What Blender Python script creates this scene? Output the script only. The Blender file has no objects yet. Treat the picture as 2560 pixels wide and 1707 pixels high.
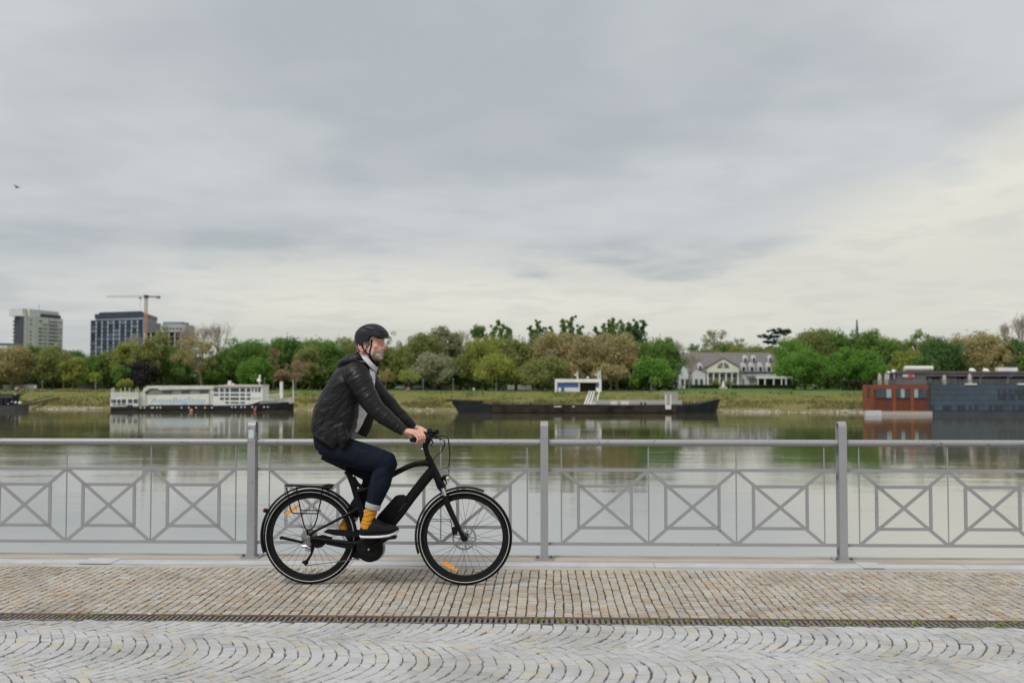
import bpy, bmesh, math, random
import numpy as np
from mathutils import Vector, Matrix, noise
from mathutils.bvhtree import BVHTree
random.seed(7); RNG = np.random.default_rng(7)
sc = bpy.context.scene
COL = sc.collection
R = math.radians

# ------------------------------------------------------------------ camera
CAM_H = 1.54; FPX = 2489.0; YAW = R(1.85); PITCH = math.atan(91.5/FPX)
cam = bpy.data.cameras.new('camera'); cam_o = bpy.data.objects.new('camera', cam); COL.objects.link(cam_o)
cam.sensor_fit = 'HORIZONTAL'; cam.sensor_width = 36.0; cam.lens = 36.0*FPX/2560
cam_o.location = (0, 0, CAM_H); cam_o.rotation_euler = (math.pi/2 + PITCH, 0, YAW)
cam.clip_start = 0.1; cam.clip_end = 12000
cam.dof.use_dof = True; cam.dof.focus_distance = 7.45; cam.dof.aperture_fstop = 2.4
sc.camera = cam_o

# ------------------------------------------------------------------ sky, sun, exposure
SUN_EL, SUN_AZ = R(52), R(215)     # azimuth measured clockwise from +Y (the river side)
world = bpy.data.worlds.new('World'); sc.world = world; world.use_nodes = True
nt = world.node_tree; N = nt.nodes; L = nt.links; N.clear()
def nd(tree, typ, **kw):
    n = tree.nodes.new(typ)
    for k, v in kw.items():
        if k.startswith('i_'): n.inputs[k[2:].replace('_', ' ')].default_value = v
        else: setattr(n, k, v)
    return n
def mth(tree, op, a, b=None, c=None, clamp=False):
    n = tree.nodes.new('ShaderNodeMath'); n.operation = op; n.use_clamp = clamp
    for i, s in enumerate((a, b, c)):
        if s is None: continue
        if isinstance(s, (int, float)): n.inputs[i].default_value = s
        else: tree.links.new(s, n.inputs[i])
    return n.outputs[0]
def mixc(tree, f, a, b, typ='MIX'):
    n = tree.nodes.new('ShaderNodeMix'); n.data_type = 'RGBA'; n.blend_type = typ
    for s, i in ((f, 0), (a, 6), (b, 7)):
        if isinstance(s, (int, float)): n.inputs[i].default_value = s
        elif isinstance(s, tuple): n.inputs[i].default_value = (*s, 1)[:4]
        else: tree.links.new(s, n.inputs[i])
    return n.outputs[2]
def sstep(tree, x, a, b):
    n = tree.nodes.new('ShaderNodeMapRange'); n.interpolation_type = 'SMOOTHSTEP'
    tree.links.new(x, n.inputs[0]); n.inputs[1].default_value = a; n.inputs[2].default_value = b
    return n.outputs[0]
tc = nd(nt, 'ShaderNodeTexCoord')
sep = nd(nt, 'ShaderNodeSeparateXYZ'); L.new(tc.outputs['Generated'], sep.inputs[0])
zc = mth(nt, 'MAXIMUM', sep.outputs[2], 0.0)
den = mth(nt, 'ADD', zc, 0.10)
comb = nd(nt, 'ShaderNodeCombineXYZ')
L.new(mth(nt, 'DIVIDE', sep.outputs[0], den), comb.inputs[0]); L.new(mth(nt, 'DIVIDE', sep.outputs[1], den), comb.inputs[1])
def wnoise(scale, detail, rough, off, dist=0.0):
    mp = nd(nt, 'ShaderNodeMapping'); mp.inputs[1].default_value = off; L.new(comb.outputs[0], mp.inputs[0])
    n = nd(nt, 'ShaderNodeTexNoise'); n.inputs['Scale'].default_value = scale; n.inputs['Detail'].default_value = detail
    n.inputs['Roughness'].default_value = rough; n.inputs['Distortion'].default_value = dist
    L.new(mp.outputs[0], n.inputs['Vector']); return n.outputs['Fac']
n1 = wnoise(0.85, 4, 0.5, (3.1, 1.7, 0)); n2 = wnoise(2.6, 6, 0.55, (8.0, 4.4, 0), 0.3); n3 = wnoise(0.45, 2, 0.5, (1.2, 9.1, 0))
az = mth(nt, 'DIVIDE', sep.outputs[0], mth(nt, 'MAXIMUM', sep.outputs[1], 0.2))     # tan of azimuth
# cloud deck colours
deck = mixc(nt, sstep(nt, n1, 0.38, 0.62), (0.455, 0.495, 0.52), (0.60, 0.625, 0.635))
deck = mixc(nt, mth(nt, 'MULTIPLY', sstep(nt, n2, 0.42, 0.66), 0.45), deck, (0.52, 0.54, 0.58))
# band of brighter cloud beyond the edge of the deck, higher on the right
edge = mth(nt, 'ADD', mth(nt, 'MULTIPLY', mth(nt, 'MAXIMUM', mth(nt, 'SUBTRACT', az, 0.18), 0.0), 0.36), 0.120)
edge = mth(nt, 'ADD', edge, mth(nt, 'MULTIPLY', mth(nt, 'SUBTRACT', n2, 0.5), 0.11))
edge = mth(nt, 'ADD', edge, mth(nt, 'MULTIPLY', mth(nt, 'SUBTRACT', n1, 0.5), 0.05))
below = mth(nt, 'SUBTRACT', edge, sep.outputs[2])
m_b = sstep(nt, below, -0.022, 0.040)
glow_left = sstep(nt, az, -0.50, -0.22)
bright = mixc(nt, sstep(nt, n3, 0.3, 0.7), (0.71, 0.70, 0.64), (0.80, 0.785, 0.705))
bright = mixc(nt, mth(nt, 'MULTIPLY', sstep(nt, n2, 0.45, 0.62), 0.42), bright, (0.60, 0.61, 0.585))
low = mixc(nt, sstep(nt, az, -0.5, 0.25), (0.46, 0.49, 0.45), (0.63, 0.645, 0.59))
bright = mixc(nt, sstep(nt, sep.outputs[2], 0.075, 0.01), bright, low)
cl = mixc(nt, mth(nt, 'MULTIPLY', m_b, mth(nt, 'ADD', mth(nt, 'MULTIPLY', glow_left, 0.75), 0.25)), deck, bright)
cl = mixc(nt, sstep(nt, sep.outputs[2], -0.01, -0.12), cl, (0.20, 0.20, 0.18))
bg1 = nd(nt, 'ShaderNodeBackground'); L.new(cl, bg1.inputs[0]); bg1.inputs[1].default_value = 1.03
sky = nd(nt, 'ShaderNodeTexSky'); sky.sky_type = 'NISHITA'; sky.sun_disc = False
sky.sun_elevation = SUN_EL; sky.sun_rotation = SUN_AZ; sky.air_density = 1.0; sky.dust_density = 3.0
bg2 = nd(nt, 'ShaderNodeBackground'); L.new(sky.outputs[0], bg2.inputs[0]); bg2.inputs[1].default_value = 0.06
mx = nd(nt, 'ShaderNodeMixShader'); mx.inputs[0].default_value = 0.94
L.new(bg2.outputs[0], mx.inputs[1]); L.new(bg1.outputs[0], mx.inputs[2])
wo = nd(nt, 'ShaderNodeOutputWorld'); L.new(mx.outputs[0], wo.inputs[0])

sun = bpy.data.lights.new('sun', 'SUN'); sun.energy = 2.4; sun.angle = R(24); sun.color = (1.0, 0.965, 0.90)
sun_o = bpy.data.objects.new('sun', sun); COL.objects.link(sun_o)
sdir = Vector((math.sin(SUN_AZ)*math.cos(SUN_EL), math.cos(SUN_AZ)*math.cos(SUN_EL), math.sin(SUN_EL)))
sun_o.rotation_euler = (-sdir).to_track_quat('-Z', 'Y').to_euler(); sun_o.location = (0, -20, 30)
vs = sc.view_settings; vs.view_transform = 'Standard'; vs.look = 'None'; vs.exposure = 0.0; vs.gamma = 1.0; vs.use_curve_mapping = False
try:
    sc.cycles.use_denoising = True; sc.cycles.max_bounces = 8; sc.cycles.transparent_max_bounces = 8
    sc.cycles.caustics_reflective = False; sc.cycles.caustics_refractive = False
except Exception: pass

# ------------------------------------------------------------------ measuring helpers: where a viewing ray meets the plane y = Y
_f = Vector((-math.sin(YAW)*math.cos(PITCH), math.cos(YAW)*math.cos(PITCH), math.sin(PITCH)))
_r = Vector((math.cos(YAW), math.sin(YAW), 0)); _u = _r.cross(_f)
EYE = Vector((0, 0, CAM_H))
def ray(px, py):
    return _f + _r*((px-1280)/FPX) + _u*((853.5-py)/FPX)
def at(px, py, Y):
    d = ray(px, py); return EYE + d*(Y/d.y)
def gx(px, Y): return at(px, 945, Y).x
def zz(py, Y, px=1360):  return at(px, py, Y).z

# ------------------------------------------------------------------ object helpers
ORG = {}
def props(o, label=None, cat=None, group=None, kind=None):
    if label: o['label'] = label
    if cat: o['category'] = cat
    if group: o['group'] = group
    if kind: o['kind'] = kind
    return o
def thing(name, label, cat, loc, group=None):
    o = bpy.data.objects.new(name, None); COL.objects.link(o); o.location = loc; o.empty_display_size = 0.2
    ORG[o.name] = Vector(loc); return props(o, label, cat, group)
def link(name, me, mat=None, parent=None, org=None):
    o = bpy.data.objects.new(name, me); COL.objects.link(o)
    if mat is not None and len(me.materials) == 0: me.materials.append(mat)
    if parent is not None:
        o.parent = parent; ORG[o.name] = ORG[parent.name]
    else:
        ORG[o.name] = Vector(org or (0, 0, 0)); o.location = ORG[o.name]
    return o
class MB:
    def __init__(s): s.v = []; s.f = []
    def add(s, vs_, fs_):
        k = len(s.v); s.v.extend([tuple(p) for p in vs_]); s.f.extend([tuple(i+k for i in f) for f in fs_]); return s
    def box(s, x0, x1, y0, y1, z0, z1):
        return s.add([(x0,y0,z0),(x1,y0,z0),(x1,y1,z0),(x0,y1,z0),(x0,y0,z1),(x1,y0,z1),(x1,y1,z1),(x0,y1,z1)],
                     [(0,3,2,1),(4,5,6,7),(0,1,5,4),(1,2,6,5),(2,3,7,6),(3,0,4,7)])
    def hexa(s, p):  # 4 bottom (ccw from above), 4 top
        return s.add(p, [(0,3,2,1),(4,5,6,7),(0,1,5,4),(1,2,6,5),(2,3,7,6),(3,0,4,7)])
    def bar(s, a, b, w, d, up=(0,0,1)):   # box beam from a to b, w across (in 'up' plane), d the other way
        a = Vector(a); b = Vector(b); t = (b-a).normalized(); u = Vector(up)
        if abs(t.dot(u)) > 0.99: u = Vector((1,0,0))
        n = t.cross(u).normalized(); u = n.cross(t).normalized()
        c = [(-1,-1),(1,-1),(1,1),(-1,1)]
        vs_ = [a+n*(i*d/2)+u*(j*w/2) for i, j in c]+[b+n*(i*d/2)+u*(j*w/2) for i, j in c]
        return s.add(vs_, [(0,1,2,3),(7,6,5,4),(0,4,5,1),(1,5,6,2),(2,6,7,3),(3,7,4,0)])
    def tube(s, pts, rad, n=8, ell=1.0, ref=(0,1,0), cap=True, closed=False, twist=0):
        pts = [Vector(p) for p in pts]; m = len(pts)
        if not hasattr(rad, '__len__'): rad = [rad]*m
        if not hasattr(ell, '__len__'): ell = [ell]*m
        k = len(s.v); ref = Vector(ref)
        for i, p in enumerate(pts):
            if closed: t = pts[(i+1) % m]-pts[i-1]
            else: t = pts[min(i+1, m-1)]-pts[max(i-1, 0)]
            t = t.normalized() if t.length > 1e-9 else Vector((1,0,0))
            rr = ref if abs(t.dot(ref)) < 0.97 else Vector((1,0,0.3)).normalized()
            a = (rr - t*rr.dot(t)).normalized(); b = t.cross(a)
            for j in range(n):
                th = 2*math.pi*j/n+twist
                q = p + a*(math.cos(th)*rad[i]*ell[i]) + b*(math.sin(th)*rad[i])
                s.v.append(tuple(q))
        for i in range(m if closed else m-1):
            i2 = (i+1) % m
            for j in range(n):
                j2 = (j+1) % n
                s.f.append((k+i*n+j, k+i*n+j2, k+i2*n+j2, k+i2*n+j))
        if cap and not closed:
            s.f.append(tuple(k+j for j in range(n))[::-1]); s.f.append(tuple(k+(m-1)*n+j for j in range(n)))
        return s
    def loft(s, rings, cap=True):
        k = len(s.v); n = len(rings[0]); m = len(rings)
        for r_ in rings: s.v.extend([tuple(p) for p in r_])
        for i in range(m-1):
            for j in range(n):
                j2 = (j+1) % n
                s.f.append((k+i*n+j, k+i*n+j2, k+(i+1)*n+j2, k+(i+1)*n+j))
        if cap:
            s.f.append(tuple(k+j for j in range(n))[::-1]); s.f.append(tuple(k+(m-1)*n+j for j in range(n)))
        return s
    def prism(s, poly, y0, y1):   # outline in x,z extruded along y
        n = len(poly); A = sum(poly[i][0]*poly[(i+1)%n][1]-poly[(i+1)%n][0]*poly[i][1] for i in range(n))
        if A < 0: poly = poly[::-1]
        k = len(s.v)
        s.v.extend([(p[0], y0, p[1]) for p in poly]); s.v.extend([(p[0], y1, p[1]) for p in poly])
        s.f.append(tuple(range(k, k+n))); s.f.append(tuple(range(k+n, k+2*n))[::-1])
        for i in range(n):
            j = (i+1) % n; s.f.append((k+j, k+i, k+n+i, k+n+j))
        return s
    def plan(s, poly, z0, z1):    # outline in x,y extruded along z
        n = len(poly); A = sum(poly[i][0]*poly[(i+1)%n][1]-poly[(i+1)%n][0]*poly[i][1] for i in range(n))
        if A < 0: poly = poly[::-1]
        k = len(s.v)
        s.v.extend([(p[0], p[1], z0) for p in poly]); s.v.extend([(p[0], p[1], z1) for p in poly])
        s.f.append(tuple(range(k, k+n))[::-1]); s.f.append(tuple(range(k+n, k+2*n)))
        for i in range(n):
            j = (i+1) % n; s.f.append((k+i, k+j, k+n+j, k+n+i))
        return s
    def lathe(s, c, prof, n=48, axis='y', closed=True, a0=0, a1=None):   # prof: (radius, offset along axis)
        k = len(s.v); m = len(prof); full = a1 is None
        if full: a1 = a0+2*math.pi
        cnt = n if full else n+1
        for i in range(cnt):
            th = a0+(a1-a0)*i/n; cs, sn = math.cos(th), math.sin(th)
            for (r_, o) in prof:
                if axis == 'y': s.v.append((c[0]+r_*cs, c[1]+o, c[2]+r_*sn))
                elif axis == 'z': s.v.append((c[0]+r_*cs, c[1]+r_*sn, c[2]+o))
                else: s.v.append((c[0]+o, c[1]+r_*cs, c[2]+r_*sn))
        for i in range(n):
            i2 = (i+1) % cnt if full else i+1
            for j in range(m if closed else m-1):
                j2 = (j+1) % m
                s.f.append((k+i*m+j, k+i*m+j2, k+i2*m+j2, k+i2*m+j))
        return s
    def ball(s, c, r, n=12, m=8, rot=None):
        if not hasattr(r, '__len__'): r = (r, r, r)
        c = Vector(c); k = len(s.v)
        for i in range(m+1):
            ph = math.pi*i/m
            for j in range(n):
                th = 2*math.pi*j/n
                p = Vector((r[0]*math.sin(ph)*math.cos(th), r[1]*math.sin(ph)*math.sin(th), r[2]*math.cos(ph)))
                if rot: p = rot @ p
                s.v.append(tuple(c+p))
        for i in range(m):
            for j in range(n):
                j2 = (j+1) % n; s.f.append((k+i*n+j, k+(i+1)*n+j, k+(i+1)*n+j2, k+i*n+j2))
        return s
    def mesh(s, name, org=(0,0,0), smooth=False, sharp=None):
        me = bpy.data.meshes.new(name); o = Vector(org)
        me.from_pydata([(p[0]-o.x, p[1]-o.y, p[2]-o.z) for p in s.v], [], s.f)
        me.validate(); me.update()
        if smooth:
            me.polygons.foreach_set('use_smooth', [True]*len(me.polygons))
            if sharp: me.set_sharp_from_angle(angle=R(sharp))
        return me
    def obj(s, name, mat, parent=None, smooth=False, sharp=40, org=None, label=None):
        og = ORG[parent.name] if parent is not None else Vector(org or (0,0,0))
        o = link(name, s.mesh(name, og, smooth, sharp if smooth else None), mat, parent, og)
        if label: o['label'] = label
        return o
def remesh(mb, voxel, iters=2):
    me = mb.mesh('tmp'); o = bpy.data.objects.new('tmp', me); COL.objects.link(o)
    bm = bmesh.new(); bm.from_mesh(me); bmesh.ops.recalc_face_normals(bm, faces=bm.faces); bm.to_mesh(me); bm.free()
    m = o.modifiers.new('r', 'REMESH'); m.mode = 'VOXEL'; m.voxel_size = voxel; m.use_smooth_shade = True
    if iters:
        s_ = o.modifiers.new('s', 'SMOOTH'); s_.iterations = iters; s_.factor = 0.5
    dg = bpy.context.evaluated_depsgraph_get(); ev = o.evaluated_get(dg); m2 = ev.to_mesh()
    v = np.empty(len(m2.vertices)*3); m2.vertices.foreach_get('co', v); nn = np.empty(len(m2.vertices)*3); m2.vertices.foreach_get('normal', nn)
    f = [tuple(p.vertices) for p in m2.polygons]
    ev.to_mesh_clear(); bpy.data.objects.remove(o); bpy.data.meshes.remove(me)
    return v.reshape(-1, 3), nn.reshape(-1, 3), f
def mb_from(v, f):
    m = MB(); m.v = [tuple(p) for p in v]; m.f = f; return m

# ------------------------------------------------------------------ materials
def mat(name, col, rough=0.6, metal=0.0, var=0.12, scale=8.0, bump=0.0, bscale=40.0, spec=0.5, col2=None, stretch=None, coat=0.0, obj_rand=0.0, attr=None):
    m = bpy.data.materials.new(name); m.use_nodes = True; t = m.node_tree; b = t.nodes['Principled BSDF']
    b.inputs['Roughness'].default_value = rough; b.inputs['Metallic'].default_value = metal
    b.inputs['Specular IOR Level'].default_value = spec
    if coat: b.inputs['Coat Weight'].default_value = coat
    c = t.nodes.new('ShaderNodeTexCoord'); mp = t.nodes.new('ShaderNodeMapping'); t.links.new(c.outputs['Object'], mp.inputs[0])
    if stretch: mp.inputs[3].default_value = stretch
    n = t.nodes.new('ShaderNodeTexNoise'); n.inputs['Scale'].default_value = scale; n.inputs['Detail'].default_value = 5
    t.links.new(mp.outputs[0], n.inputs['Vector'])
    c2 = col2 or tuple(x*(1-2.2*var) for x in col); c1 = tuple(min(1, x*(1+var)) for x in col) if not col2 else col
    mr = t.nodes.new('ShaderNodeMapRange'); mr.inputs[1].default_value = 0.3; mr.inputs[2].default_value = 0.7; t.links.new(n.outputs['Fac'], mr.inputs[0])
    out = mixc(t, mr.outputs[0], c1, c2)
    if attr:
        a = t.nodes.new('ShaderNodeAttribute'); a.attribute_name = attr; out = mixc(t, 1.0, a.outputs['Color'], out, 'MULTIPLY')
    if obj_rand:
        oi = t.nodes.new('ShaderNodeObjectInfo'); hs = t.nodes.new('ShaderNodeHueSaturation')
        t.links.new(mth(t, 'ADD', mth(t, 'MULTIPLY', oi.outputs['Random'], obj_rand), 1-obj_rand/2), hs.inputs['Value'])
        t.links.new(out, hs.inputs['Color']); out = hs.outputs[0]
    t.links.new(out, b.inputs['Base Color'])
    if bump:
        n2_ = t.nodes.new('ShaderNodeTexNoise'); n2_.inputs['Scale'].default_value = bscale; n2_.inputs['Detail'].default_value = 4
        t.links.new(mp.outputs[0], n2_.inputs['Vector'])
        bp = t.nodes.new('ShaderNodeBump'); bp.inputs['Distance'].default_value = bump; bp.inputs['Strength'].default_value = 1.0
        t.links.new(n2_.outputs['Fac'], bp.inputs['Height']); t.links.new(bp.outputs[0], b.inputs['Normal'])
    return m
def foliage(name, c1, c2, trans=0.25):
    m = bpy.data.materials.new(name); m.use_nodes = True; t = m.node_tree; b = t.nodes['Principled BSDF']
    b.inputs['Roughness'].default_value = 0.75; b.inputs['Specular IOR Level'].default_value = 0.2
    c = t.nodes.new('ShaderNodeTexCoord')
    n = t.nodes.new('ShaderNodeTexNoise'); n.inputs['Scale'].default_value = 0.35; n.inputs['Detail'].default_value = 6; n.inputs['Roughness'].default_value = 0.7
    t.links.new(c.outputs['Object'], n.inputs['Vector'])
    oi = t.nodes.new('ShaderNodeObjectInfo')
    f = mth(t, 'ADD', sstep(t, n.outputs['Fac'], 0.32, 0.68), mth(t, 'MULTIPLY', mth(t, 'SUBTRACT', oi.outputs['Random'], 0.5), 0.5), clamp=True)
    out = mixc(t, f, c1, c2)
    t.links.new(out, b.inputs['Base Color'])
    tr = t.nodes.new('ShaderNodeBsdfTranslucent'); t.links.new(out, tr.inputs[0])
    ms = t.nodes.new('ShaderNodeMixShader'); ms.inputs[0].default_value = trans
    t.links.new(b.outputs[0], ms.inputs[1]); t.links.new(tr.outputs[0], ms.inputs[2]); t.links.new(ms.outputs[0], t.nodes['Material Output'].inputs[0])
    return m
# ================================================================== SETTING
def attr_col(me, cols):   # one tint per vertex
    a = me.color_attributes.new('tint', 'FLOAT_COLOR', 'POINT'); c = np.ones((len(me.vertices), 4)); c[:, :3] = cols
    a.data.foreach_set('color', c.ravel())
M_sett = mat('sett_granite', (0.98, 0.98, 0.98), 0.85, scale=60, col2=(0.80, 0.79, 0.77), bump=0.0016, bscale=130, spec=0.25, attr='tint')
_t = M_sett.node_tree; _b = _t.nodes['Principled BSDF']; _l = _b.inputs['Base Color'].links[0].from_socket
_g = _t.nodes.new('ShaderNodeNewGeometry'); _n = _t.nodes.new('ShaderNodeTexNoise'); _n.inputs['Scale'].default_value = 1.3; _n.inputs['Detail'].default_value = 6; _n.inputs['Roughness'].default_value = 0.65
_t.links.new(_g.outputs['Position'], _n.inputs['Vector']); _t.links.new(mixc(_t, sstep(_t, _n.outputs['Fac'], 0.40, 0.72), _l, mixc(_t, 1.0, _l, (0.74, 0.73, 0.70), 'MULTIPLY')), _b.inputs['Base Color'])
M_joint_warm = mat('joint_earth', (0.085, 0.060, 0.042), 0.95, scale=14, var=0.25, bump=0.004, bscale=60, spec=0.1)
M_joint_grey = mat('joint_grit', (0.13, 0.125, 0.125), 0.95, scale=14, var=0.25, bump=0.004, bscale=60, spec=0.1)
def grow_sheet(name, x0, x1, y0, y1, z, m):
    o = MB().add([(x0,y0,z),(x1,y0,z),(x1,y1,z),(x0,y1,z)], [(0,1,2,3)]).obj(name, m); return props(o, kind='structure')
GY = 6.31; DY1 = 6.486; SY1 = 8.09; QY0, QY1 = 8.19, 8.37; EDGE = 8.67
pave = grow_sheet('pavement', -60, 60, -30, GY, -0.0065, M_joint_grey)
cpath = grow_sheet('cobbled_path', -60, 60, DY1, SY1, -0.007, M_joint_warm)
def sett_geom(q, gap, h, bev=0.006):
    c = sum((np.array(p) for p in q), np.zeros(2))/4; V = []
    for (ins, z) in ((gap/2, -0.03), (gap/2, h-0.007), (gap/2+bev, h)):
        for p in q:
            p = np.array(p); d = c-p; l = np.linalg.norm(d)
            k = p + d/l*(ins*1.35); V.append((k[0], k[1], z + (random.uniform(-0.0015, 0.0015) if z == h else 0)))
    F = [(8,9,10,11)]
    for a in (0, 4):
        for j in range(4):
            j2 = (j+1) % 4; F.append((a+j, a+j2, a+4+j2, a+4+j))
    return V, F
def screen_size(x, y):
    p = Vector((x, y, 0))-EYE; d = p.dot(_f); u = 1280+FPX*p.dot(_r)/d; v = 853.5-FPX*p.dot(_u)/d
    return (1/d**3) if (8 < u < 2552 and v < 1702) else 0
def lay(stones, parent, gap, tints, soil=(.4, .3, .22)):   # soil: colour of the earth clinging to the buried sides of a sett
    items = []
    for q in stones:
        cx = sum(p[0] for p in q)/4; cy = sum(p[1] for p in q)/4; items.append((screen_size(cx, cy), q))
    items.sort(key=lambda t: -t[0])
    rest = MB(); rc = []
    for i, (s_, q) in enumerate(items):
        h = random.gauss(0, 0.0012); V, F = sett_geom(q, gap*random.uniform(0.5, 1.5), h, random.uniform(0.003, 0.006)); tint = tints()
        if i < 300 and s_ > 0:
            c = (sum(p[0] for p in q)/4, sum(p[1] for p in q)/4, 0)
            me = bpy.data.meshes.new('sett'); me.from_pydata([(a[0]-c[0], a[1]-c[1], a[2]) for a in V], [], F); me.update()
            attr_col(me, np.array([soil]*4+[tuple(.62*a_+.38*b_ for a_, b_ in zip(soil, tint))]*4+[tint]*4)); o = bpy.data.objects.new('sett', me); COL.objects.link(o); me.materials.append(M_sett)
            o.parent = parent; o.location = c
        else:
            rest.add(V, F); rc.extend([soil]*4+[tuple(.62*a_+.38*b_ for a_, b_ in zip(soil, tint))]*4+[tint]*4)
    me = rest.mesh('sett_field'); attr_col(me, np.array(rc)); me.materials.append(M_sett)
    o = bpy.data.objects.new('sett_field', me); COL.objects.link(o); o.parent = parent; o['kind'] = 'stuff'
# --- warm setts in rows running towards the railing
def warm():
    r_ = random.random(); k = random.uniform(0.97, 1.20)
    b = (0.435, 0.39, 0.335) if r_ < 0.50 else (0.45, 0.415, 0.365) if r_ < 0.78 else (0.43, 0.435, 0.43) if r_ < 0.92 else (0.42, 0.335, 0.265)
    return (b[0]*k, b[1]*k, b[2]*k)
X0, X1 = -6.2, 5.6
xs = [X0]
while xs[-1] < X1: xs.append(xs[-1]+random.uniform(0.056, 0.069))
def bx(i, y): return xs[i] + 0.016*noise.noise(Vector((i*0.13, y*1.4, 3.3))) + 0.005*noise.noise(Vector((i*7.1, y*7.0, 1.0))) - 0.012*(y-7)*0
st = []
for i in range(len(xs)-1):
    y = DY1+0.004
    while y < SY1-0.02:
        y2 = min(y+random.uniform(0.050, 0.098), SY1)
        if SY1-y2 < 0.04: y2 = SY1
        g0 = random.uniform(0.001, 0.0068); g1 = random.uniform(0.001, 0.0068); t0 = random.gauss(0, 0.0045); t1 = random.gauss(0, 0.0045) if y2 < SY1 else 0
        e0 = random.uniform(-.0015, .003); e1 = random.uniform(-.0015, .003)
        st.append([(bx(i, y)+e0, y-t0+g0), (bx(i+1, y)-e1, y+t0+g0), (bx(i+1, y2)-e1, y2+t1-g1), (bx(i, y2)+e0, y2-t1-g1)]); y = y2
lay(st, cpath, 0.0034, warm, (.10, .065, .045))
# --- pale setts in segmental arcs
def pale():
    r_ = random.random(); k = random.uniform(1.02, 1.14)
    b = (0.475, 0.485, 0.50) if r_ < 0.76 else (0.50, 0.48, 0.445) if r_ < 0.88 else (0.43, 0.44, 0.46) if r_ < 0.97 else (0.51, 0.47, 0.39)
    return (b[0]*k, b[1]*k, b[2]*k)
st = []; W = 0.90; A = 0.20; PIT = 0.074; SK = -math.tan(R(4.8))
def arc_s(t): return A*(1-(2*t/W)**2)
for strip in range(-2, 3):
    c0 = 5.36 + strip*W; ph = random.uniform(0, PIT)
    for k in range(int((X1-X0+1)/PIT)):
        s0 = X0-0.5+ph+k*PIT + 0.0
        ts = [-W/2]
        while ts[-1] < W/2-0.05:
            sl = 8*A*ts[-1]/W**2
            ts.append(ts[-1]+random.uniform(0.058, 0.095)/math.sqrt(1+sl*sl)*1.05)
        ts[-1] = W/2
        def pt(s_, t, jx): 
            sh = -(-8*A*t/W**2); tt = t
            return s_, tt
        j = [random.gauss(0, 0.004) for _ in ts]
        def corner(row, i):
            t = ts[i]; slope = -8*A*t/W**2
            t2 = max(-W/2, min(W/2, t - slope*PIT/(1+slope*slope)*0.9)) if row else t
            s_ = s0 + (PIT if row else 0) + arc_s(t2) + 0.006*noise.noise(Vector(((k+row)*0.9, t2*9, strip*5.0)))
            tt = t2 + j[i]*(1 if row else -1) + 0.012*noise.noise(Vector((s_*1.7, t2*3, strip)))
            return (s_, c0 + tt + SK*s_)
        for i in range(len(ts)-1):
            q = [(a_+random.gauss(0, .0032), b_+random.gauss(0, .0038)) for a_, b_ in (corner(0, i), corner(1, i), corner(1, i+1), corner(0, i+1))]
            ys_ = [p[1] for p in q]
            if min(ys_) < 3.9 or min(ys_) > GY-0.012: continue
            q = [(a, min(b, GY-0.003)) for a, b in q]
            ar = 0.5*abs(sum(q[m][0]*q[(m+1)%4][1]-q[(m+1)%4][0]*q[m][1] for m in range(4)))
            if ar < 0.0011: continue
            st.append(q)
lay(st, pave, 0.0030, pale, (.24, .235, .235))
# --- drain channel between the two pavings
M_grate = mat('galvanised_grate', (0.24, 0.215, 0.205), 0.6, 0.5, scale=30, var=0.2, bump=0.0008, bscale=150)
M_rust = mat('rusty_edge', (0.17, 0.11, 0.085), 0.8, 0.2, scale=25, var=0.25)
M_dark = mat('channel_dark', (0.03, 0.024, 0.02), 0.9)
dr = thing('drain_channel', 'long slotted metal drain grating between the tan setts and the pale arc paving', 'drain', (0, 6.4, 0))
MB().box(X0, X1, GY, DY1, -0.12, -0.11).obj('channel_bed', M_dark, dr)
MB().box(X0, X1, 6.448, DY1-0.002, -0.11, 0.004).obj('edge_rail', M_rust, dr, label='rusty edge rail along the tan setts')
MB().box(X0, X1, GY+0.001, 6.325, -0.11, 0.002).obj('edge_rail', M_grate, dr)
bar_me = MB().box(-0.0095, 0.0095, 6.3255, 6.4475, -0.02, 0.0).mesh('slat', (0, 6.4, 0)); bar_me.materials.append(M_grate)
x = -4.72; i = 0
while x < 4.3:
    o = bpy.data.objects.new('slat', bar_me); COL.objects.link(o); o.parent = dr; o.location = (x, 0, 0)
    x += 0.0356; i += 1
grate_rest = MB()
for s_, e_ in ((X0, -4.72), (x, X1)):
    q = s_
    while q < e_-0.02: grate_rest.box(q, q+0.019, 6.3255, 6.4475, -0.02, 0.0); q += 0.0356
o = grate_rest.obj('slat_run', M_grate, dr); o['kind'] = 'stuff'
# --- kerb, painted strip and quay edge
M_conc = mat('concrete_sand', (0.46, 0.435, 0.39), 0.9, scale=5, var=0.12, bump=0.003, bscale=70, spec=0.2, stretch=(0.5, 2, 1))
M_cope = mat('coping_sand', (0.475, 0.435, 0.38), 0.9, scale=3, col2=(0.335, 0.295, 0.25), bump=0.004, bscale=50, spec=0.2, stretch=(0.4, 3.5, 1))
M_strip = mat('strip_paint', (0.49, 0.505, 0.54), 0.55, scale=5, var=0.06, bump=0.001, bscale=30)
props(MB().box(-60, 60, SY1, QY0-0.003, -0.3, 0.0).obj('kerb', M_conc), kind='structure')
props(MB().box(-60, 60, QY1+0.003, EDGE, -0.5, 0.012).obj('quay_edge', M_cope), kind='structure')
ks = thing('cover_strip', 'pale bluish metal cover strip running along the foot of the railing', 'cover strip', (0, 8.28, 0))
xa = -14.0
cuts = [-14, -11.5, -9, -6.5, -4.15, -1.6, 0.9, 3.42, 5.9, 8.4, 11, 14]
for a, b in zip(cuts[:-1], cuts[1:]):
    MB().box(a+0.003, b-0.003, QY0, QY1, -0.2, 0.008+random.uniform(-.001, .001)).obj('strip_panel', M_strip, ks)
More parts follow.
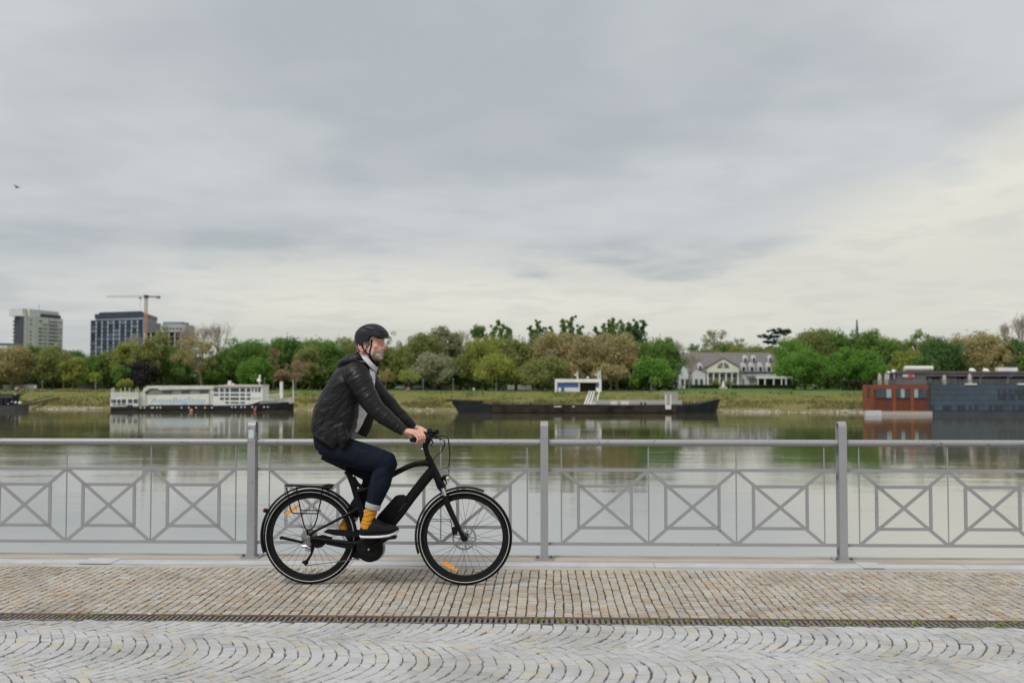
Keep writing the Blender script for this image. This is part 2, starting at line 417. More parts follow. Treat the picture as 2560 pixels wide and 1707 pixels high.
for cx, w in ((-3.72, 0.19), (2.66, 0.12)):
    MB().box(cx-w*.7, cx+w*.7, QY0-0.012, QY1+0.035, 0.0095, 0.0135).obj('cover_plate', M_strip, ks)
M_wall = mat('quay_stone', (0.30, 0.29, 0.27), 0.9, scale=2, var=0.2)
props(MB().box(-60, 60, EDGE-0.6, EDGE-0.02, -9, -0.5).obj('quay_wall', M_wall), kind='structure')
# --- river
WZ = -6.86
mw = bpy.data.materials.new('river_water'); mw.use_nodes = True; t = mw.node_tree; b = t.nodes['Principled BSDF']
b.inputs['Base Color'].default_value = (0.09, 0.088, 0.050, 1); b.inputs['Roughness'].default_value = 0.03; b.inputs['IOR'].default_value = 12.0
c = t.nodes.new('ShaderNodeTexCoord')
hs = []
for (sx, sy, amp, det, dis) in ((0.9, 2.2, 0.016, 3, 0.0), (0.16, 0.5, 0.030, 2, 0.4), (0.035, 0.10, 0.10, 2, 0.6), (3.2, 8.0, 0.0060, 3, 0.0)):
    mp = t.nodes.new('ShaderNodeMapping'); mp.inputs[3].default_value = (sx, sy, 1); t.links.new(c.outputs['Object'], mp.inputs[0])
    n = t.nodes.new('ShaderNodeTexNoise'); n.inputs['Scale'].default_value = 1.0; n.inputs['Detail'].default_value = det; n.inputs['Distortion'].default_value = dis
    t.links.new(mp.outputs[0], n.inputs['Vector']); hs.append(mth(t, 'MULTIPLY', n.outputs['Fac'], amp))
# patches of rougher and calmer water
mp = t.nodes.new('ShaderNodeMapping'); mp.inputs[3].default_value = (0.012, 0.05, 1); t.links.new(c.outputs['Object'], mp.inputs[0])
n = t.nodes.new('ShaderNodeTexNoise'); n.inputs['Scale'].default_value = 1.0; n.inputs['Detail'].default_value = 4; t.links.new(mp.outputs[0], n.inputs['Vector'])
patch = sstep(t, n.outputs['Fac'], 0.35, 0.68)
h = mth(t, 'ADD', mth(t, 'ADD', hs[0], hs[1]), mth(t, 'ADD', hs[2], hs[3]))
h = mth(t, 'MULTIPLY', h, mth(t, 'ADD', mth(t, 'MULTIPLY', patch, 1.0), 0.5))
bp = t.nodes.new('ShaderNodeBump'); bp.inputs['Distance'].default_value = 1.0; bp.inputs['Strength'].default_value = 0.32
t.links.new(h, bp.inputs['Height']); t.links.new(bp.outputs[0], b.inputs['Normal'])
M_water = mw
props(MB().add([(-900, EDGE-0.05, WZ), (900, EDGE-0.05, WZ), (900, 330, WZ), (-900, 330, WZ)], [(0,1,2,3)]).obj('river_water', M_water), kind='structure')
# --- far bank
def ys(x): return 252-0.095*x if abs(x) < 200 else 252-0.095*math.copysign(200, x)
def zb(x, y):
    s_ = y-ys(x)
    pts = [(-6, -9.5), (-0.6, -7.0), (3.0, -6.0), (5, -5.2), (15, -2.45), (17, -2.2), (60, -2.1), (9000, -2.1)]
    if s_ <= pts[0][0]: return pts[0][1]
    for (a, za), (b_, zb_) in zip(pts[:-1], pts[1:]):
        if s_ <= b_: return za+(zb_-za)*(s_-a)/(b_-a)
    return -2.1
M_grass = bpy.data.materials.new('bank_grass'); M_grass.use_nodes = True; t = M_grass.node_tree; b = t.nodes['Principled BSDF']
b.inputs['Roughness'].default_value = 0.9; b.inputs['Specular IOR Level'].default_value = 0.1
c = t.nodes.new('ShaderNodeTexCoord'); sp = t.nodes.new('ShaderNodeSeparateXYZ'); t.links.new(c.outputs['Object'], sp.inputs[0])
def gn(sx, sy, det):
    mp = t.nodes.new('ShaderNodeMapping'); mp.inputs[3].default_value = (sx, sy, 1); t.links.new(c.outputs['Object'], mp.inputs[0])
    n = t.nodes.new('ShaderNodeTexNoise'); n.inputs['Scale'].default_value = 1; n.inputs['Detail'].default_value = det; n.inputs['Roughness'].default_value = 0.65
    t.links.new(mp.outputs[0], n.inputs['Vector']); return n.outputs['Fac']
g1 = gn(0.12, 0.35, 6); g2 = gn(0.5, 1.0, 5)
hgt = mth(t, 'ADD', sp.outputs[2], mth(t, 'MULTIPLY', mth(t, 'SUBTRACT', g1, 0.5), 3.0))
low_ = mixc(t, sstep(t, g2, 0.35, 0.65), (0.20, 0.155, 0.085), (0.15, 0.16, 0.05))
upp = mixc(t, sstep(t, g2, 0.35, 0.65), (0.125, 0.15, 0.038), (0.18, 0.165, 0.06))
out = mixc(t, sstep(t, hgt, -5.4, -3.2), low_, upp)
out = mixc(t, sstep(t, sp.outputs[2], -2.4, -2.15), out, (0.085, 0.15, 0.035))
t.links.new(out, b.inputs['Base Color'])
mb = MB(); xsb = list(np.arange(-260, 260.1, 4)); xsb = [-2500, -900] + xsb + [900, 2500]
sb = [-8, -3, -0.6, 1.2, 3, 5, 7.5, 10, 12.5, 15, 17, 25, 45, 80, 200, 800, 9000]
for x in xsb:
    for s_ in sb:
        y = ys(x)+s_ + (1.2*noise.noise(Vector((x*0.05, s_, 0))) if s_ < 20 else 0)
        mb.v.append((x, y, zb(x, ys(x)+s_) + (0.35*noise.noise(Vector((x*0.11, s_*0.4, 5))) if 0 < s_ < 17 else 0)))
m_ = len(sb)
for i in range(len(xsb)-1):
    for j in range(m_-1): mb.f.append((i*m_+j, (i+1)*m_+j, (i+1)*m_+j+1, i*m_+j+1))
props(mb.obj('grassy_bank', M_grass, smooth=True, sharp=180), kind='structure')
M_path = mat('promenade_paving', (0.36, 0.27, 0.23), 0.9, scale=0.3, col2=(0.36, 0.30, 0.23), stretch=(1, 1, 1))
mb = MB()
for i in range(len(xsb)-1):
    a, b_ = xsb[i], xsb[i+1]
    mb.add([(a, ys(a)+18, -2.13), (b_, ys(b_)+18, -2.13), (b_, ys(b_)+22.5, -2.12), (a, ys(a)+22.5, -2.12)], [(0,1,2,3)])
props(mb.obj('promenade_path', M_path), kind='structure')
# --- rocks along the waterline
M_rock = mat('riprap', (0.50, 0.475, 0.43), 0.9, scale=0.8, col2=(0.28, 0.25, 0.21))
mb = MB()
for _ in range(3600):
    x = random.uniform(-190, 160); s_ = random.uniform(-0.5, 2.3)**1; r_ = random.uniform(0.12, 0.42)
    y = ys(x)+s_; z = -6.95+max(0, s_)*0.27; k = len(mb.v)
    sx, sy, sz = r_*random.uniform(.8, 1.5), r_*random.uniform(.7, 1.2), r_*random.uniform(.5, .9); ro = random.uniform(0, 3)
    c_, s2 = math.cos(ro), math.sin(ro)
    for p in ((1,0,0),(0,1,0),(-1,0,0),(0,-1,0),(0,0,1),(0,0,-1)):
        px_, py_ = p[0]*sx, p[1]*sy; mb.v.append((x+px_*c_-py_*s2, y+px_*s2+py_*c_, z+p[2]*sz))
    for f in ((0,1,4),(1,2,4),(2,3,4),(3,0,4),(1,0,5),(2,1,5),(3,2,5),(0,3,5)): mb.f.append(tuple(i+k for i in f))
props(mb.obj('shore_rocks', M_rock), kind='stuff')
# --- scattered leaf-mass maker (numpy)
def leaf_mesh(name, P, size, m, org, parent=None, kind=None, flat=0.0, stretch=1.0):
    n = len(P); P = np.asarray(P)-np.array(org)
    a = RNG.normal(size=(n, 3)); a /= np.linalg.norm(a, axis=1)[:, None]
    b = RNG.normal(size=(n, 3)); b -= (b*a).sum(1)[:, None]*a; b /= np.linalg.norm(b, axis=1)[:, None]
    if flat: a[:, 2] *= (1-flat); b[:, 2] *= (1-flat)
    s_ = (np.asarray(size)*RNG.uniform(0.6, 1.3, n))[:, None] if np.ndim(size) == 0 else np.asarray(size)[:, None]
    a = a*s_; b = b*s_*0.6
    a[:, 2] *= stretch
    V = np.stack([P-a, P+b, P+a, P-b], 1).reshape(-1, 3)
    me = bpy.data.meshes.new(name); me.vertices.add(4*n); me.vertices.foreach_set('co', V.ravel())
    me.loops.add(4*n); me.loops.foreach_set('vertex_index', np.arange(4*n, dtype=np.int32))
    me.polygons.add(n); me.polygons.foreach_set('loop_start', np.arange(0, 4*n, 4, dtype=np.int32))
    me.update(calc_edges=True); me.materials.append(m)
    o = bpy.data.objects.new(name, me); COL.objects.link(o)
    if parent is not None: o.parent = parent; ORG[o.name] = ORG[parent.name]
    else: o.location = org; ORG[o.name] = Vector(org)
    if kind: o['kind'] = kind
    return o
F_dry = foliage('dry_reed', (0.27, 0.20, 0.10), (0.19, 0.18, 0.06)); F_bank = foliage('bank_green', (0.15, 0.19, 0.045), (0.10, 0.14, 0.03))
P = []
for _ in range(16000):
    x = random.uniform(-180, 150); s_ = 2.8+abs(random.gauss(0, 3.2))
    if s_ > 15 or noise.noise(Vector((x*0.09, s_*0.3, 2))) < -0.15: continue
    y = ys(x)+s_; P.append((x, y, zb(x, y)+random.uniform(0.0, 0.45)))
leaf_mesh('bank_reeds', P, 0.26, F_dry, (0, 250, -5), kind='stuff', stretch=1.3)
P = []
for _ in range(15000):
    x = random.uniform(-180, 150); s_ = random.uniform(4, 16.5)
    if noise.noise(Vector((x*0.12+9, s_*0.35, 7))) < 0.02: continue
    y = ys(x)+s_; P.append((x, y, zb(x, y)+random.uniform(0.0, 0.35)))
leaf_mesh('bank_grass_tufts', P, 0.25, F_bank, (0, 250, -4), kind='stuff')
# ================================================================== RAILING
M_rail = bpy.data.materials.new('rail_paint'); M_rail.use_nodes = True; t = M_rail.node_tree; b = t.nodes['Principled BSDF']
b.inputs['Roughness'].default_value = 0.45; b.inputs['Metallic'].default_value = 0.15
c = t.nodes.new('ShaderNodeTexCoord')
n = t.nodes.new('ShaderNodeTexNoise'); n.inputs['Scale'].default_value = 3; n.inputs['Detail'].default_value = 5; t.links.new(c.outputs['Object'], n.inputs['Vector'])
out = mixc(t, n.outputs['Fac'], (0.34, 0.34, 0.36), (0.28, 0.28, 0.295))
mp = t.nodes.new('ShaderNodeMapping'); mp.inputs[3].default_value = (1.0, 1.0, 0.8); t.links.new(c.outputs['Object'], mp.inputs[0])
n2_ = t.nodes.new('ShaderNodeTexNoise'); n2_.inputs['Scale'].default_value = 55; n2_.inputs['Detail'].default_value = 4; n2_.inputs['Roughness'].default_value = 0.7; t.links.new(mp.outputs[0], n2_.inputs['Vector'])
n3_ = t.nodes.new('ShaderNodeTexNoise'); n3_.inputs['Scale'].default_value = 1.1; n3_.inputs['Detail'].default_value = 3; t.links.new(c.outputs['Object'], n3_.inputs['Vector'])
sp = t.nodes.new('ShaderNodeSeparateXYZ'); t.links.new(c.outputs['Object'], sp.inputs[0])
chip = mth(t, 'ADD', n2_.outputs['Fac'], mth(t, 'MULTIPLY', mth(t, 'SUBTRACT', n3_.outputs['Fac'], 0.5), 0.5))
chip = mth(t, 'SUBTRACT', chip, mth(t, 'MULTIPLY', sstep(t, sp.outputs[2], 0.95, 0.93), 0.08))
out = mixc(t, sstep(t, chip, 0.635, 0.66), out, (0.06, 0.05, 0.06))
t.links.new(out, b.inputs['Base Color'])
M_bolt = mat('bolt_steel', (0.20, 0.19, 0.19), 0.5, 0.6)
FY = 8.5
rl = thing('railing', 'long grey steel railing with crossed square panels at the quay edge', 'railing', (0, FY, 0))
PX = [-5.0, -2.5, 0.0, 2.5, 5.0]
def post(x):
    m = MB(); w = 0.0325; T = 0.012; D = 0.052; zt = 1.175-D; pr = []
    for k in range(13):
        a = math.pi*k/12; pr.append((-math.cos(a), math.sin(a)))
    outer = [(FY-D, 0.012)] + [(FY+D*p[0], zt+D*p[1]) for p in pr] + [(FY+D, 0.012)]
    Di = D-T; inner = [(FY-Di, 0.012)] + [(FY+Di*p[0], zt+Di*p[1]) for p in pr] + [(FY+Di, 0.012)]
    rings = []
    for o_, i_ in zip(outer, inner): rings.append([(x-w, o_[0], o_[1]), (x+w, o_[0], o_[1]), (x+w, i_[0], i_[1]), (x-w, i_[0], i_[1])])
    m.loft(rings)
    p = m.obj('post', M_rail, rl, smooth=True, sharp=35)
    MB().box(x-0.078, x+0.078, FY-0.085, FY+0.085, 0.013, 0.027).obj('foot_plate', M_rail, p)
    for sx in (-1, 1):
        q = MB(); q.lathe((x+sx*0.058, FY-0.05, 0.027), [(0.0, 0.022), (0.008, 0.022), (0.008, 0.012), (0.016, 0.012), (0.016, 0.0), (0.0, 0.0)], 8, 'z')
        q.obj('bolt', M_bolt, p)
for x in PX: post(x)
HR, MR, BR = 0.993, 0.762, 0.139
bw, bt = 0.027, 0.008
for a, b_ in zip(PX[:-1], PX[1:]):
    xa, xb = a+0.0335, b_-0.0335
    MB().tube([(a+0.034, FY, HR), (b_-0.034, FY, HR)], 0.0285, 20).obj('handrail', M_rail, rl, smooth=True, sharp=60)
    for nm, z in (('middle_rail', MR), ('bottom_rail', BR)):
        MB().box(xa, xb, FY-0.006, FY+0.006, z-bw/2, z+bw/2).obj(nm, M_rail, rl)
    bays = [a+0.145+k*(2.5-0.29)/3 for k in range(4)]
    for x in bays:
        MB().tube([(x, FY, BR+bw/2), (x, FY, MR-bw/2)], 0.006, 8).obj('rod', M_rail, rl, smooth=True)
        MB().tube([(x, FY, MR+bw/2), (x, FY, HR-0.027)], 0.006, 8).obj('rod', M_rail, rl, smooth=True)
    zt, zb2 = MR-bw/2, BR+bw/2
    for x0, x1 in zip(bays[:-1], bays[1:]):
        w = x1-x0; sl = x0+0.196*w; sr = x0+0.804*w; H = zt-zb2
        z1 = zt-0.196*H-0.006; z0 = zb2+0.196*H+0.006
        MB().bar((x0+0.012, FY, zb2-0.003), (x1-0.012, FY, zt+0.003), bw, bt).obj('diagonal_bar', M_rail, rl)
        MB().bar((x0+0.012, FY+0.0009, zt+0.003), (x1-0.012, FY+0.0009, zb2-0.003), bw, bt).obj('diagonal_bar', M_rail, rl)
        for z in (z0, z1): MB().box(sl-bw/2, sr+bw/2, FY-0.0031, FY+0.0031, z-bw/2, z+bw/2).obj('square_bar', M_rail, rl)
        for x in (sl, sr): MB().box(x-bw/2, x+bw/2, FY-0.0053, FY+0.0053, z0+bw/2, z1-bw/2).obj('square_bar', M_rail, rl)
# faded sticker on the left post
M_stick = mat('sticker_print', (0.42, 0.60, 0.68), 0.6, scale=70, col2=(0.62, 0.65, 0.68))
s_ = MB().box(-2.5-0.023, -2.5+0.02, FY-0.0526, FY-0.0521, 1.03, 1.10).obj('sticker', M_stick, org=(-2.5, FY-0.053, 1.065))
props(s_, 'faded pale blue sticker peeling on the railing post left of the cyclist', 'sticker')
# weeds in the grating
F_weed = foliage('weed_green', (0.26, 0.36, 0.05), (0.36, 0.40, 0.10), 0.35)
def weed(px, py, hgt, n=7, lab='small green weed growing out of the slotted drain grating'):
    Y = 6.38; x = at(px, py, Y).x; Y += random.uniform(-0.045, 0.05)
    m = MB()
    for k in range(n):
        a = random.uniform(0, 6.28); r_ = random.uniform(0.008, 0.030); h_ = hgt*random.uniform(0.3, 1.0); lw = random.uniform(0.0015, 0.0055)
        bx_, by_ = x+random.uniform(-.008, .008), Y+random.uniform(-.008, .008)
        tx, ty = bx_+r_*math.cos(a), by_+r_*math.sin(a); nx, ny = -math.sin(a)*lw, math.cos(a)*lw
        m.add([(bx_, by_, -0.03), ((bx_+tx)/2+nx, (by_+ty)/2+ny, h_*0.6), (tx, ty, h_), ((bx_+tx)/2-nx, (by_+ty)/2-ny, h_*0.62)], [(0,1,2,3)])
    o = m.obj('weed', F_weed, org=(x, Y, 0)); props(o, lab, 'weed', 'weeds sprouting from the drain grating')
rr = random.Random(5)
for px in [18, 140, 150, 186, 222, 405, 412, 535, 545, 833, 840, 905, 955, 1300, 1312, 1327, 1342, 1355, 1398, 1405, 1425, 1520, 1532, 1590, 1618, 1632, 1645, 1660, 1675, 1718,
           1772, 1785, 1798, 1815, 1826, 1856, 1868, 1890, 1925, 1942, 1955, 1968, 1983, 2025, 2082, 2100, 2115, 2130, 2150, 2185, 2198, 2228, 2280, 2296, 2305, 2352, 2365, 2440, 2452, 2468, 2482, 2500, 2504, 2536, 2548]:
    weed(px+rr.uniform(-3, 3), 1544, rr.uniform(0.012, 0.030), rr.randint(5, 10))
weed(262, 1530, 0.045, 6, 'broad light green weed leaf standing at the left part of the drain grating')
p = at(373, 1530, 6.45); cb = MB().tube([(p.x-0.012, 6.452, 0.009), (p.x+0.008, 6.456, 0.009)], 0.004, 8); c1 = cb.obj('cigarette_butt', mat('paper_white', (0.7, 0.68, 0.64), 0.8), org=(p.x, 6.45, 0), smooth=True)
props(c1, 'orange and white cigarette butt lying beside the drain on the left', 'cigarette butt')
MB().tube([(p.x+0.0082, 6.456, 0.009), (p.x+0.02, 6.4585, 0.009)], 0.0041, 8).obj('filter', mat('filter_orange', (0.75, 0.25, 0.06), 0.8), c1, smooth=True)
def fallen(px, py, Y, s, lab, c_):
    p = at(px, py, Y); m = MB()
    m.add([(p.x-s, Y, 0.006), (p.x, Y-s*0.5, 0.012), (p.x+s, Y+0.1*s, 0.007), (p.x+0.1*s, Y+s*0.6, 0.010)], [(0,1,2),(0,2,3)])
    props(m.obj('dead_leaf', c_, org=(p.x, Y, 0)), lab, 'leaf')
M_leaf = mat('dead_leaf_brown', (0.07, 0.035, 0.03), 0.8)
fallen(900, 1511, 6.76, 0.013, 'small dark red leaf on the tan setts near the drain, middle left', M_leaf)
fallen(906, 1509, 6.80, 0.009, 'tiny dark leaf beside the larger dark red one on the setts', M_leaf)
fallen(2378, 1535, 6.55, 0.03, 'flat dark brown leaf at the drain edge, far right', M_leaf)
# ================================================================== TREES
F = {
 'green':  foliage('leaf_green', (0.135, 0.25, 0.055), (0.2, 0.31, 0.08), 0.4),
 'bright': foliage('leaf_bright_green', (0.13, 0.28, 0.045), (0.2, 0.35, 0.075), 0.4),
 'dark':   foliage('leaf_dark_green', (0.1, 0.2, 0.07), (0.14, 0.24, 0.075), 0.4),
 'olive':  foliage('leaf_olive', (0.23, 0.27, 0.085), (0.31, 0.33, 0.125), 0.4),
 'yellow': foliage('leaf_yellow_green', (0.28, 0.33, 0.075), (0.36, 0.38, 0.1), 0.4),
 'brown':  foliage('bud_brown', (0.37, 0.315, 0.15), (0.45, 0.395, 0.2), 0.4),
 'red':    foliage('bud_red_brown', (0.33, 0.22, 0.15), (0.4, 0.28, 0.19), 0.4),
 'purple': foliage('leaf_blackish_purple', (0.028, 0.024, 0.026), (0.045, 0.038, 0.04), 0.1),
 'pine':   foliage('needle_dark', (0.022, 0.04, 0.03), (0.035, 0.055, 0.035), 0.1),
 'bare':   foliage('bare_twig', (0.36, 0.3, 0.25), (0.42, 0.36, 0.31), 0.1),
 'grey':   foliage('leaf_grey_green', (0.3, 0.31, 0.18), (0.38, 0.38, 0.24), 0.4),
}
M_bark = mat('bark', (0.16, 0.12, 0.09), 0.95, scale=1.5, var=0.25); M_bark2 = mat('bark_pale', (0.27, 0.19, 0.15), 0.95, scale=1.5, var=0.2)
NAMES = {'green': 'mid green', 'bright': 'bright green', 'dark': 'dark green', 'olive': 'olive green', 'yellow': 'yellow-green', 'brown': 'golden brown budding',
         'red': 'reddish brown', 'purple': 'blackish purple', 'pine': 'dark needled', 'bare': 'bare leafless', 'grey': 'grey-green'}
SHAPE = {'dense': 'broad leafy', 'tall': 'tall narrow', 'round': 'small rounded', 'sparse': 'open thin-crowned', 'plume': 'tall feathery', 'bare': 'twiggy', 'cedar': 'flat-topped', 'cone': 'pointed', 'lean': 'leaning'}
SEGS = [(62, 'at the left edge of the photo'), (170, 'below the white tower block'), (226, 'between the tower block and the dark office block'),
        (300, 'in front of the left part of the dark office block'), (385, 'in front of the right part of the dark office block'), (470, 'just right of the dark office block and crane'),
        (600, 'above the banner of the moored white boat'), (730, 'above the bow of the moored white boat'), (860, "directly behind the cyclist's back"),
        (1040, "just right of the cyclist's face"), (1140, 'above the stern end of the black barge'), (1230, 'over the stern half of the black barge'), (1330, 'left of the blue and white kiosk'),
        (1420, 'behind the left half of the blue and white kiosk'), (1500, 'behind the right half of the blue and white kiosk'), (1600, 'just right of the blue and white kiosk'),
        (1680, 'left of the white villa'), (1770, 'at the left half of the white villa'), (1900, 'behind the roof of the white villa'), (1975, 'at the right end of the villa roof'),
        (2090, 'beside the right end of the white villa'), (2170, 'left above the rusty houseboat'), (2270, 'above the rusty part of the houseboat'), (2380, 'above the white roof box of the houseboat'),
        (2475, 'above the glass part of the houseboat'), (9999, 'at the right edge of the photo')]
TREES = []
# (px of crown centre, py top, px crown width, py crown bottom, colour, style, distance beyond shore)
T = lambda *a: TREES.append(a)
T(30,858,90,955,'brown','dense',34); T(5,866,40,960,'olive','dense',46); T(80,862,52,950,'green','dense',60); T(55,858,40,940,'olive','dense',55); T(134,859,78,958,'olive','dense',40)
T(187,871,56,950,'dark','dense',85); T(184,888,48,962,'yellow','dense',36); T(236,880,60,962,'green','dense',48); T(277,868,52,962,'olive','dense',52)
T(315,850,62,962,'yellow','dense',50); T(308,910,40,962,'green','dense',34); T(238,928,32,962,'yellow','round',28); T(312,945,36,968,'yellow','round',26)
T(332,832,40,900,'bare','bare',80); T(354,896,72,962,'purple','dense',36); T(364,842,58,955,'olive','dense',48); T(403,812,56,940,'olive','tall',56)
T(505,808,44,905,'bare','bare',90); T(548,806,66,900,'bare','bare',90); T(462,812,44,900,'bare','bare',84); T(487,830,92,930,'brown','lean',42); T(438,860,68,960,'green','dense',58)
T(590,840,88,962,'green','dense',55); T(634,842,76,962,'green','dense',62); T(545,872,80,962,'green','dense',50); T(640,888,76,960,'bright','dense',42)
T(722,836,90,962,'dark','dense',66); T(684,842,66,960,'green','dense',62); T(683,866,34,950,'red','sparse',44); T(739,897,70,952,'red','sparse',34); T(704,922,38,955,'red','sparse',32)
T(795,840,84,962,'green','dense',58); T(822,850,70,962,'green','dense',54); T(775,860,64,962,'olive','dense',50); T(870,838,70,962,'olive','dense',64); T(900,842,70,962,'olive','dense',56)
T(945,838,60,962,'olive','dense',60); T(990,826,64,960,'grey','sparse',72); T(1015,850,66,962,'olive','dense',58); T(1058,826,68,962,'olive','dense',52); T(1097,812,62,960,'grey','dense',62)
T(1135,828,58,960,'grey','dense',66); T(1157,826,38,880,'bare','bare',90); T(1196,809,38,852,'green','tall',78); T(1252,797,54,880,'green','plume',70)
T(1215,832,92,962,'yellow','dense',46); T(1245,878,100,958,'yellow','dense',36); T(1290,834,72,962,'olive','dense',50); T(1022,920,58,962,'yellow','round',28); T(964,920,38,958,'brown','round',28)
T(1085,875,84,958,'grey','dense',40); T(1150,888,60,962,'green','dense',48); T(1180,870,60,955,'olive','dense',44)
T(1345,796,50,880,'green','plume',78); T(1378,814,18,880,'green','tall',80); T(1428,790,56,880,'green','plume',74); T(1375,824,100,960,'brown','dense',54); T(1465,826,80,880,'bare','bare',88)
T(1460,828,92,960,'brown','dense',50); T(1508,828,80,960,'brown','dense',56); T(1542,830,96,955,'brown','dense',48); T(1572,828,76,958,'brown','dense',54); T(1510,802,46,880,'green','plume',80)
T(1553,792,56,880,'green','plume',82); T(1592,793,50,880,'dark','plume',76); T(1616,838,78,962,'green','dense',54); T(1656,838,70,962,'green','dense',62); T(1628,884,80,964,'bright','dense',40)
T(1356,884,90,966,'olive','dense',34); T(1527,906,66,955,'brown','dense',32); T(1420,905,60,960,'brown','dense',40)
T(1737,857,38,900,'dark','round',150); T(1785,822,70,890,'grey','sparse',150); T(1843,842,56,895,'grey','sparse',150); T(1815,856,50,900,'green','dense',145); T(1838,862,64,905,'yellow','dense',142)
T(1885,860,76,905,'olive','dense',142); T(1935,866,60,905,'yellow','dense',142); T(1770,868,60,905,'olive','dense',140); T(1690,850,40,900,'bare','bare',150)
T(1940,822,78,900,'pine','cedar',145); T(1724,880,60,935,'bare','bare',84)
T(1985,838,84,952,'bright','dense',80); T(2012,860,106,952,'bright','dense',70); T(2038,814,76,940,'olive','dense',96); T(2068,818,56,940,'green','dense',100)
T(2096,822,48,950,'green','dense',92); T(2136,822,60,950,'green','dense',90); T(2144,800,14,860,'pine','cone',110); T(2178,818,70,955,'green','dense',86); T(2222,834,66,955,'green','dense',80)
T(2122,862,76,952,'bright','dense',56); T(2165,868,76,955,'bright','dense',52); T(2247,844,46,950,'olive','dense',84); T(2290,820,56,900,'green','sparse',90); T(2270,870,72,955,'yellow','dense',60)
T(2332,832,60,950,'olive','dense',84); T(2352,836,92,955,'dark','dense',66); T(2405,828,84,955,'brown','dense',76); T(2460,820,108,955,'brown','dense',68); T(2506,848,66,955,'brown','dense',60)
T(2550,836,70,950,'dark','dense',62); T(2516,806,30,870,'bare','bare',100); T(2554,780,44,870,'bare','bare',100); T(2310,885,60,955,'dark','dense',56)
# beyond the frame, so that the bank goes on
for px in range(-420, -20, 62): T(px, 850+random.randint(-12, 14), 84, 958, random.choice(['olive', 'green', 'yellow', 'brown']), 'dense', random.randint(40, 70))
for px in range(2615, 3000, 62): T(px, 845+random.randint(-12, 14), 84, 955, random.choice(['olive', 'green', 'dark', 'brown']), 'dense', random.randint(55, 80))

def limbs(m, base, tips, r0, fork):
    for tp in tips:
        a = Vector(base); b = Vector(tp); st_ = a + (Vector((0, 0, 1)))*(fork*random.uniform(0.75, 1.1))
        mid = st_.lerp(b, 0.5) + Vector((random.uniform(-.5, .5), random.uniform(-.5, .5), random.uniform(0, .8)))
        m.tube([st_, mid, b], [r0*0.42, r0*0.26, r0*0.06], 5, cap=False)
def bare_branches(m, p, d, ln, r_, depth):
    q = p + d*ln; m.tube([p, p.lerp(q, .5)+Vector((random.gauss(0, ln*.04), random.gauss(0, ln*.04), 0)), q], [r_, r_*.8, r_*.62], 4 if depth < 3 else 3, cap=False)
    if depth >= 6: return
    for _ in range(3 if depth < 2 else random.choice((2, 3))):
        n = Vector((random.gauss(0, .42), random.gauss(0, .42), random.uniform(0.0, .35))); d2 = (d+n).normalized()
        bare_branches(m, q, d2, ln*random.uniform(.62, .82), r_*.62, depth+1)
CNT = {}
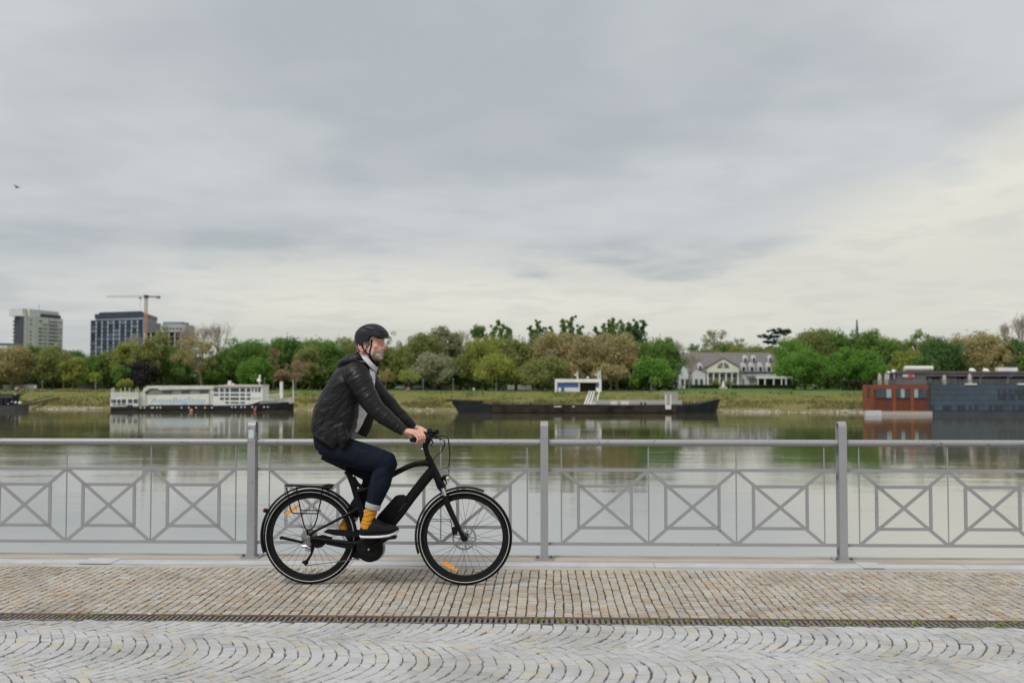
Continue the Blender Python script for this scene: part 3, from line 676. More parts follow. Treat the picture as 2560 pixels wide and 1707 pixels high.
def tree(px, top, w, bot, colr, style, s_):
    x = gx(px, 300); 
    for _ in range(3): Y = ys(x)+s_; x = gx(px, Y)
    zg = zb(x, Y); zt = at(px, top, Y).z; zbm = max(at(px, bot, Y).z, zg+1.0); rw = abs(gx(px+w/2, Y)-x)*(1.16 if style == 'dense' else 1.0)*(1.12 if colr in ('green', 'olive') else 1); H = zt-zg
    key = (next(n for lim, n in SEGS if px < lim), colr, style); CNT.setdefault(key, []).append(None)
    th = thing('tree', '', 'tree', (x, Y, zg)); CNT[key][-1] = th; TREELIST.append((px, key, th))
    lowc = zbm
    if style == 'bare':
        m = MB(); r0 = H*0.018; trunk_h = (H*0.36)
        m.tube([(x, Y, zg-0.3), (x+random.uniform(-.3, .3), Y, zg+trunk_h)], [r0*1.3, r0], 6); st_ = Vector((x, Y, zg+trunk_h))
        m.obj('trunk', M_bark, th, smooth=True)
        m = MB()
        for k in range(5):
            a = 2*math.pi*k/5+random.random(); sp_ = rw/H*1.5
            bare_branches(m, st_, Vector((math.cos(a)*sp_*.9, math.sin(a)*sp_*.9, 1)).normalized(), (H-trunk_h)*0.27, r0*.62, 1)
        V = np.array(m.v); top_z = np.percentile(V[:, 2], 99.7); k_ = (zt-st_.z)/(top_z-st_.z); kx = rw/max(1e-3, np.percentile(abs(V[:, 0]-x), 97.5))
        V[:, 2] = st_.z+(V[:, 2]-st_.z)*k_; V[:, 0] = x+(V[:, 0]-x)*kx; V[:, 1] = Y+(V[:, 1]-Y)*kx; m.v = [tuple(p_) for p_ in V]
        m.obj('crown', F['bare'], th, label=None)
        sel = RNG.choice(len(V), min(900, len(V))); leaf_mesh('twigs', V[sel]+RNG.normal(size=(len(sel), 3))*0.25, 0.13, F['bare'], (x, Y, zg), parent=th)
        return th
    nC, per, size, cr = {'dense': (88, 84, .31, .22), 'tall': (44, 70, .32, .26), 'round': (36, 55, .24, .22), 'sparse': (60, 48, .25, .14), 'plume': (0, 0, .30, 0), 'cedar': (0, 0, .3, 0), 'cone': (0, 0, .22, 0), 'lean': (52, 60, .28, .15)}[style]
    area = rw*(zt-lowc); k_a = max(0.5, min(1.9, area/55.0)); nC = int(nC*k_a)
    C_ = []; RR = []
    if style in ('dense', 'tall', 'round', 'sparse', 'lean'):
        hz = (zt-lowc)/2; cz = (zt+lowc)/2; seed = random.uniform(0, 100)
        while len(C_) < nC:
            d = Vector((random.gauss(0, 1), random.gauss(0, 1), random.gauss(0, 1))).normalized(); d = d/((abs(d.x)**2.8+abs(d.y)**2.8+abs(d.z)**2.8)**(1/2.8))
            rad = random.uniform(0.35, 1.0)**0.6 * (0.80 + 0.42*noise.noise(d*1.7+Vector((seed, 0, 0))))
            zf = d.z*rad
            ww = rw*(1.0-0.20*max(0, zf)+0.55*max(0, -zf))*1.08
            c_ = Vector((x+d.x*rad*ww, Y+d.y*rad*ww, cz+zf*hz*0.93)); 
            C_.append(c_); RR.append(cr*rw*random.uniform(0.75, 1.5)+0.25)
        mz = max(c_.z+r_ for c_, r_ in zip(C_, RR)); dz = zt-mz
        C_ = [Vector((c_.x, c_.y, c_.z+dz*(c_.z-lowc)/max(1e-3, (mz-lowc)))) for c_ in C_]
    elif style == 'plume':
        npl = max(3, int(rw/1.1)); per = 55
        for k in range(npl):
            xx = x+(-1+2*(k+.5)/npl)*rw*0.8; yy = Y+random.uniform(-1, 1)*rw*.5; tz = zt-random.uniform(0, .30)*(zt-lowc)*(0.4+abs(xx-x)/rw); z = lowc-1
            while z < tz:
                rr_ = 0.5+1.5*(1-((z-lowc)/(tz-lowc+.01))**2)*random.uniform(.5, 1.2)
                C_.append(Vector((xx+(xx-x)*.25*((z-lowc)/(zt-lowc))+random.gauss(0, .6), yy+random.gauss(0, .5), z))); RR.append(rr_*.55+.15); z += .38
    elif style == 'cedar':
        per = 80
        for k, (fz, f0, f1) in enumerate([(1.0, -.35, .85), (.93, -.1, .95), (.80, -1.0, .1), (.62, -.7, .0), (.55, .3, .9), (.42, -.6, .1), (.3, .0, .6), (.15, -.4, .3)]):
            for q in range(12):
                f = f0+(f1-f0)*q/11; C_.append(Vector((x+f*rw, Y+random.gauss(0, 1.2), lowc+(zt-lowc)*fz-.6+random.gauss(0, .3)))); RR.append(random.uniform(.6, 1.2))
    elif style == 'cone':
        per = 45
        for k in range(26):
            f = k/25; C_.append(Vector((x+random.gauss(0, .3)*rw*(1-f), Y+random.gauss(0, .3)*rw*(1-f), lowc+(zt-lowc)*f-.1))); RR.append(rw*(1-f)*.6+.08)
    n = len(C_); cc = np.array([tuple(c_) for c_ in C_]); rr_ = np.array(RR)
    P_ = np.repeat(cc, per, 0); g = RNG.normal(size=(n*per, 3)); g /= np.linalg.norm(g, axis=1)[:, None]
    flat = np.array([1, 1, .5]) if style == 'cedar' else np.array([1, 1, .85])
    P_ = P_+g*((RNG.uniform(0.25, 1, n*per)**.5)*np.where(RNG.random(n*per) < .13, RNG.uniform(1.1, 1.75, n*per), 1.0))[:, None]*np.repeat(rr_, per)[:, None]*flat
    o = leaf_mesh('crown', P_, size, F[colr], (x, Y, zg), parent=th); o.location = (0, 0, 0)
    m = MB(); r0 = H*0.020+0.05; bx_ = x; lean = 0
    if style == 'lean': bx_ = gx(px+20, Y)
    fork = max(1.5, (lowc-zg)+(zt-lowc)*0.25)
    m.tube([(bx_, Y, zg-.3), (bx_*.7+x*.3, Y, zg+fork*.5), (x*.85+bx_*.15, Y, zg+fork)], [r0*1.35, r0, r0*.8], 7)
    tips = [c_ for c_ in random.sample(C_, min(9 if style in ('sparse', 'lean') else 6, n))]
    tips = [c_ for c_ in tips if c_.z > zg+fork*.8] or tips[:1]
    limbs(m, (x*.85+bx_*.15, Y, zg), tips, r0*(1.3 if style in ('lean', 'sparse') else 1), fork)
    m.obj('trunk', M_bark2 if (colr in ('red', 'brown') or style == 'lean') else M_bark, th, smooth=True, sharp=180)
    return th
TREELIST = []
_fix = []
for a in TREES: tree(*a)
ORD = ['', 'first', 'second', 'third', 'fourth', 'fifth', 'sixth', 'seventh', 'eighth']
for key, lst in CNT.items():
    seg, colr, style = key; mem = sorted([t_ for t_ in TREELIST if t_[1] == key], key=lambda q: q[0])
    for i, (px, _, th) in enumerate(mem):
        base = f"{SHAPE[style]} {NAMES[colr]} tree {seg}"
        if px < 0 or px > 2575:
            OUT = globals().setdefault('OUTN', {}); sd = 'left' if px < 0 else 'right'; OUT[sd] = OUT.get(sd, 0)+1; th['label'] = f"{(ORD+['ninth', 'tenth', 'eleventh', 'twelfth'])[OUT[sd]]} listed tree beyond the {sd} edge of the view, {NAMES[colr]}"; continue
        th['label'] = base if len(mem) == 1 else f"{ORD[min(i+1, 8)]} {SHAPE[style].split()[-1]} {NAMES[colr]} tree {seg}"
        th['group'] = 'trees on the far river bank'
# dark undergrowth behind the first trunks
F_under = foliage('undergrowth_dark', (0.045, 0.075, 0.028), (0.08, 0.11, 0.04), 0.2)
P_ = []
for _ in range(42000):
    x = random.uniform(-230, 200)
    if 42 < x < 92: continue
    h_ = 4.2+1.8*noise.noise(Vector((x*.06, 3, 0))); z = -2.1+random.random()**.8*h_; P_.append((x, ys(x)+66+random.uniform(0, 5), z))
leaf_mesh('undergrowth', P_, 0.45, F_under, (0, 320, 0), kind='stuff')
F_wood = foliage('distant_wood', (0.14, 0.19, 0.05), (0.20, 0.23, 0.075), 0.3)
P_ = []
for _ in range(60000):
    x = random.uniform(-260, 230); 
    h_ = 11.5+2.0*noise.noise(Vector((x*.045, 8, 0)))+1.4*noise.noise(Vector((x*.2, 1, 0))); 
    if 40 < x < 95: continue
    z = -2+random.random()*h_; P_.append((x, ys(x)+104+random.uniform(0, 10), z))
leaf_mesh('distant_wood', P_, 0.55, F_wood, (0, 360, 0), kind='stuff')
P_ = []
for _ in range(22000):
    x = random.uniform(30, 120); 
    h_ = 9.0+2.0*noise.noise(Vector((x*.07, 8, 0)))+1.4*noise.noise(Vector((x*.2, 1, 0)))
    z = -2+random.random()*h_; P_.append((x, ys(x)+165+random.uniform(0, 10), z))
leaf_mesh('wood_behind_villa', P_, 0.6, F_wood, (0, 400, 0), kind='stuff')
# ================================================================== BUILDINGS ON THE FAR SIDE
M_wht = mat('white_render', (0.58, 0.59, 0.62), 0.8, scale=0.4, var=0.06)
M_wht2 = mat('white_paint', (0.74, 0.74, 0.71), 0.6, scale=0.5, var=0.06)
M_crm = mat('cream_paint', (0.68, 0.68, 0.60), 0.7, scale=0.5, var=0.05)
M_glass = mat('window_glass', (0.05, 0.065, 0.08), 0.12, scale=0.3, var=0.3, spec=0.8)
M_glass_b = mat('window_glass_bluish', (0.045, 0.07, 0.12), 0.1, scale=0.15, var=0.4, spec=0.9)
M_gdark = mat('dark_cladding', (0.045, 0.05, 0.075), 0.6, scale=0.5)
M_navy = mat('navy_panel', (0.035, 0.05, 0.095), 0.45, scale=0.3, var=0.2)
M_steelw = mat('pale_fin', (0.42, 0.46, 0.52), 0.5)
M_roof = mat('roof_shingle', (0.175, 0.155, 0.155), 0.85, scale=1.2, var=0.15, stretch=(1, 1, 4))
M_orange = mat('crane_orange_hazed', (0.55, 0.29, 0.20), 0.6); M_cream = mat('crane_cream_hazed', (0.58, 0.48, 0.38), 0.6); M_black = mat('black_paint', (0.025, 0.025, 0.03), 0.6)  # crane orange and cream are lightened, distance haze painted into the colour
M_hedge = foliage('hedge', (0.02, 0.042, 0.015), (0.035, 0.06, 0.02), 0.1)
def face_box(m, p0, p1, u0, u1, z0, z1, out0, out1):   # slab on the facade p0->p1 (left to right seen from the camera)
    p0 = Vector((p0[0], p0[1], 0)); p1 = Vector((p1[0], p1[1], 0)); d = p1-p0; n = Vector((d.y, -d.x, 0)).normalized()
    a = p0+d*u0; b = p0+d*u1; q = [a+n*out1, b+n*out1, b+n*out0, a+n*out0]
    return m.hexa([(p.x, p.y, z0) for p in q]+[(p.x, p.y, z1) for p in q])
# --- white tower block
A, B, C = (gx(33, 712), 712), (gx(57.5, 700), 700), (gx(155, 742), 742); D = (A[0]+C[0]-B[0], A[1]+C[1]-B[1])
zt = at(57, 789, 700).z
tb = thing('tower_block', 'tall white apartment tower block with dark grey side wall, far left', 'apartment block', (B[0], B[1], -2.1))
MB().plan([B, C, D, A], -2.5, zt).obj('wall', M_wht, tb)
m = MB(); face_box(m, A, B, 0.03, 0.995, -2.3, zt-0.3, 0.01, 0.25); m.obj('side_cladding', M_gdark, tb)
m = MB(); face_box(m, B, C, 0.05, 0.98, zt, zt+5.4, -14, -3); m.obj('roof_house', M_wht, tb)
m = MB(); face_box(m, B, C, 0.50, 0.97, zt+.1, zt+2.6, -2.8, -0.8); m.obj('roof_screen', M_gdark, tb)
m = MB(); face_box(m, B, C, 0.155, 0.20, zt+.1, zt+5.2, -2.6, -1.2); m.obj('chimney', M_crm, tb)
p = Vector((B[0], B[1], 0)).lerp(Vector((C[0], C[1], 0)), 0.26); MB().tube([(p.x, p.y+6, zt+5), (p.x, p.y+6, zt+9.6)], .12, 5).obj('antenna', M_gdark, tb)
rows = 11; fh = (zt+2.1)/14.0
for r_ in range(10):
    z0 = zt-0.9-(r_+1)*2.75
    for (u0, u1) in ((.155, .185), (.37, .45), (.475, .505), (.53, .57), (.64, .765), (.79, .86), (.885, .915), (.935, .965)):
        if random.random() < 0.13: continue
        m = MB(); face_box(m, B, C, u0, u1, z0+.1, z0+1.35, 0.02, 0.12); m.obj('window', M_glass if random.random() < .8 else M_glass_b, tb)
    m = MB(); face_box(m, B, C, .35, .99, z0-.35, z0-.05, 0.02, 0.5); m.obj('balcony_ledge', M_wht2, tb)
    m = MB(); face_box(m, B, C, -.04, .0, z0-.3, z0+.8, -10, -9) if False else None
    m = MB(); a_ = Vector((A[0]-1.6, A[1], 0)); m.box(A[0]-1.3, A[0]-.05, A[1]+.5, A[1]+4, z0-.2, z0+.85); m.obj('balcony', M_glass_b, tb)
for u in (.09, .31, .62, .775):
    m = MB(); face_box(m, B, C, u-.004, u+.004, -2, zt-.2, 0.015, 0.14); m.obj('facade_joint', M_steelw if u < .5 else M_gdark, tb)
M_navyw = mat('navy_glass', (.03, .045, .085), .35, spec=.4, var=.3, scale=.1); M_steeld = mat('blind_grey', (.15, .17, .22), .6)
# --- dark office block
A, B, C = (gx(225, 812), 812), (gx(358, 796), 796), (gx(400, 860), 860); D = (A[0]+C[0]-B[0], A[1]+C[1]-B[1])
zt = at(300, 800, 804).z; zt2 = at(300, 783, 804).z
ob = thing('office_block', 'dark blue glass office block behind the trees beside the tower crane', 'office building', (B[0], B[1], -2.1))
MB().plan([A, B, C, D], -2.5, zt).obj('wall', M_navy, ob)
def lerp2(p, q, f): return (p[0]+(q[0]-p[0])*f, p[1]+(q[1]-p[1])*f)
cen = ((A[0]+B[0]+C[0]+D[0])/4, (A[1]+B[1]+C[1]+D[1])/4)
ins = lambda p, f: (p[0]+(cen[0]-p[0])*f, p[1]+(cen[1]-p[1])*f)
A2, B2, C2, D2 = ins(A, .13), ins(B, .04), ins(C, .13), ins(D, .1)
MB().plan([A2, B2, C2, D2], zt, zt2-3.6).obj('glazed_storey', M_steelw, ob)
MB().plan([ins(A, .10), ins(B, .02), ins(C, .10), ins(D, .1)], zt2-3.6, zt2).obj('roof_storey', M_navy, ob)
m = MB(); MB().plan([ins(A, .22), ins(B, .14), ins(C, .4), ins(D, .4)], zt2, zt2+1.6).obj('roof_plant', M_gdark, ob)
fhh = 3.35
for r_ in range(9):
    z1 = zt-0.5-r_*fhh
    m = MB(); face_box(m, A, B, 0, 1, z1, z1+.7, 0.02, 0.5); m.obj('floor_band', M_gdark, ob)
    for c_ in range(9):
        u0 = c_/9+.012
        m = MB(); face_box(m, A, B, u0, u0+1/9-.03, z1-fhh+.55, z1-.1, 0.02, 0.1); m.obj('window', random.choice([M_navyw, M_navyw, M_navyw, M_glass_b, M_steeld]), ob)
    m = MB(); face_box(m, B, C, 0.05, .95, z1-fhh+.55, z1-.1, 0.02, 0.1); m.obj('window', M_navyw, ob)
for c_ in range(10):
    u0 = c_/9
    m = MB(); face_box(m, A, B, max(0, u0-.012), min(1, u0+.010), -2, zt-.6, 0.04, 0.42); m.obj('fin', M_steelw, ob)
for c_ in range(12):
    m = MB(); face_box(m, B, C, c_/12+.02, c_/12+.045, zt-11, zt-.6, 0.04, 0.4); m.obj('fin', M_steelw, ob)
m = MB(); face_box(m, ins(B, .02), ins(C, .10), 0.05, .5, zt2-2.3, zt2-.9, 0.1, 0.3); m.obj('roof_sign', mat('sign_red', (.45, .06, .07), .6), ob, label='small red sign on the roof storey')
# --- grey building and unfinished frame right of the office
x0, x1 = gx(400, 780), gx(462, 780)
gb = thing('grey_building', 'pale grey flat building peeping out right of the dark office block', 'building', (x0, 780, -2.1))
zt = at(430, 811, 780).z; MB().box(x0, x1, 780, 800, -2.5, zt).obj('wall', mat('grey_render', (.42, .42, .46), .8), gb)
MB().box(x0+1, x1-4, 782, 799, zt, zt+2.2).obj('roof_storey', mat('grey_slate', (.22, .24, .30), .7), gb)
for k in range(6): MB().box(x0+1.5+k*2.8, x0+3+k*2.8, 779.8, 779.95, zt-4, zt-2.6).obj('window', M_glass, gb)
uf = thing('unfinished_building', 'low reddish concrete building frame under construction right of the crane', 'building', (gx(360, 700), 700, -2.1))
x0, x1 = gx(360, 700), gx(450, 700); zt = at(400, 829, 700).z
for k in range(4): MB().box(x0, x1, 700, 712, zt-.4-k*3.4, zt-k*3.4).obj('floor_slab', mat('raw_concrete', (.36, .25, .2), .9) if k == 0 else bpy.data.materials['raw_concrete'], uf)
for k in range(7):
    xx = x0+(x1-x0)*k/6; MB().box(xx-.3, xx+.3, 700.4, 701, -2.2, zt-.5).obj('column', M_wht, uf)
MB().box(x0+.5, x1-.5, 704, 711, -2.2, zt-.5).obj('inner_wall', M_gdark, uf)
lb = thing('low_building', 'low pale flat-roofed building at the far left edge above the trees', 'building', (gx(-20, 640), 640, -2.1))
MB().box(gx(-60, 640), gx(16, 640), 640, 655, -2.5, at(8, 861, 640).z).obj('wall', M_wht, lb)
MB().box(gx(-60, 640), gx(18, 640), 639.5, 656, at(8, 861, 640).z, at(8, 858, 640).z).obj('roof', M_gdark, lb)
# --- tower crane
Yc = 740; cx = gx(362.5, Yc); sc_ = Yc/FPX
cr = thing('tower_crane', 'orange and cream tower crane above the dark office block', 'crane', (cx, Yc, -2.1))
def lattice(m, a, b, w, n, r_):
    a = Vector(a); b = Vector(b); d = (b-a); up = Vector((0,0,1)) if abs(d.normalized().z) < .5 else Vector((1,0,0)); s2 = d.cross(up).normalized(); u2 = s2.cross(d).normalized()
    cs = [(1,1),(1,-1),(-1,-1),(-1,1)]; prev = None
    for i, j in cs: m.bar(a+s2*i*w/2+u2*j*w/2, b+s2*i*w/2+u2*j*w/2, r_, r_)
    for k in range(n):
        p = a+d*(k/n); q = a+d*((k+1)/n)
        for e in range(4):
            i, j = cs[e]; i2, j2 = cs[(e+1) % 4]
            if k % 2: i, j, i2, j2 = i2, j2, i, j
            m.bar(p+s2*i*w/2+u2*j*w/2, q+s2*i2*w/2+u2*j2*w/2, r_*.7, r_*.7)
            m.bar(p+s2*i*w/2+u2*j*w/2, p+s2*i2*w/2+u2*j2*w/2, r_*.6, r_*.6)
zc1 = at(362, 780, Yc).z; zc2 = at(362, 745, Yc).z
m = MB(); lattice(m, (cx, Yc, -2), (cx, Yc, zc1), 1.6, 22, .28); m.obj('lower_mast', M_orange, cr)
m = MB(); lattice(m, (cx, Yc, zc1), (cx, Yc, zc2), 1.6, 8, .28); m.obj('upper_mast', M_cream, cr)
MB().box(cx-1.1, cx+1.3, Yc-1.5, Yc+1.5, zc2, zc2+2.2).obj('cabin', M_gdark, cr)
zj = at(362, 741, Yc).z
m = MB(); lattice(m, (cx, Yc, zj), (gx(253, Yc), Yc+6, zj+.4), 1.2, 30, .12); m.obj('jib', mat('crane_pale_hazed', (.56, .51, .40), .6), cr)  # jib colour paled too, with the haze put into the paint
m = MB(); lattice(m, (cx+1, Yc, zj-.2), (gx(398, Yc), Yc-1, zj-.4), .9, 8, .2); m.obj('counter_jib', M_gdark, cr)
MB().box(gx(390, Yc), gx(398, Yc), Yc-2, Yc+.5, zj-1.6, zj+.2).obj('counterweight', mat('cw', (.2, .2, .2), .9), cr)
xt = gx(347, Yc); MB().box(xt-.9, xt+.9, Yc, Yc+1.6, zj-1.6, zj-.8).obj('trolley', M_gdark, cr)
MB().tube([(xt, Yc+1, zj-1), (xt, Yc+1, at(347, 770, Yc).z)], .08, 4).obj('hoist_rope', M_gdark, cr)
# --- white villa
YV = 362; s_ = YV/FPX
def V(px, py, Y=YV): q = at(px, py, Y); return (q.x, q.z)
vz0 = zb(80, 362)
vl = thing('villa', 'long white villa with grey hipped roof, gabled portico and dormers', 'villa', (V(1830, 970)[0], YV, vz0))
# zoom frame (1660,850) scale 6.918
def Z(X, Y_): return (1660+X/6.918, 850+Y_/6.918)
x0 = V(*Z(235, 500))[0]; x1 = V(*Z(1940, 500))[0]; ze = V(*Z(600, 540))[1]; zr = V(*Z(900, 205))[1]
MB().box(x0+.6, x1, YV, YV+16, vz0-.3, ze).obj('wall', M_wht, vl)
xl, xr = V(*Z(300, 300))[0], V(*Z(2000, 300))[0]
m = MB(); m.add([(x0-.3, YV-.7, ze-.2), (x1+3, YV-.7, ze-.2), (x1+3, YV+16.7, ze-.2), (x0-.3, YV+16.7, ze-.2), (x0+1.0, YV+8, zr), (x1+2, YV+8, zr)],
      [(0,3,2,1), (0,1,5,4), (1,2,5), (2,3,4,5), (3,0,4)]); m.obj('roof', M_roof, vl)
# portico
a = V(*Z(730, 560)); b_ = V(*Z(1275, 560)); ap = V(*Z(1000, 318)); e2 = V(*Z(730, 478))[1]
m = MB(); m.prism([(a[0], a[1]), (b_[0], a[1]), (b_[0], e2), (ap[0], ap[1]), (a[0], e2)], YV-2.6, YV-.2); m.obj('gable', M_crm, vl)
m = MB(); m.prism([(a[0]-.3, e2), (ap[0], ap[1]), (ap[0], ap[1]+.35), (a[0]-.3, e2+.4)], YV-2.9, YV+6); m.prism([(b_[0]+.3, e2), (b_[0]+.3, e2+.4), (ap[0]+.002, ap[1]+.35), (ap[0]+.002, ap[1])], YV-2.9, YV+6); m.obj('gable_roof', M_roof, vl)
c0 = V(*Z(1003, 485)); ra = V(*Z(1105, 485))[0]-c0[0]
for sgn in (-1, 1):
    pts = [(c0[0]+sgn*.25, c0[1])]+[(c0[0]+sgn*max(.25, ra*math.cos(t_)), c0[1]+ra*.95*math.sin(t_)) for t_ in np.linspace(0, math.pi/2*.95, 9)]
    MB().prism(pts, YV-2.66, YV-2.63).obj('arched_window', M_glass, vl)
    m = MB()
    for t_ in (.5, 1.0): m.bar((c0[0]+sgn*.3, YV-2.7, c0[1]+.1), (c0[0]+sgn*ra*math.cos(t_), YV-2.7, c0[1]+ra*.95*math.sin(t_)), .1, .05)
    m.obj('glazing_bar', M_wht2, vl)
for X_ in (742, 842, 945, 1055, 1158, 1262):
    xx = V(*Z(X_, 600))[0]; MB().lathe((xx, YV-2.2, vz0), [(0, 0), (.38, 0), (.32, .4), (.28, 3.6), (.26, a[1]-vz0-.3), (.36, a[1]-vz0-.004), (0, a[1]-vz0-.004)], 10, 'z').obj('column', M_wht2, vl, smooth=True)
def win(X0, X1, Y0, Y1, out=0.04, nb=2, gl=None):
    p = V(*Z(X0, Y1)); q = V(*Z(X1, Y0)); w = MB().box(p[0], q[0], YV-out-.05, YV-out, p[1], q[1]).obj('window', M_wht2, vl)
    for k in range(nb):
        g = (q[0]-p[0]-.15)/nb; MB().box(p[0]+.12+k*g, p[0]+.03+(k+1)*g, YV-out-.08, YV-out-.052, p[1]+.12, q[1]-.12).obj('pane', gl or M_glass, w)
for X_ in (792, 893, 1105, 1212): win(X_-38, X_+38, 590, 650, .04, 3); win(X_-38, X_+38, 675, 760, .04, 3)
win(965, 1040, 590, 650, .04, 3)
dz = V(*Z(960, 780)); dq = V(*Z(1020, 685)); MB().box(dz[0], dq[0], YV-.12, YV-.05, vz0, dq[1]).obj('door', M_black, vl)
for (a0, a1) in ((300, 380), (590, 640), (640, 700), (1350, 1390), (1475, 1515), (1520, 1560)): win(a0, a1, 660, 765, .04, 2)
win(310, 370, 490, 540, -.0, 2); 
# lower wings and left annexe
p = V(*Z(135, 750)); q = V(*Z(240, 650)); MB().box(p[0], q[0], YV-1, YV+8, vz0-.2, q[1]).obj('annexe', M_wht, vl)
r_ = V(*Z(240, 575)); MB().prism([(p[0]-.4, q[1]), (r_[0], q[1]), (r_[0], r_[1]), (p[0]-.1, r_[1])], YV-1.3, YV+8.2).obj('annexe_roof', M_roof, vl)
w = V(*Z(185, 735)); w2 = V(*Z(215, 680)); MB().box(w[0], w2[0], YV-1.08, YV-1.02, w[1], w2[1]).obj('window', M_glass, vl)
for (X0_, X1_, XA, YT) in ((250, 440, 350, 415), (480, 700, 560, 520)):
    p = V(*Z(X0_, 700)); q = V(*Z(X1_, 575)); ap = V(*Z(XA, YT)); MB().prism([(p[0], vz0), (q[0], vz0), (q[0], q[1]), (ap[0], ap[1]), (p[0], q[1])], YV-1.8, YV-.3).obj('gable_bay', M_wht, vl)
    for f in (.3, .7):
        cxx = p[0]+(q[0]-p[0])*f; MB().box(cxx-.55, cxx+.55, YV-1.86, YV-1.81, vz0+.9, vz0+3.3).obj('window', M_glass, vl)
def dormer(X, Y0, Y1, w_, lower=True):
    p = V(*Z(X, Y1)); q = V(*Z(X, Y0)); hw = w_/2*s_/6.918*1.0; yy = YV + (0.6 if lower else 4.2)
    d = MB().prism([(p[0]-hw, p[1]), (p[0]+hw, p[1]), (p[0]+hw, p[1]+(q[1]-p[1])*.55), (p[0]+hw*.6, p[1]+(q[1]-p[1])*.85), (p[0], q[1]), (p[0]-hw*.6, p[1]+(q[1]-p[1])*.85), (p[0]-hw, p[1]+(q[1]-p[1])*.55)], yy-1.0, yy+2.5).obj('dormer', M_wht, vl)
    MB().box(p[0]-hw*.6, p[0]+hw*.6, yy-1.06, yy-1.01, p[1]+.1, p[1]+(q[1]-p[1])*.5).obj('pane', M_glass, d)
for X_ in (1375, 1520, 1665, 1812): dormer(X_, 385, 545, 84)
for X_ in (1440, 1590, 1880): dormer(X_, 255, 365, 70, False)
dormer(625, 395, 500, 74)
# terrace right
p = V(*Z(1390, 575)); q = V(*Z(1930, 545)); MB().box(p[0], q[0], YV-2.2, YV-.9, p[1]-.1, q[1]-.2).obj('blue_awning', M_navy, vl)
p = V(*Z(1560, 665)); q = V(*Z(2220, 620)); MB().box(p[0], q[0], YV-4.5, YV-.3, p[1], q[1]).obj('terrace_roof', M_wht2, vl)
for X_ in (1580, 1700, 1850, 1985, 2060, 2210): xx = V(*Z(X_, 700))[0]; MB().box(xx-.2, xx+.2, YV-4.4, YV-4.0, vz0, p[1]-.003).obj('terrace_post', M_wht2, vl)
xa, xb = V(*Z(1600, 700))[0], V(*Z(2190, 700))[0]; MB().box(xa, xb, YV-.34, YV-.31, vz0, p[1]-.003).obj('terrace_glazing', M_glass, vl)
k = 0
for X_ in range(1440, 1930, 45):
    xx = V(*Z(X_, 600))[0]; MB().box(xx-.12, xx+.12, YV-2.7, YV-2.4, V(*Z(X_, 615))[1], V(*Z(X_, 585))[1]).obj('pergola_rafter', M_wht2, vl)
# hedge, statue, car
P_ = []
xa, xb = V(*Z(370, 800), 352)[0], V(*Z(2240, 800), 352)[0]
for _ in range(9000): P_.append((random.uniform(xa, xb), 351+random.uniform(0, 1.6), random.uniform(-2.1, -2.1+1.25)))
o = leaf_mesh('hedge', P_, .2, M_hedge, ((xa+xb)/2, 352, -2.1)); props(o, 'long low clipped dark hedge in front of the white villa', 'hedge')
for (X_, lab) in ((890, 'left of the villa door'), (1120, 'right of the villa door')):
    xx = at(*Z(X_, 800), 354).x; P_ = [(xx+random.gauss(0, .7), 354+random.gauss(0, .7), -2.1+1.6+random.gauss(0, .65)) for _ in range(900)]
    o = leaf_mesh('shrub', P_, .2, F['olive'], (xx, 354, -2.1)); props(o, f'rounded olive shrub {lab}', 'shrub')
xx = at(*Z(1025, 850), 346).x; zb0 = -2.1
stt = thing('statue', 'small white statue on a stone plinth in front of the villa portico', 'statue', (xx, 346, zb0))
MB().box(xx-1.25, xx+1.25, 345.2, 346.8, zb0-.1, zb0+.75).obj('plinth', mat('plinth_stone', (.55, .5, .42), .8), stt)
MB().lathe((xx, 346, zb0+.75), [(0,0),(.62,0),(.6,.35),(.35,.7),(.45,1.2),(.28,1.55),(.12,1.7),(.2,1.9),(.16,2.12),(0,2.2)], 12, 'z').obj('figure', M_wht2, stt, smooth=True)
def car(px, Y, zc, colr, lab, flip=1, nm='parked_car'):
    x = gx(px, Y); L_ = 4.4; H_ = 1.45; t_ = thing(nm, lab, 'car', (x, Y, zc)); mt = mat('car_paint_'+colr[0], colr[1], .3, .3, var=.02, coat=.5)
    pr = [(-2.2, .35), (-2.15, .8), (-1.7, .92), (-1.0, 1.4), (.5, 1.45), (1.2, .95), (2.05, .82), (2.2, .5), (2.2, .3), (-2.15, .25)]
    MB().prism([(x+flip*a_, zc+b__) for a_, b__ in pr], Y-.85, Y+.85).obj('body', mt, t_)
    gl = [(-1.45, .95), (-.92, 1.33), (.42, 1.37), (1.0, .97)]
    MB().prism([(x+flip*a_, zc+b__) for a_, b__ in gl], Y-.858, Y-.852).obj('side_window', M_glass, t_)
    for a_ in (-1.35, 1.4): MB().lathe((x+a_*flip, Y-.87, zc+.32), [(0, 0), (.32, 0), (.32, .2), (0, .2)], 14, 'y').obj('wheel', M_black, t_)
car(1693, 345, -2.08, ('silver', (.42, .45, .5)), 'silver car parked left of the white villa')
car(1648, 352, -2.08, ('white', (.6, .62, .64)), 'white car parked under the trees left of the villa', -1)
car(1005, 318, -2.08, ('white2', (.62, .62, .6)), "white car parked under the trees just right of the cyclist's arm")
car(1042, 322, -2.08, ('white3', (.6, .6, .6)), 'second white car parked under the trees right of the cyclist', -1)
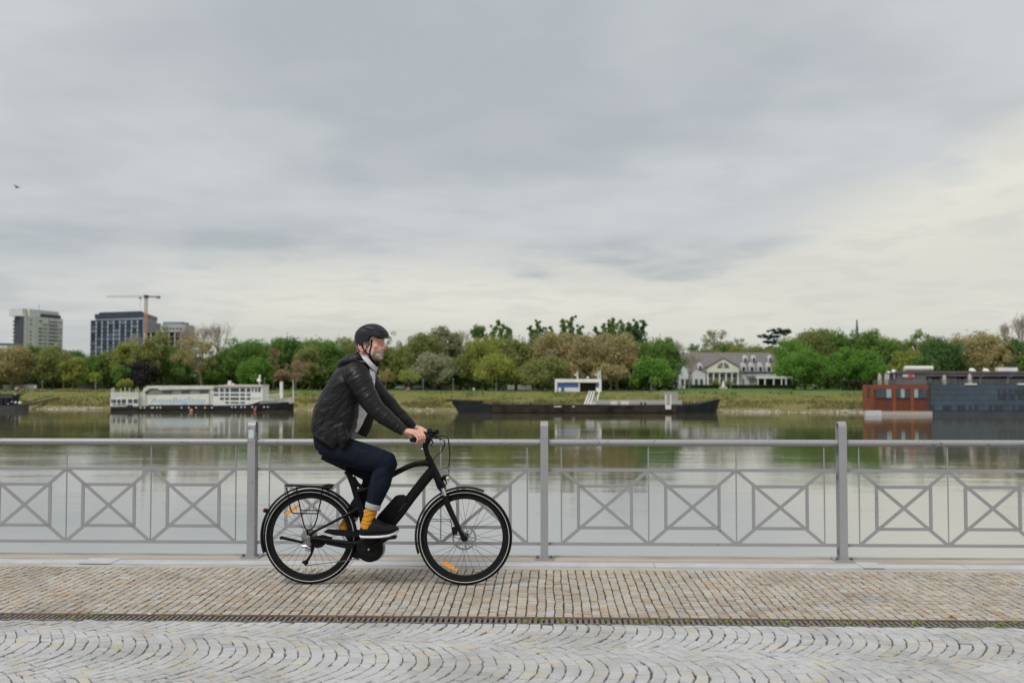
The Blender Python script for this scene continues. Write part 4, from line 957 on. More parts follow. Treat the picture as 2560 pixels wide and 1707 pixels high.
# promenade wall glimpsed between trunks
for (pa, pb, yy, lab) in ((196, 258, 316, 'pale low wall between the trunks left of the moored white boat'), (8, 92, 318, 'pale low wall under the trees at the left edge'), (1085, 1140, 318, 'pale low wall under the trees above the barge stern'), (1268, 1330, 318, 'low grey wall under the trees left of the kiosk')):
    xa, xb = gx(pa, yy), gx(pb, yy); o = MB().box(xa, xb, yy, yy+.4, -2.3, -.9+.3).obj('low_wall', mat('wall_pale', (.36, .34, .31), .9), org=((xa+xb)/2, yy, -2.1)); props(o, lab, 'wall')
# --- kiosk
YK = 271
def K(px, py): q = at(px, py, YK); return (q.x, q.z)
M_blue = mat('kiosk_blue', (.035, .11, .30), .6, var=.08)
kx0, kx1 = K(1387.5, 960)[0], K(1503.5, 960)[0]; kz0 = zb((kx0+kx1)/2, YK)-.1; kt = K(1440, 947)[1]; kz0 = min(kz0, K(1440, 980)[1])
kk = thing('kiosk', 'white framed kiosk with blue panels on the far bank above the barge', 'kiosk', ((kx0+kx1)/2, YK, kz0))
MB().box(kx0, kx1, YK, YK+5, kt-.95, kt).obj('roof_slab', M_wht2, kk)
for a_, b__ in ((kx0+.001, kx0+.62), (kx1-.62, kx1-.001)): MB().box(a_, b__, YK+.01, YK+4.9, kz0, kt-.953).obj('end_wall', M_wht2, kk)
MB().box(K(1393, 0)[0], K(1444, 0)[0], YK+.3, YK+.5, K(1400, 968)[1], kt-.96).obj('blue_panel', M_blue, kk)
MB().box(K(1487, 0)[0], K(1497, 0)[0], YK+.3, YK+.5, K(1400, 968)[1], kt-.96).obj('blue_panel', M_blue, kk)
MB().box(K(1402, 0)[0], K(1408, 0)[0], YK+.32, YK+.52, kz0, K(1400, 968)[1]-.004).obj('blue_panel', M_blue, kk)
MB().box(K(1409, 0)[0], K(1444, 0)[0], YK+.25, YK+.45, kz0, K(1400, 968.5)[1]).obj('roller_shutter', M_wht, kk)
MB().box(K(1394, 0)[0], K(1401, 0)[0], YK+.2, YK+.4, kz0, K(1400, 968.5)[1]).obj('white_panel', M_wht2, kk)
MB().box(K(1444.5, 0)[0], K(1447, 0)[0], YK+.2, YK+.6, kz0, kt-.96).obj('pillar', M_wht2, kk)
MB().box(K(1487, 0)[0], K(1497, 0)[0], YK+.2, YK+.6, kz0, K(1400, 968.5)[1]).obj('white_panel', M_wht2, kk)
MB().box(kx0+.7, kx1-.7, YK+4.6, YK+4.8, kz0, kt-.96).obj('back_wall', mat('kiosk_inner', (.10, .09, .07), .8), kk)
M_fl = mat('lamp_housing', (.6, .62, .62), .5)
for px, top in ((1442, 927), (1493, 927), (1498, 925)):
    x = K(px, 0)[0]; MB().tube([(x, YK+1, kt), (x, YK+1, K(px, top)[1])], .22, 6).obj('floodlight_mast', M_fl, kk)
    MB().box(x-.9, x-.25, YK+.8, YK+1.2, K(px, 939)[1], K(px, 934)[1]).obj('floodlight', M_fl, kk)
MB().ball((K(1467, 0)[0], YK+1, kt+.35), .35).obj('roof_vent', M_fl, kk, smooth=True)
# --- steps / pier below the kiosk
for k, (pa, pb) in enumerate(((1474, 1461), (1480, 1468), (1486, 1476), (1498, 1491))):
    p_ = at(pa, 978, 268); q = at(pb, 1012, 253); m = MB().bar((p_.x, 268, p_.z), (q.x, 253, q.z), .28, .28)
    if k == 0: stp = thing('gangway_stairs', 'white railed stairs running down the grassy bank from the kiosk', 'stairs', (q.x, 260, q.z))
    m.obj('handrail', M_wht2, stp)
p_ = at(1480, 980, 268); q = at(1477, 1013, 252.5)
for k in range(14):
    f = k/13; a_ = Vector((p_.x, 268, p_.z)).lerp(Vector((q.x, 252.5, q.z)), f); MB().box(a_.x-1.5, a_.x+1.5, a_.y-.5, a_.y+.5, a_.z-.4, a_.z-.15).obj('step', M_wht, stp)
# --- landing stage behind the barge
lp = thing('landing_stage', 'pale grey landing stage on the bank behind the middle of the barge', 'jetty', (at(1600, 1010, 249).x, 249, -6))
a_ = at(1490, 1012, 249.5); b__ = at(1705, 1000, 249.5); MB().box(a_.x, b__.x, 249.5, 250.5, a_.z, b__.z).obj('deck_wall', mat('pontoon_grey', (.42, .42, .38), .8), lp)
for pa, pb in ((1523, 1540), (1548, 1568)): MB().box(at(pa, 0, 249).x, at(pb, 0, 249).x, 249.2, 249.4, at(0, 1010, 249).z, at(0, 1002, 249).z).obj('white_box', M_wht2, lp)
a_ = at(1652, 1000, 256); 
m = MB()
for k in range(12): 
    x = at(1654+k*3.2, 990, 256).x; m.bar((x, 256+random.uniform(0, 2), a_.z-1.8), (x+random.uniform(-.5, .5), 257, at(1650, 976, 256).z+random.uniform(-.4, .2)), .10, .10)
m.box(at(1656, 0, 256).x, at(1690, 0, 256).x, 256.5, 256.7, at(0, 1000, 256).z, at(0, 979, 256).z)
m.obj('mesh_gate', mat('mesh_grey', (.36, .34, .32), .8), lp)
# --- people on the far bank
def person(px, Y, h_, top, legs, lab, sit=False):
    x = gx(px, Y); z = zb(x, Y)
    o = MB(); hh = h_
    # one continuous figure grown by remeshing overlapping limbs
    for sx in (-1, 1):
        if sit: o.tube([(x+sx*.09, Y, z+.45), (x+.38, Y+sx*.1, z+.48), (x+.42, Y+sx*.1, z+.04), (x+.56, Y+sx*.1, z+.04)], [.09, .08, .06, .04], 6)
        else: o.tube([(x+sx*.09, Y, z+hh*.5), (x+sx*.11, Y, z+hh*.27), (x+sx*.13, Y, z+.03), (x+sx*.13, Y-.16, z+.03)], [.09, .07, .05, .04], 6)
    b0 = z+.45 if sit else z+hh*.5
    o.tube([(x, Y, b0-.05), (x, Y, b0+hh*.18), (x, Y, b0+hh*.31), (x, Y, b0+hh*.36)], [.15, .15, .17, .06], 8, ell=.7)
    o.ball((x, Y, b0+hh*.43), (.09, .10, .12), 8, 6)
    for sx in (-1, 1): o.tube([(x+sx*.17, Y, b0+hh*.30), (x+sx*.24, Y-.03, b0+hh*.14), (x+sx*.22, Y-.14, b0+.01), (x+sx*.21, Y-.2, b0-.02)], [.055, .045, .035, .04], 6)
    v, nrm, f = remesh(o, .045, 1); th = mb_from(v, f).obj('person', M_skinf, org=(x, Y, z), smooth=True); props(th, lab, 'person', 'people on the far bank')
    c_ = MB().tube([(x, Y, b0-.08), (x, Y, b0+hh*.18), (x, Y, b0+hh*.30), (x, Y, b0+hh*.345)], [.175, .175, .20, .07], 8, ell=.75)
    for sx in (-1, 1): c_.tube([(x+sx*.15, Y, b0+hh*.30), (x+sx*.24, Y-.03, b0+hh*.14), (x+sx*.22, Y-.12, b0+.04)], [.075, .065, .055], 6)
    c_.obj('jacket', top, th, smooth=True)
    l_ = MB()
    for sx in (-1, 1):
        if sit: l_.tube([(x+sx*.09, Y, z+.45), (x+.38, Y+sx*.1, z+.48), (x+.42, Y+sx*.1, z+.08)], [.11, .10, .075], 6)
        else: l_.tube([(x+sx*.09, Y, z+hh*.5), (x+sx*.11, Y, z+hh*.27), (x+sx*.13, Y, z+.06)], [.11, .09, .07], 6)
    l_.obj('trousers', legs, th, smooth=True)
    MB().ball((x, Y+.02, b0+hh*.45), (.1, .11, .115), 8, 6).obj('hair', M_black, th, smooth=True)
M_skinf = mat('skin_far', (.5, .3, .22), .6)
cl = {n_: mat('cloth_'+n_, c_, .8) for n_, c_ in dict(red=(.6, .06, .04), white=(.65, .64, .58), blue=(.08, .16, .42), black=(.03, .03, .035), jeans=(.06, .08, .15), pink=(.5, .2, .2), grey=(.25, .25, .27)).items()}
person(51, 281, 1.75, cl['red'], cl['black'], 'person in a red top sitting on the far bank at left', True)
person(41, 281, 1.7, cl['white'], cl['jeans'], 'person in a cream jacket beside the red-topped person at left')
person(46, 281.4, 1.75, cl['grey'], cl['black'], 'person in grey standing between the cream and red figures at left')
person(58, 281, 1.7, cl['grey'], cl['black'], 'person in grey at the right end of the small group at left', True)
person(89, 292, 1.75, cl['white'], cl['jeans'], 'person in a white top walking right of the small group at left')
person(1017, 276, 1.7, cl['red'], cl['jeans'], "person in a red jacket sitting on the bank right of the cyclist's arm", True)
person(1022, 276, 1.7, cl['pink'], cl['jeans'], 'person in a dusky pink jacket next to the red-jacketed one', True)
person(1184, 276, 1.7, cl['white'], cl['blue'], 'person in white and blue sitting on the bank above the barge stern', True)
person(2002, 338, 1.75, cl['blue'], cl['black'], 'person in a blue jacket on the path right of the villa')
person(2012, 338, 1.75, cl['red'], cl['black'], 'person in a red jacket on the path right of the villa')
person(2034, 338, 1.7, cl['white'], cl['jeans'], 'person in a white top on the path under the big trees right of the villa')
person(2040, 338, 1.75, cl['grey'], cl['black'], 'person in grey beside the white-topped person right of the villa')
person(1870, 336, 1.75, cl['black'], cl['black'], 'person in black on the path before the right wing of the villa')
# --- lamp posts
M_pole2 = mat('lamp_grey', (.3, .31, .3), .6)
def lamp(px, top, Y, lab, m_):
    x = gx(px, Y); z = zb(x, Y); zt_ = at(px, top, Y).z; t_ = thing('street_lamp', lab, 'lamp post', (x, Y, z), 'lamp posts on the far promenade')
    MB().tube([(x, Y, z), (x, Y, zt_)], [.07, .045], 6).obj('pole', m_, t_, smooth=True); MB().lathe((x, Y, zt_), [(0, 0), (.10, 0), (.2, .25), (.12, .42), (0, .46)], 8, 'z').obj('lamp_head', M_pole2, t_, smooth=True)
M_pole = mat('pole_grey', (.40, .41, .40), .6)
lamp(159, 950, 282, 'lamp post with an orange-brown pole left of the moored boat', mat('pole_rust', (.42, .2, .1), .7))
for px, top, lab in ((239, 950, 'lamp post just left of the moored white boat'), (662, 948, 'lamp post rising behind the bow of the white boat'), (1058, 952, 'first lamp post right of the cyclist'), (1133, 950, 'second lamp post right of the cyclist'),
                     (1241, 948, 'third lamp post right of the cyclist'), (1628, 945, 'lamp post right of the kiosk'), (1826, 955, 'dark lamp post in front of the villa'), (106, 955, 'lamp post behind the small boat at left')):
    lamp(px, top, 284, lab, M_pole)
# --- pink flower strip and stair rail on the left bank
F_pink = foliage('flower_pink', (.45, .24, .22), (.38, .30, .16), .2)
P_ = []
for _ in range(5200):
    px = random.uniform(60, 272); x = gx(px, 276.5); y = ys(x)+16.2+random.uniform(0, .9); 
    if noise.noise(Vector((x*.3, 0, 3))) < -.2: continue
    P_.append((x, y, zb(x, y)+random.uniform(.1, .5)))
leaf_mesh('flower_bed', P_, .15, F_pink, (-120, 277, -2), kind='stuff')
M_hedgeg = mat('mossy_step', (.13, .12, .085), .9)
rs = thing('bank_stairs', 'long dark handrailed stairs slanting down the grassy bank at left', 'stairs', (gx(100, 268), 268, -4.5))
for dy in (0, 1.6):
    a_ = at(62, 1008, 262+dy); b__ = at(134, 990, 272+dy); MB().bar((a_.x, a_.y, a_.z+.2), (b__.x, b__.y, b__.z+.2), .22, .12).obj('handrail', M_gdark, rs)
a_ = at(62, 1009, 263); b__ = at(144, 990, 273)
for k in range(22):
    q = a_.lerp(b__, k/21); MB().box(q.x-.35, q.x+.35, q.y-.5, q.y+.6, q.z-.6, q.z-.25).obj('step', M_hedgeg, rs)
# --- birds
def bird(px, py, Y, s, m_, lab):
    p_ = at(px, py, Y); m = MB(); m.tube([p_+Vector((-.5*s, 0, -.06*s)), p_+Vector((-.2*s, 0, 0)), p_+Vector((.2*s, 0, .02*s)), p_+Vector((.46*s, 0, .05*s))], [.02*s, .10*s, .11*s, .02*s], 8)
    o = m.obj('bird', m_, org=tuple(p_), smooth=True); props(o, lab, 'bird')
    for sy in (-1, 1):
        w_ = MB(); w_.add([p_+Vector((.12*s, 0, .04*s)), p_+Vector((.02*s, sy*.5*s, .26*s)), p_+Vector((-.35*s, sy*1.0*s, .34*s)), p_+Vector((-.22*s, sy*.45*s, .2*s)), p_+Vector((-.16*s, 0, .03*s))], [(0,1,2,3,4)])
        sol = w_.obj('wing', m_, o); md = sol.modifiers.new('s', 'SOLIDIFY'); md.thickness = .02*s
bird(43.5, 469, 60, .34, M_black, 'small dark bird flying in the grey sky at far left')
bird(2411, 883, 225, .5, M_wht2, 'white gull flying in front of the brown trees at right')
bird(2508, 912, 225, .45, M_wht2, 'white gull flying just above the houseboat roof at right')
# ================================================================== BOATS
M_hull = mat('hull_black', (.016, .018, .022), .5, scale=.5, var=.3, spec=.2)
M_hullr = mat('hull_rust', (.045, .034, .028), .85, scale=.35, var=.35, spec=.15)
M_boatw = mat('boat_white', (.68, .69, .67), .55, scale=.6, var=.07)
M_boatw2 = mat('boat_bright', (.74, .75, .74), .5, scale=.6, var=.05)
M_canvas = mat('awning_canvas', (.64, .63, .57), .8, scale=.8, var=.08)
M_bglass = mat('boat_glass', (.035, .05, .07), .15, spec=.8, var=.3, scale=.4)
M_grey = mat('shade_grey', (.24, .25, .26), .7, scale=.6, var=.12)
# --- white passenger boat; zoom frame (260,940) scale 4.9
YB = 249.0
def G(X, Y_, Y=YB): q = at(260+X/4.9, 940+Y_/4.9, Y); return (q.x, q.z)
bt_ = thing('passenger_boat', 'long moored white passenger boat with a lettered banner and black hull', 'boat', (G(1100, 430)[0], YB, WZ))
def prof(m, pts, y0, y1): return m.prism([G(*p) for p in pts], y0, y1)
# hull: stations along the length, black below
def hull(st, half, yc, m):   # st: list of (X, Ytop, Ybot, wfrac)
    rings = []
    for X, yt, yb, wf in st:
        a_ = G(X, yt, yc-half); b__ = G(X, yb, yc-half); w = half*wf; x = a_[0]
        rings.append([(x, yc-w, a_[1]), (x, yc+w, a_[1]), (x, yc+w*.8, b__[1]-.4), (x, yc-w*.8, b__[1]-.4)])
    return m.loft(rings)
hull([(62, 372, 437, .8), (90, 374, 438, .97), (520, 368, 440, 1), (1320, 362, 440, 1), (1700, 352, 440, 1), (1900, 340, 440, .95), (2100, 328, 440, .72), (2220, 318, 440, .4), (2280, 312, 440, .06)], 3.6, YB+3.6, MB()).obj('hull', M_hull, bt_)
MB().box(G(80, 0)[0], G(2250, 0)[0], YB+.2, YB+6.5, WZ-.2, WZ+.28).obj('waterline_band', M_hullr, bt_)
hull([(1900, 300, 342, .95), (2050, 296, 330, .8), (2150, 280, 324, .62), (2250, 262, 318, .34), (2288, 256, 310, .06)], 3.55, YB+3.6, MB()).obj('bow_bulwark', M_boatw2, bt_)
m = MB(); prof(m, [(68, 372), (410, 372), (410, 262), (72, 262)], YB+.35, YB+6.6); m.obj('aft_cabin', M_boatw, bt_)
for a0, a1, b0, b1 in ((82, 96, 285, 330), (104, 140, 285, 328), (156, 196, 287, 330), (210, 262, 285, 330), (288, 340, 283, 330), (356, 404, 283, 330), (100, 140, 342, 354), (156, 200, 342, 354), (212, 260, 342, 354)):
    m = MB(); prof(m, [(a0, b1), (a1, b1), (a1, b0), (a0, b0)], YB+.27, YB+.345); m.obj('window', M_bglass, bt_)
m = MB(); prof(m, [(275, 378), (345, 378), (345, 350), (275, 350)], YB+.2, YB+.34); m.obj('hatch', M_black, bt_)
m = MB(); prof(m, [(72, 260), (415, 260), (415, 196), (72, 196)], YB+.40, YB+.46); m.obj('rail_screen', mat('screen_cream', (.56, .56, .51), .7), bt_)
for k, X in enumerate((82, 97, 114, 198, 250, 303, 383, 408)):
    p_ = G(X, 196); q = G(X, 140 if k % 3 else 148); MB().tube([(p_[0], YB+.45, p_[1]-2), (q[0], YB+.45, q[1])], .09, 5).obj('stanchion', M_boatw2, bt_)
m = MB(); prof(m, [(410, 370), (522, 370), (522, 240), (475, 190), (410, 200)], YB+1.2, YB+6.4); m.obj('stair_house', M_canvas, bt_)
for X in (425, 448, 470, 492, 512):
    p_ = G(X, 368); q = G(X, 215); MB().tube([(p_[0], YB+.6, p_[1]), (q[0], YB+.6, q[1])], .06, 4).obj('stair_post', M_boatw2, bt_)
m = MB(); prof(m, [(522, 366), (1300, 360), (1300, 150), (522, 150)], YB+.7, YB+6.3); m.obj('main_cabin', M_grey, bt_)
m = MB(); prof(m, [(470, 190), (478, 150), (520, 120), (1345, 118), (1345, 148), (1300, 160), (800, 165), (690, 172), (640, 150), (560, 150), (500, 190)], YB+.3, YB+6.6); m.obj('awning_roof', M_canvas, bt_)
for k in range(7):
    X = 600+k*112; m = MB(); prof(m, [(X+4, 215), (X+104, 215), (X+104, 172), (X+4, 172)], YB+.62, YB+.69); m.obj('window', M_glass if k % 2 else M_grey, bt_)
m = MB(); prof(m, [(524, 352), (1282, 348), (1282, 216), (524, 232)], YB+.42, YB+.52); ban = m.obj('banner', mat('banner_white', (.70, .69, .62), .7, var=.04, scale=.5), bt_)
m = MB(); prof(m, [(1290, 352), (1322, 352), (1322, 150), (1290, 150)], YB+.5, YB+6); m.obj('awning_curtain', M_canvas, bt_)
# the banner wording
def text(name, body, size, loc, mt, parent, width=None, bold=.0, ext=.01):
    cu = bpy.data.curves.new(name, 'FONT'); cu.body = body; cu.size = size; cu.extrude = ext; cu.offset = bold
    o = bpy.data.objects.new('tmp_text', cu); COL.objects.link(o); dg = bpy.context.evaluated_depsgraph_get(); me = bpy.data.meshes.new_from_object(o.evaluated_get(dg)); bpy.data.objects.remove(o)
    v = np.empty(len(me.vertices)*3); me.vertices.foreach_get('co', v); v = v.reshape(-1, 3)
    w_ = v[:, 0].max()-v[:, 0].min(); k_ = width/w_ if width else 1.0
    out_ = np.stack([(v[:, 0]-v[:, 0].min())*k_+loc[0], -v[:, 2]+loc[1], v[:, 1]+loc[2]], 1)
    f = [tuple(p_.vertices) for p_ in me.polygons]; bpy.data.meshes.remove(me)
    return mb_from(out_, f).obj(name, mt, parent)
M_aqua = mat('letter_blue', (.28, .52, .74), .7, var=.05)
a_ = G(565, 325); b__ = G(1240, 325); capz = G(600, 262)[1]
text('lettering', 'AquaBagStop', (capz-a_[1])/.70, (a_[0], YB+.40, a_[1]), M_aqua, bt_, width=b__[0]-a_[0], bold=.02)
# wheelhouse block
m = MB(); prof(m, [(1326, 360), (1700, 352), (1790, 346), (1935, 300), (1935, 128), (1326, 128)], YB+.5, YB+6.3); m.obj('fore_cabin', M_boatw2, bt_)
m = MB(); prof(m, [(1340, 128), (1940, 130), (1936, 108), (1500, 105), (1400, 112), (1345, 120)], YB+.2, YB+6.6); m.obj('fore_roof', mat('roof_pinkish', (.66, .58, .53), .7), bt_)
wn = []
for a0, a1 in ((1336, 1392), (1414, 1460), (1478, 1524), (1543, 1644), (1664, 1720), (1740, 1786)): wn.append((a0, a1, 148, 192))
for a0, a1 in ((1804, 1824), (1843, 1866), (1880, 1912)): wn.append((a0, a1, 144, 190))
for a0, a1 in ((1336, 1392), (1414, 1460), (1478, 1524), (1543, 1644), (1664, 1720), (1740, 1786)): wn.append((a0, a1, 215, 238))
for a0, a1 in ((1414, 1460), (1478, 1524), (1543, 1644), (1664, 1720), (1740, 1786)): wn.append((a0, a1, 262, 290))
for a0, a1 in ((1478, 1524), (1543, 1644), (1664, 1720)): wn.append((a0, a1, 315, 333))
for a0, a1, b0, b1 in wn:
    m = MB(); prof(m, [(a0, b1), (a1, b1), (a1, b0), (a0, b0)], YB+.42, YB+.49); m.obj('window', M_bglass, bt_)
for a0, a1 in ((1806, 1828), (1843, 1868), (1882, 1914)):
    m = MB(); prof(m, [(a0, 282), (a1, 282), (a1, 258), (a0, 258)], YB+.42, YB+.49); m.obj('window', mat('pale_green_glass', (.42, .55, .50), .5) if 'pale_green_glass' not in bpy.data.materials else bpy.data.materials['pale_green_glass'], bt_, label='pale green low window')
for X, w_, y1 in ((1488, 34, 58), (1528, 22, 88)):
    m = MB(); prof(m, [(X-w_/2, 107), (X+w_/2, 107), (X+w_/2, y1), (X-w_/2, y1)], YB+3, YB+4); m.obj('roof_box', M_boatw, bt_)
p_ = G(1862, 100); MB().ball((p_[0]-.1, YB+3, p_[1]+1.0), (.55, .3, .55)).ball((p_[0]+.1, YB+3, p_[1]+1.9), (.25, .2, .6)).tube([(p_[0]+.1, YB+3, p_[1]-.4), (p_[0], YB+3, p_[1]+.8)], .1, 5).obj('radar', M_boatw2, bt_, smooth=True)
for X in (450, 497, 650, 692, 603, 583, 950, 1040, 1128, 1238, 1322, 1568, 1612, 1682, 1726, 1816, 1862, 1960, 2008):
    p_ = G(X, 385 if X < 1400 else 377); MB().lathe((p_[0], YB-.06-(.0), p_[1]), [(.0, 0), (.20, 0), (.20, .08), (0, .08)], 10, 'y').obj('porthole', M_wht2 if X != 1862 else mat('rusty_white', (.4, .3, .26), .7), bt_)
for k in range(14):
    X = 1945+k*15; p_ = G(X, 300); q = G(X+18, 232-k*1.2); MB().tube([(p_[0], YB+1.5, p_[1]), (q[0], YB+1.5, q[1])], .045, 4).obj('rail_post', M_boatw2, bt_)
p_ = G(1940, 240); q = G(2165, 218); MB().tube([(p_[0], YB+1.5, p_[1]), (q[0], YB+1.5, q[1])], .05, 4).obj('bow_rail', M_boatw2, bt_)
p_ = G(2130, 225); MB().box(p_[0]-.35, p_[0]+.35, YB+3, YB+3.8, p_[1]-1, p_[1]+3.2).obj('winch_mast', M_boatw, bt_)
p_ = G(2275, 255); MB().tube([(p_[0], YB+3.6, p_[1]), (p_[0]-.1, YB+3.6, p_[1]+4.4)], [.14, .08], 5).obj('jack_staff', M_boatw2, bt_)
MB().ball((G(1078, 420)[0], YB-.4, G(0, 420)[1]), .45).obj('fender_ball', mat('buoy_orange', (.55, .25, .18), .6), bt_, smooth=True)
MB().ball((G(1856, 412)[0], YB-.4, G(0, 412)[1]), (.3, .3, .5)).obj('fender_ball', mat('buoy_red', (.55, .13, .13), .6), bt_, smooth=True)
# --- black cargo barge; zoom frame (1100,920) scale 3.178
YG = 241.0
def Bz(X, Y_, Y=YG): q = at(1100+X/3.178, 920+Y_/3.178, Y); return (q.x, q.z)
bg = thing('barge', 'long empty black cargo barge lying along the far bank', 'barge', (Bz(1200, 350)[0], YG, WZ))
rings = []
for X, yt, yb, wf in ((88, 262, 292, .35), (110, 260, 302, .7), (150, 262, 352, .9), (330, 278, 353, 1), (410, 290, 354, 1), (900, 292, 356, 1), (1500, 296, 356, 1), (1950, 294, 352, 1), (2050, 286, 350, .92), (2140, 266, 348, .7), (2215, 252, 346, .35), (2248, 246, 344, .04)):
    a_ = Bz(X, yt); b__ = Bz(X, yb); w = 4.2*wf; yc = YG+4.2
    zb_ = b__[1]-.5 if X > 140 else b__[1]
    rings.append([(a_[0], yc-w, a_[1]), (a_[0], yc+w, a_[1]), (a_[0]+(.0 if X < 2100 else -.9), yc+w*.85, zb_), (a_[0]+(0 if X < 2100 else -.9), yc-w*.85, zb_)])
MB().loft(rings).obj('hull', M_hullr if False else M_hull, bg)
a_ = Bz(415, 350); b__ = Bz(1880, 300); MB().box(a_[0], b__[0], YG-.06, YG-.01, WZ+.15, b__[1]).obj('rusty_side_plating', M_hullr, bg)
a_ = Bz(150, 262); b__ = Bz(325, 272); MB().hexa([(a_[0]-3, YG+.3, a_[1]), (b__[0], YG+.3, b__[1]), (b__[0], YG+8, b__[1]), (a_[0]-3, YG+8, a_[1]), (a_[0]-3, YG+.3, a_[1]+.3), (b__[0], YG+.3, b__[1]+.3), (b__[0], YG+8, b__[1]+.3), (a_[0]-3, YG+8, a_[1]+.3)]).obj('stern_deck', M_hullr, bg)
for k, X in enumerate((430, 455, 480, 720, 1600, 1632, 1940, 1960, 1985, 2010, 2035)):
    p_ = Bz(X, 290); MB().lathe((p_[0], YG+.6, p_[1]-.1), [(0, 0), (.28, 0), (.22, .5), (.32, .6), (0, .65)], 8, 'z').obj('bollard', M_black, bg)
a_ = Bz(1790, 326); b__ = Bz(1835, 292); MB().box(a_[0], b__[0], YG-.5, YG-.1, a_[1], b__[1]).obj('white_panel', M_boatw, bg)
for X in (1793, 1832): p_ = Bz(X, 292); MB().box(p_[0]-.15, p_[0]+.15, YG-.4, YG-.15, p_[1]+.004, p_[1]+2.5).obj('panel_post', M_boatw, bg)
for X, w_ in ((905, 60), (1050, 20)): p_ = Bz(X, 297); MB().box(p_[0], p_[0]+w_/3.178*YG/FPX, YG-.1, YG-.061, p_[1]-.35, p_[1]-.1).obj('white_mark', M_boatw, bg)
# --- rusty and glass houseboat; zoom frame (2130,900) scale 5.47
YH = 230.0
def Hh(X, Y_, Y=YH): q = at(2130+X/5.47, 900+Y_/5.47, Y); return (q.x, q.z)
hb = thing('houseboat', 'houseboat with a rusty red end, dark glass side and upper deck', 'houseboat', (Hh(800, 745)[0], YH, WZ))
M_cort = mat('weathered_steel', (.14, .036, .018), .85, scale=.25, col2=(.085, .024, .018), stretch=(1, 1, .5))
M_cort2 = mat('weathered_steel_bright', (.23, .062, .022), .85, scale=.3, var=.12)
x0, x1, xr = Hh(292, 0)[0], Hh(1040, 0)[0], Hh(3400, 0)[0]; zt = Hh(300, 345)[1]; zd = Hh(300, 698)[1]
MB().box(x0, x1, YH, YH+8, zd, zt).obj('steel_wall', M_cort, hb)
MB().box(x0-.06, x0-.003, YH+.01, YH+7.9, zd+.01, zt+.1).obj('steel_end_wall', M_cort2, hb)
MB().box(x0-.12, x0-.065, YH+2.6, YH+4.4, Hh(0, 520)[1]+.1, Hh(0, 388)[1]).obj('end_window', M_glass, hb)
for a_ in (545, 790): MB().box(Hh(a_, 0)[0], Hh(a_+48, 0)[0], YH-.12, YH-.01, zd, zt-.01).obj('steel_rib', M_cort2, hb)
MB().box(x0-.1, x1, YH-.10, YH-.005, zt-.9, zt+.15).obj('steel_fascia', M_cort2, hb)
for a0, a1 in ((320, 545), (600, 782), (838, 1022)):
    p_ = Hh(a0, 520); q = Hh(a1, 388); f_ = MB().box(p_[0], q[0], YH-.2, YH-.125, p_[1], q[1]).obj('window', M_gdark, hb)
    n_ = 1 if a1-a0 < 60 else 3
    for k in range(n_):
        w_ = (q[0]-p_[0]-.3)/n_; MB().box(p_[0]+.15+k*w_, p_[0]+.1+(k+1)*w_, YH-.23, YH-.205, p_[1]+.15, q[1]-.15).obj('pane', (M_glass, mat('curtain_pale', (.32, .42, .42), .5) if 'curtain_pale' not in bpy.data.materials else bpy.data.materials['curtain_pale'], M_bglass)[(k+a0) % 3], f_)
zw = Hh(0, 745)[1]
MB().box(x0+.2, x1+.6, YH-.5, YH+8.3, WZ-.4, zd-.003).obj('pontoon', M_conc, hb)
MB().box(Hh(140, 0)[0], Hh(350, 0)[0], YH-2.2, YH-1.0, WZ-.2, Hh(0, 690, YH-2)[1]).obj('jetty_float', M_wht, hb)
# dark glass side: frame and individual panes
xg = Hh(1075, 0)[0]; zg0, zg1 = Hh(0, 690)[1], Hh(0, 330)[1]
MB().box(x1+.02, xg, YH+.1, YH+9, WZ-.3, zg1).obj('dark_corner', M_black, hb)
M_gm = mat('facade_glass', (.025, .045, .075), .12, scale=.25, col2=(.05, .085, .13), spec=.8)
M_gm2 = mat('facade_glass_deep', (.015, .025, .04), .1, scale=.3, spec=.8)
MB().box(xg, xr, YH+.25, YH+9, WZ-.3, zg1).obj('glass_backing', M_gdark, hb)
nc, nr = 34, 5; xe = Hh(2420, 0)[0]; dx = (xe-xg)/nc; dzp = (zg1-zg0)/nr
for i in range(nc):
    for j in range(nr):
        mt = M_gm2 if (j < 1 and random.random() < .5) or (i > 22 and 1 < j < 4 and random.random() < .7) else M_gm
        tl = random.uniform(-.03, .03)
        MB().hexa([(xg+i*dx+.03, YH+.1+tl, zg0+j*dzp+.03), (xg+(i+1)*dx-.03, YH+.1-tl, zg0+j*dzp+.03), (xg+(i+1)*dx-.03, YH+.2, zg0+j*dzp+.03), (xg+i*dx+.03, YH+.2, zg0+j*dzp+.03),
                   (xg+i*dx+.03, YH+.1+tl, zg0+(j+1)*dzp-.03), (xg+(i+1)*dx-.03, YH+.1-tl, zg0+(j+1)*dzp-.03), (xg+(i+1)*dx-.03, YH+.2, zg0+(j+1)*dzp-.03), (xg+i*dx+.03, YH+.2, zg0+(j+1)*dzp-.03)]).obj('glass_panel', mt, hb)
MB().box(xe, xr, YH+.1, YH+.2, zg0, zg1).obj('glass_side', M_gm2, hb)
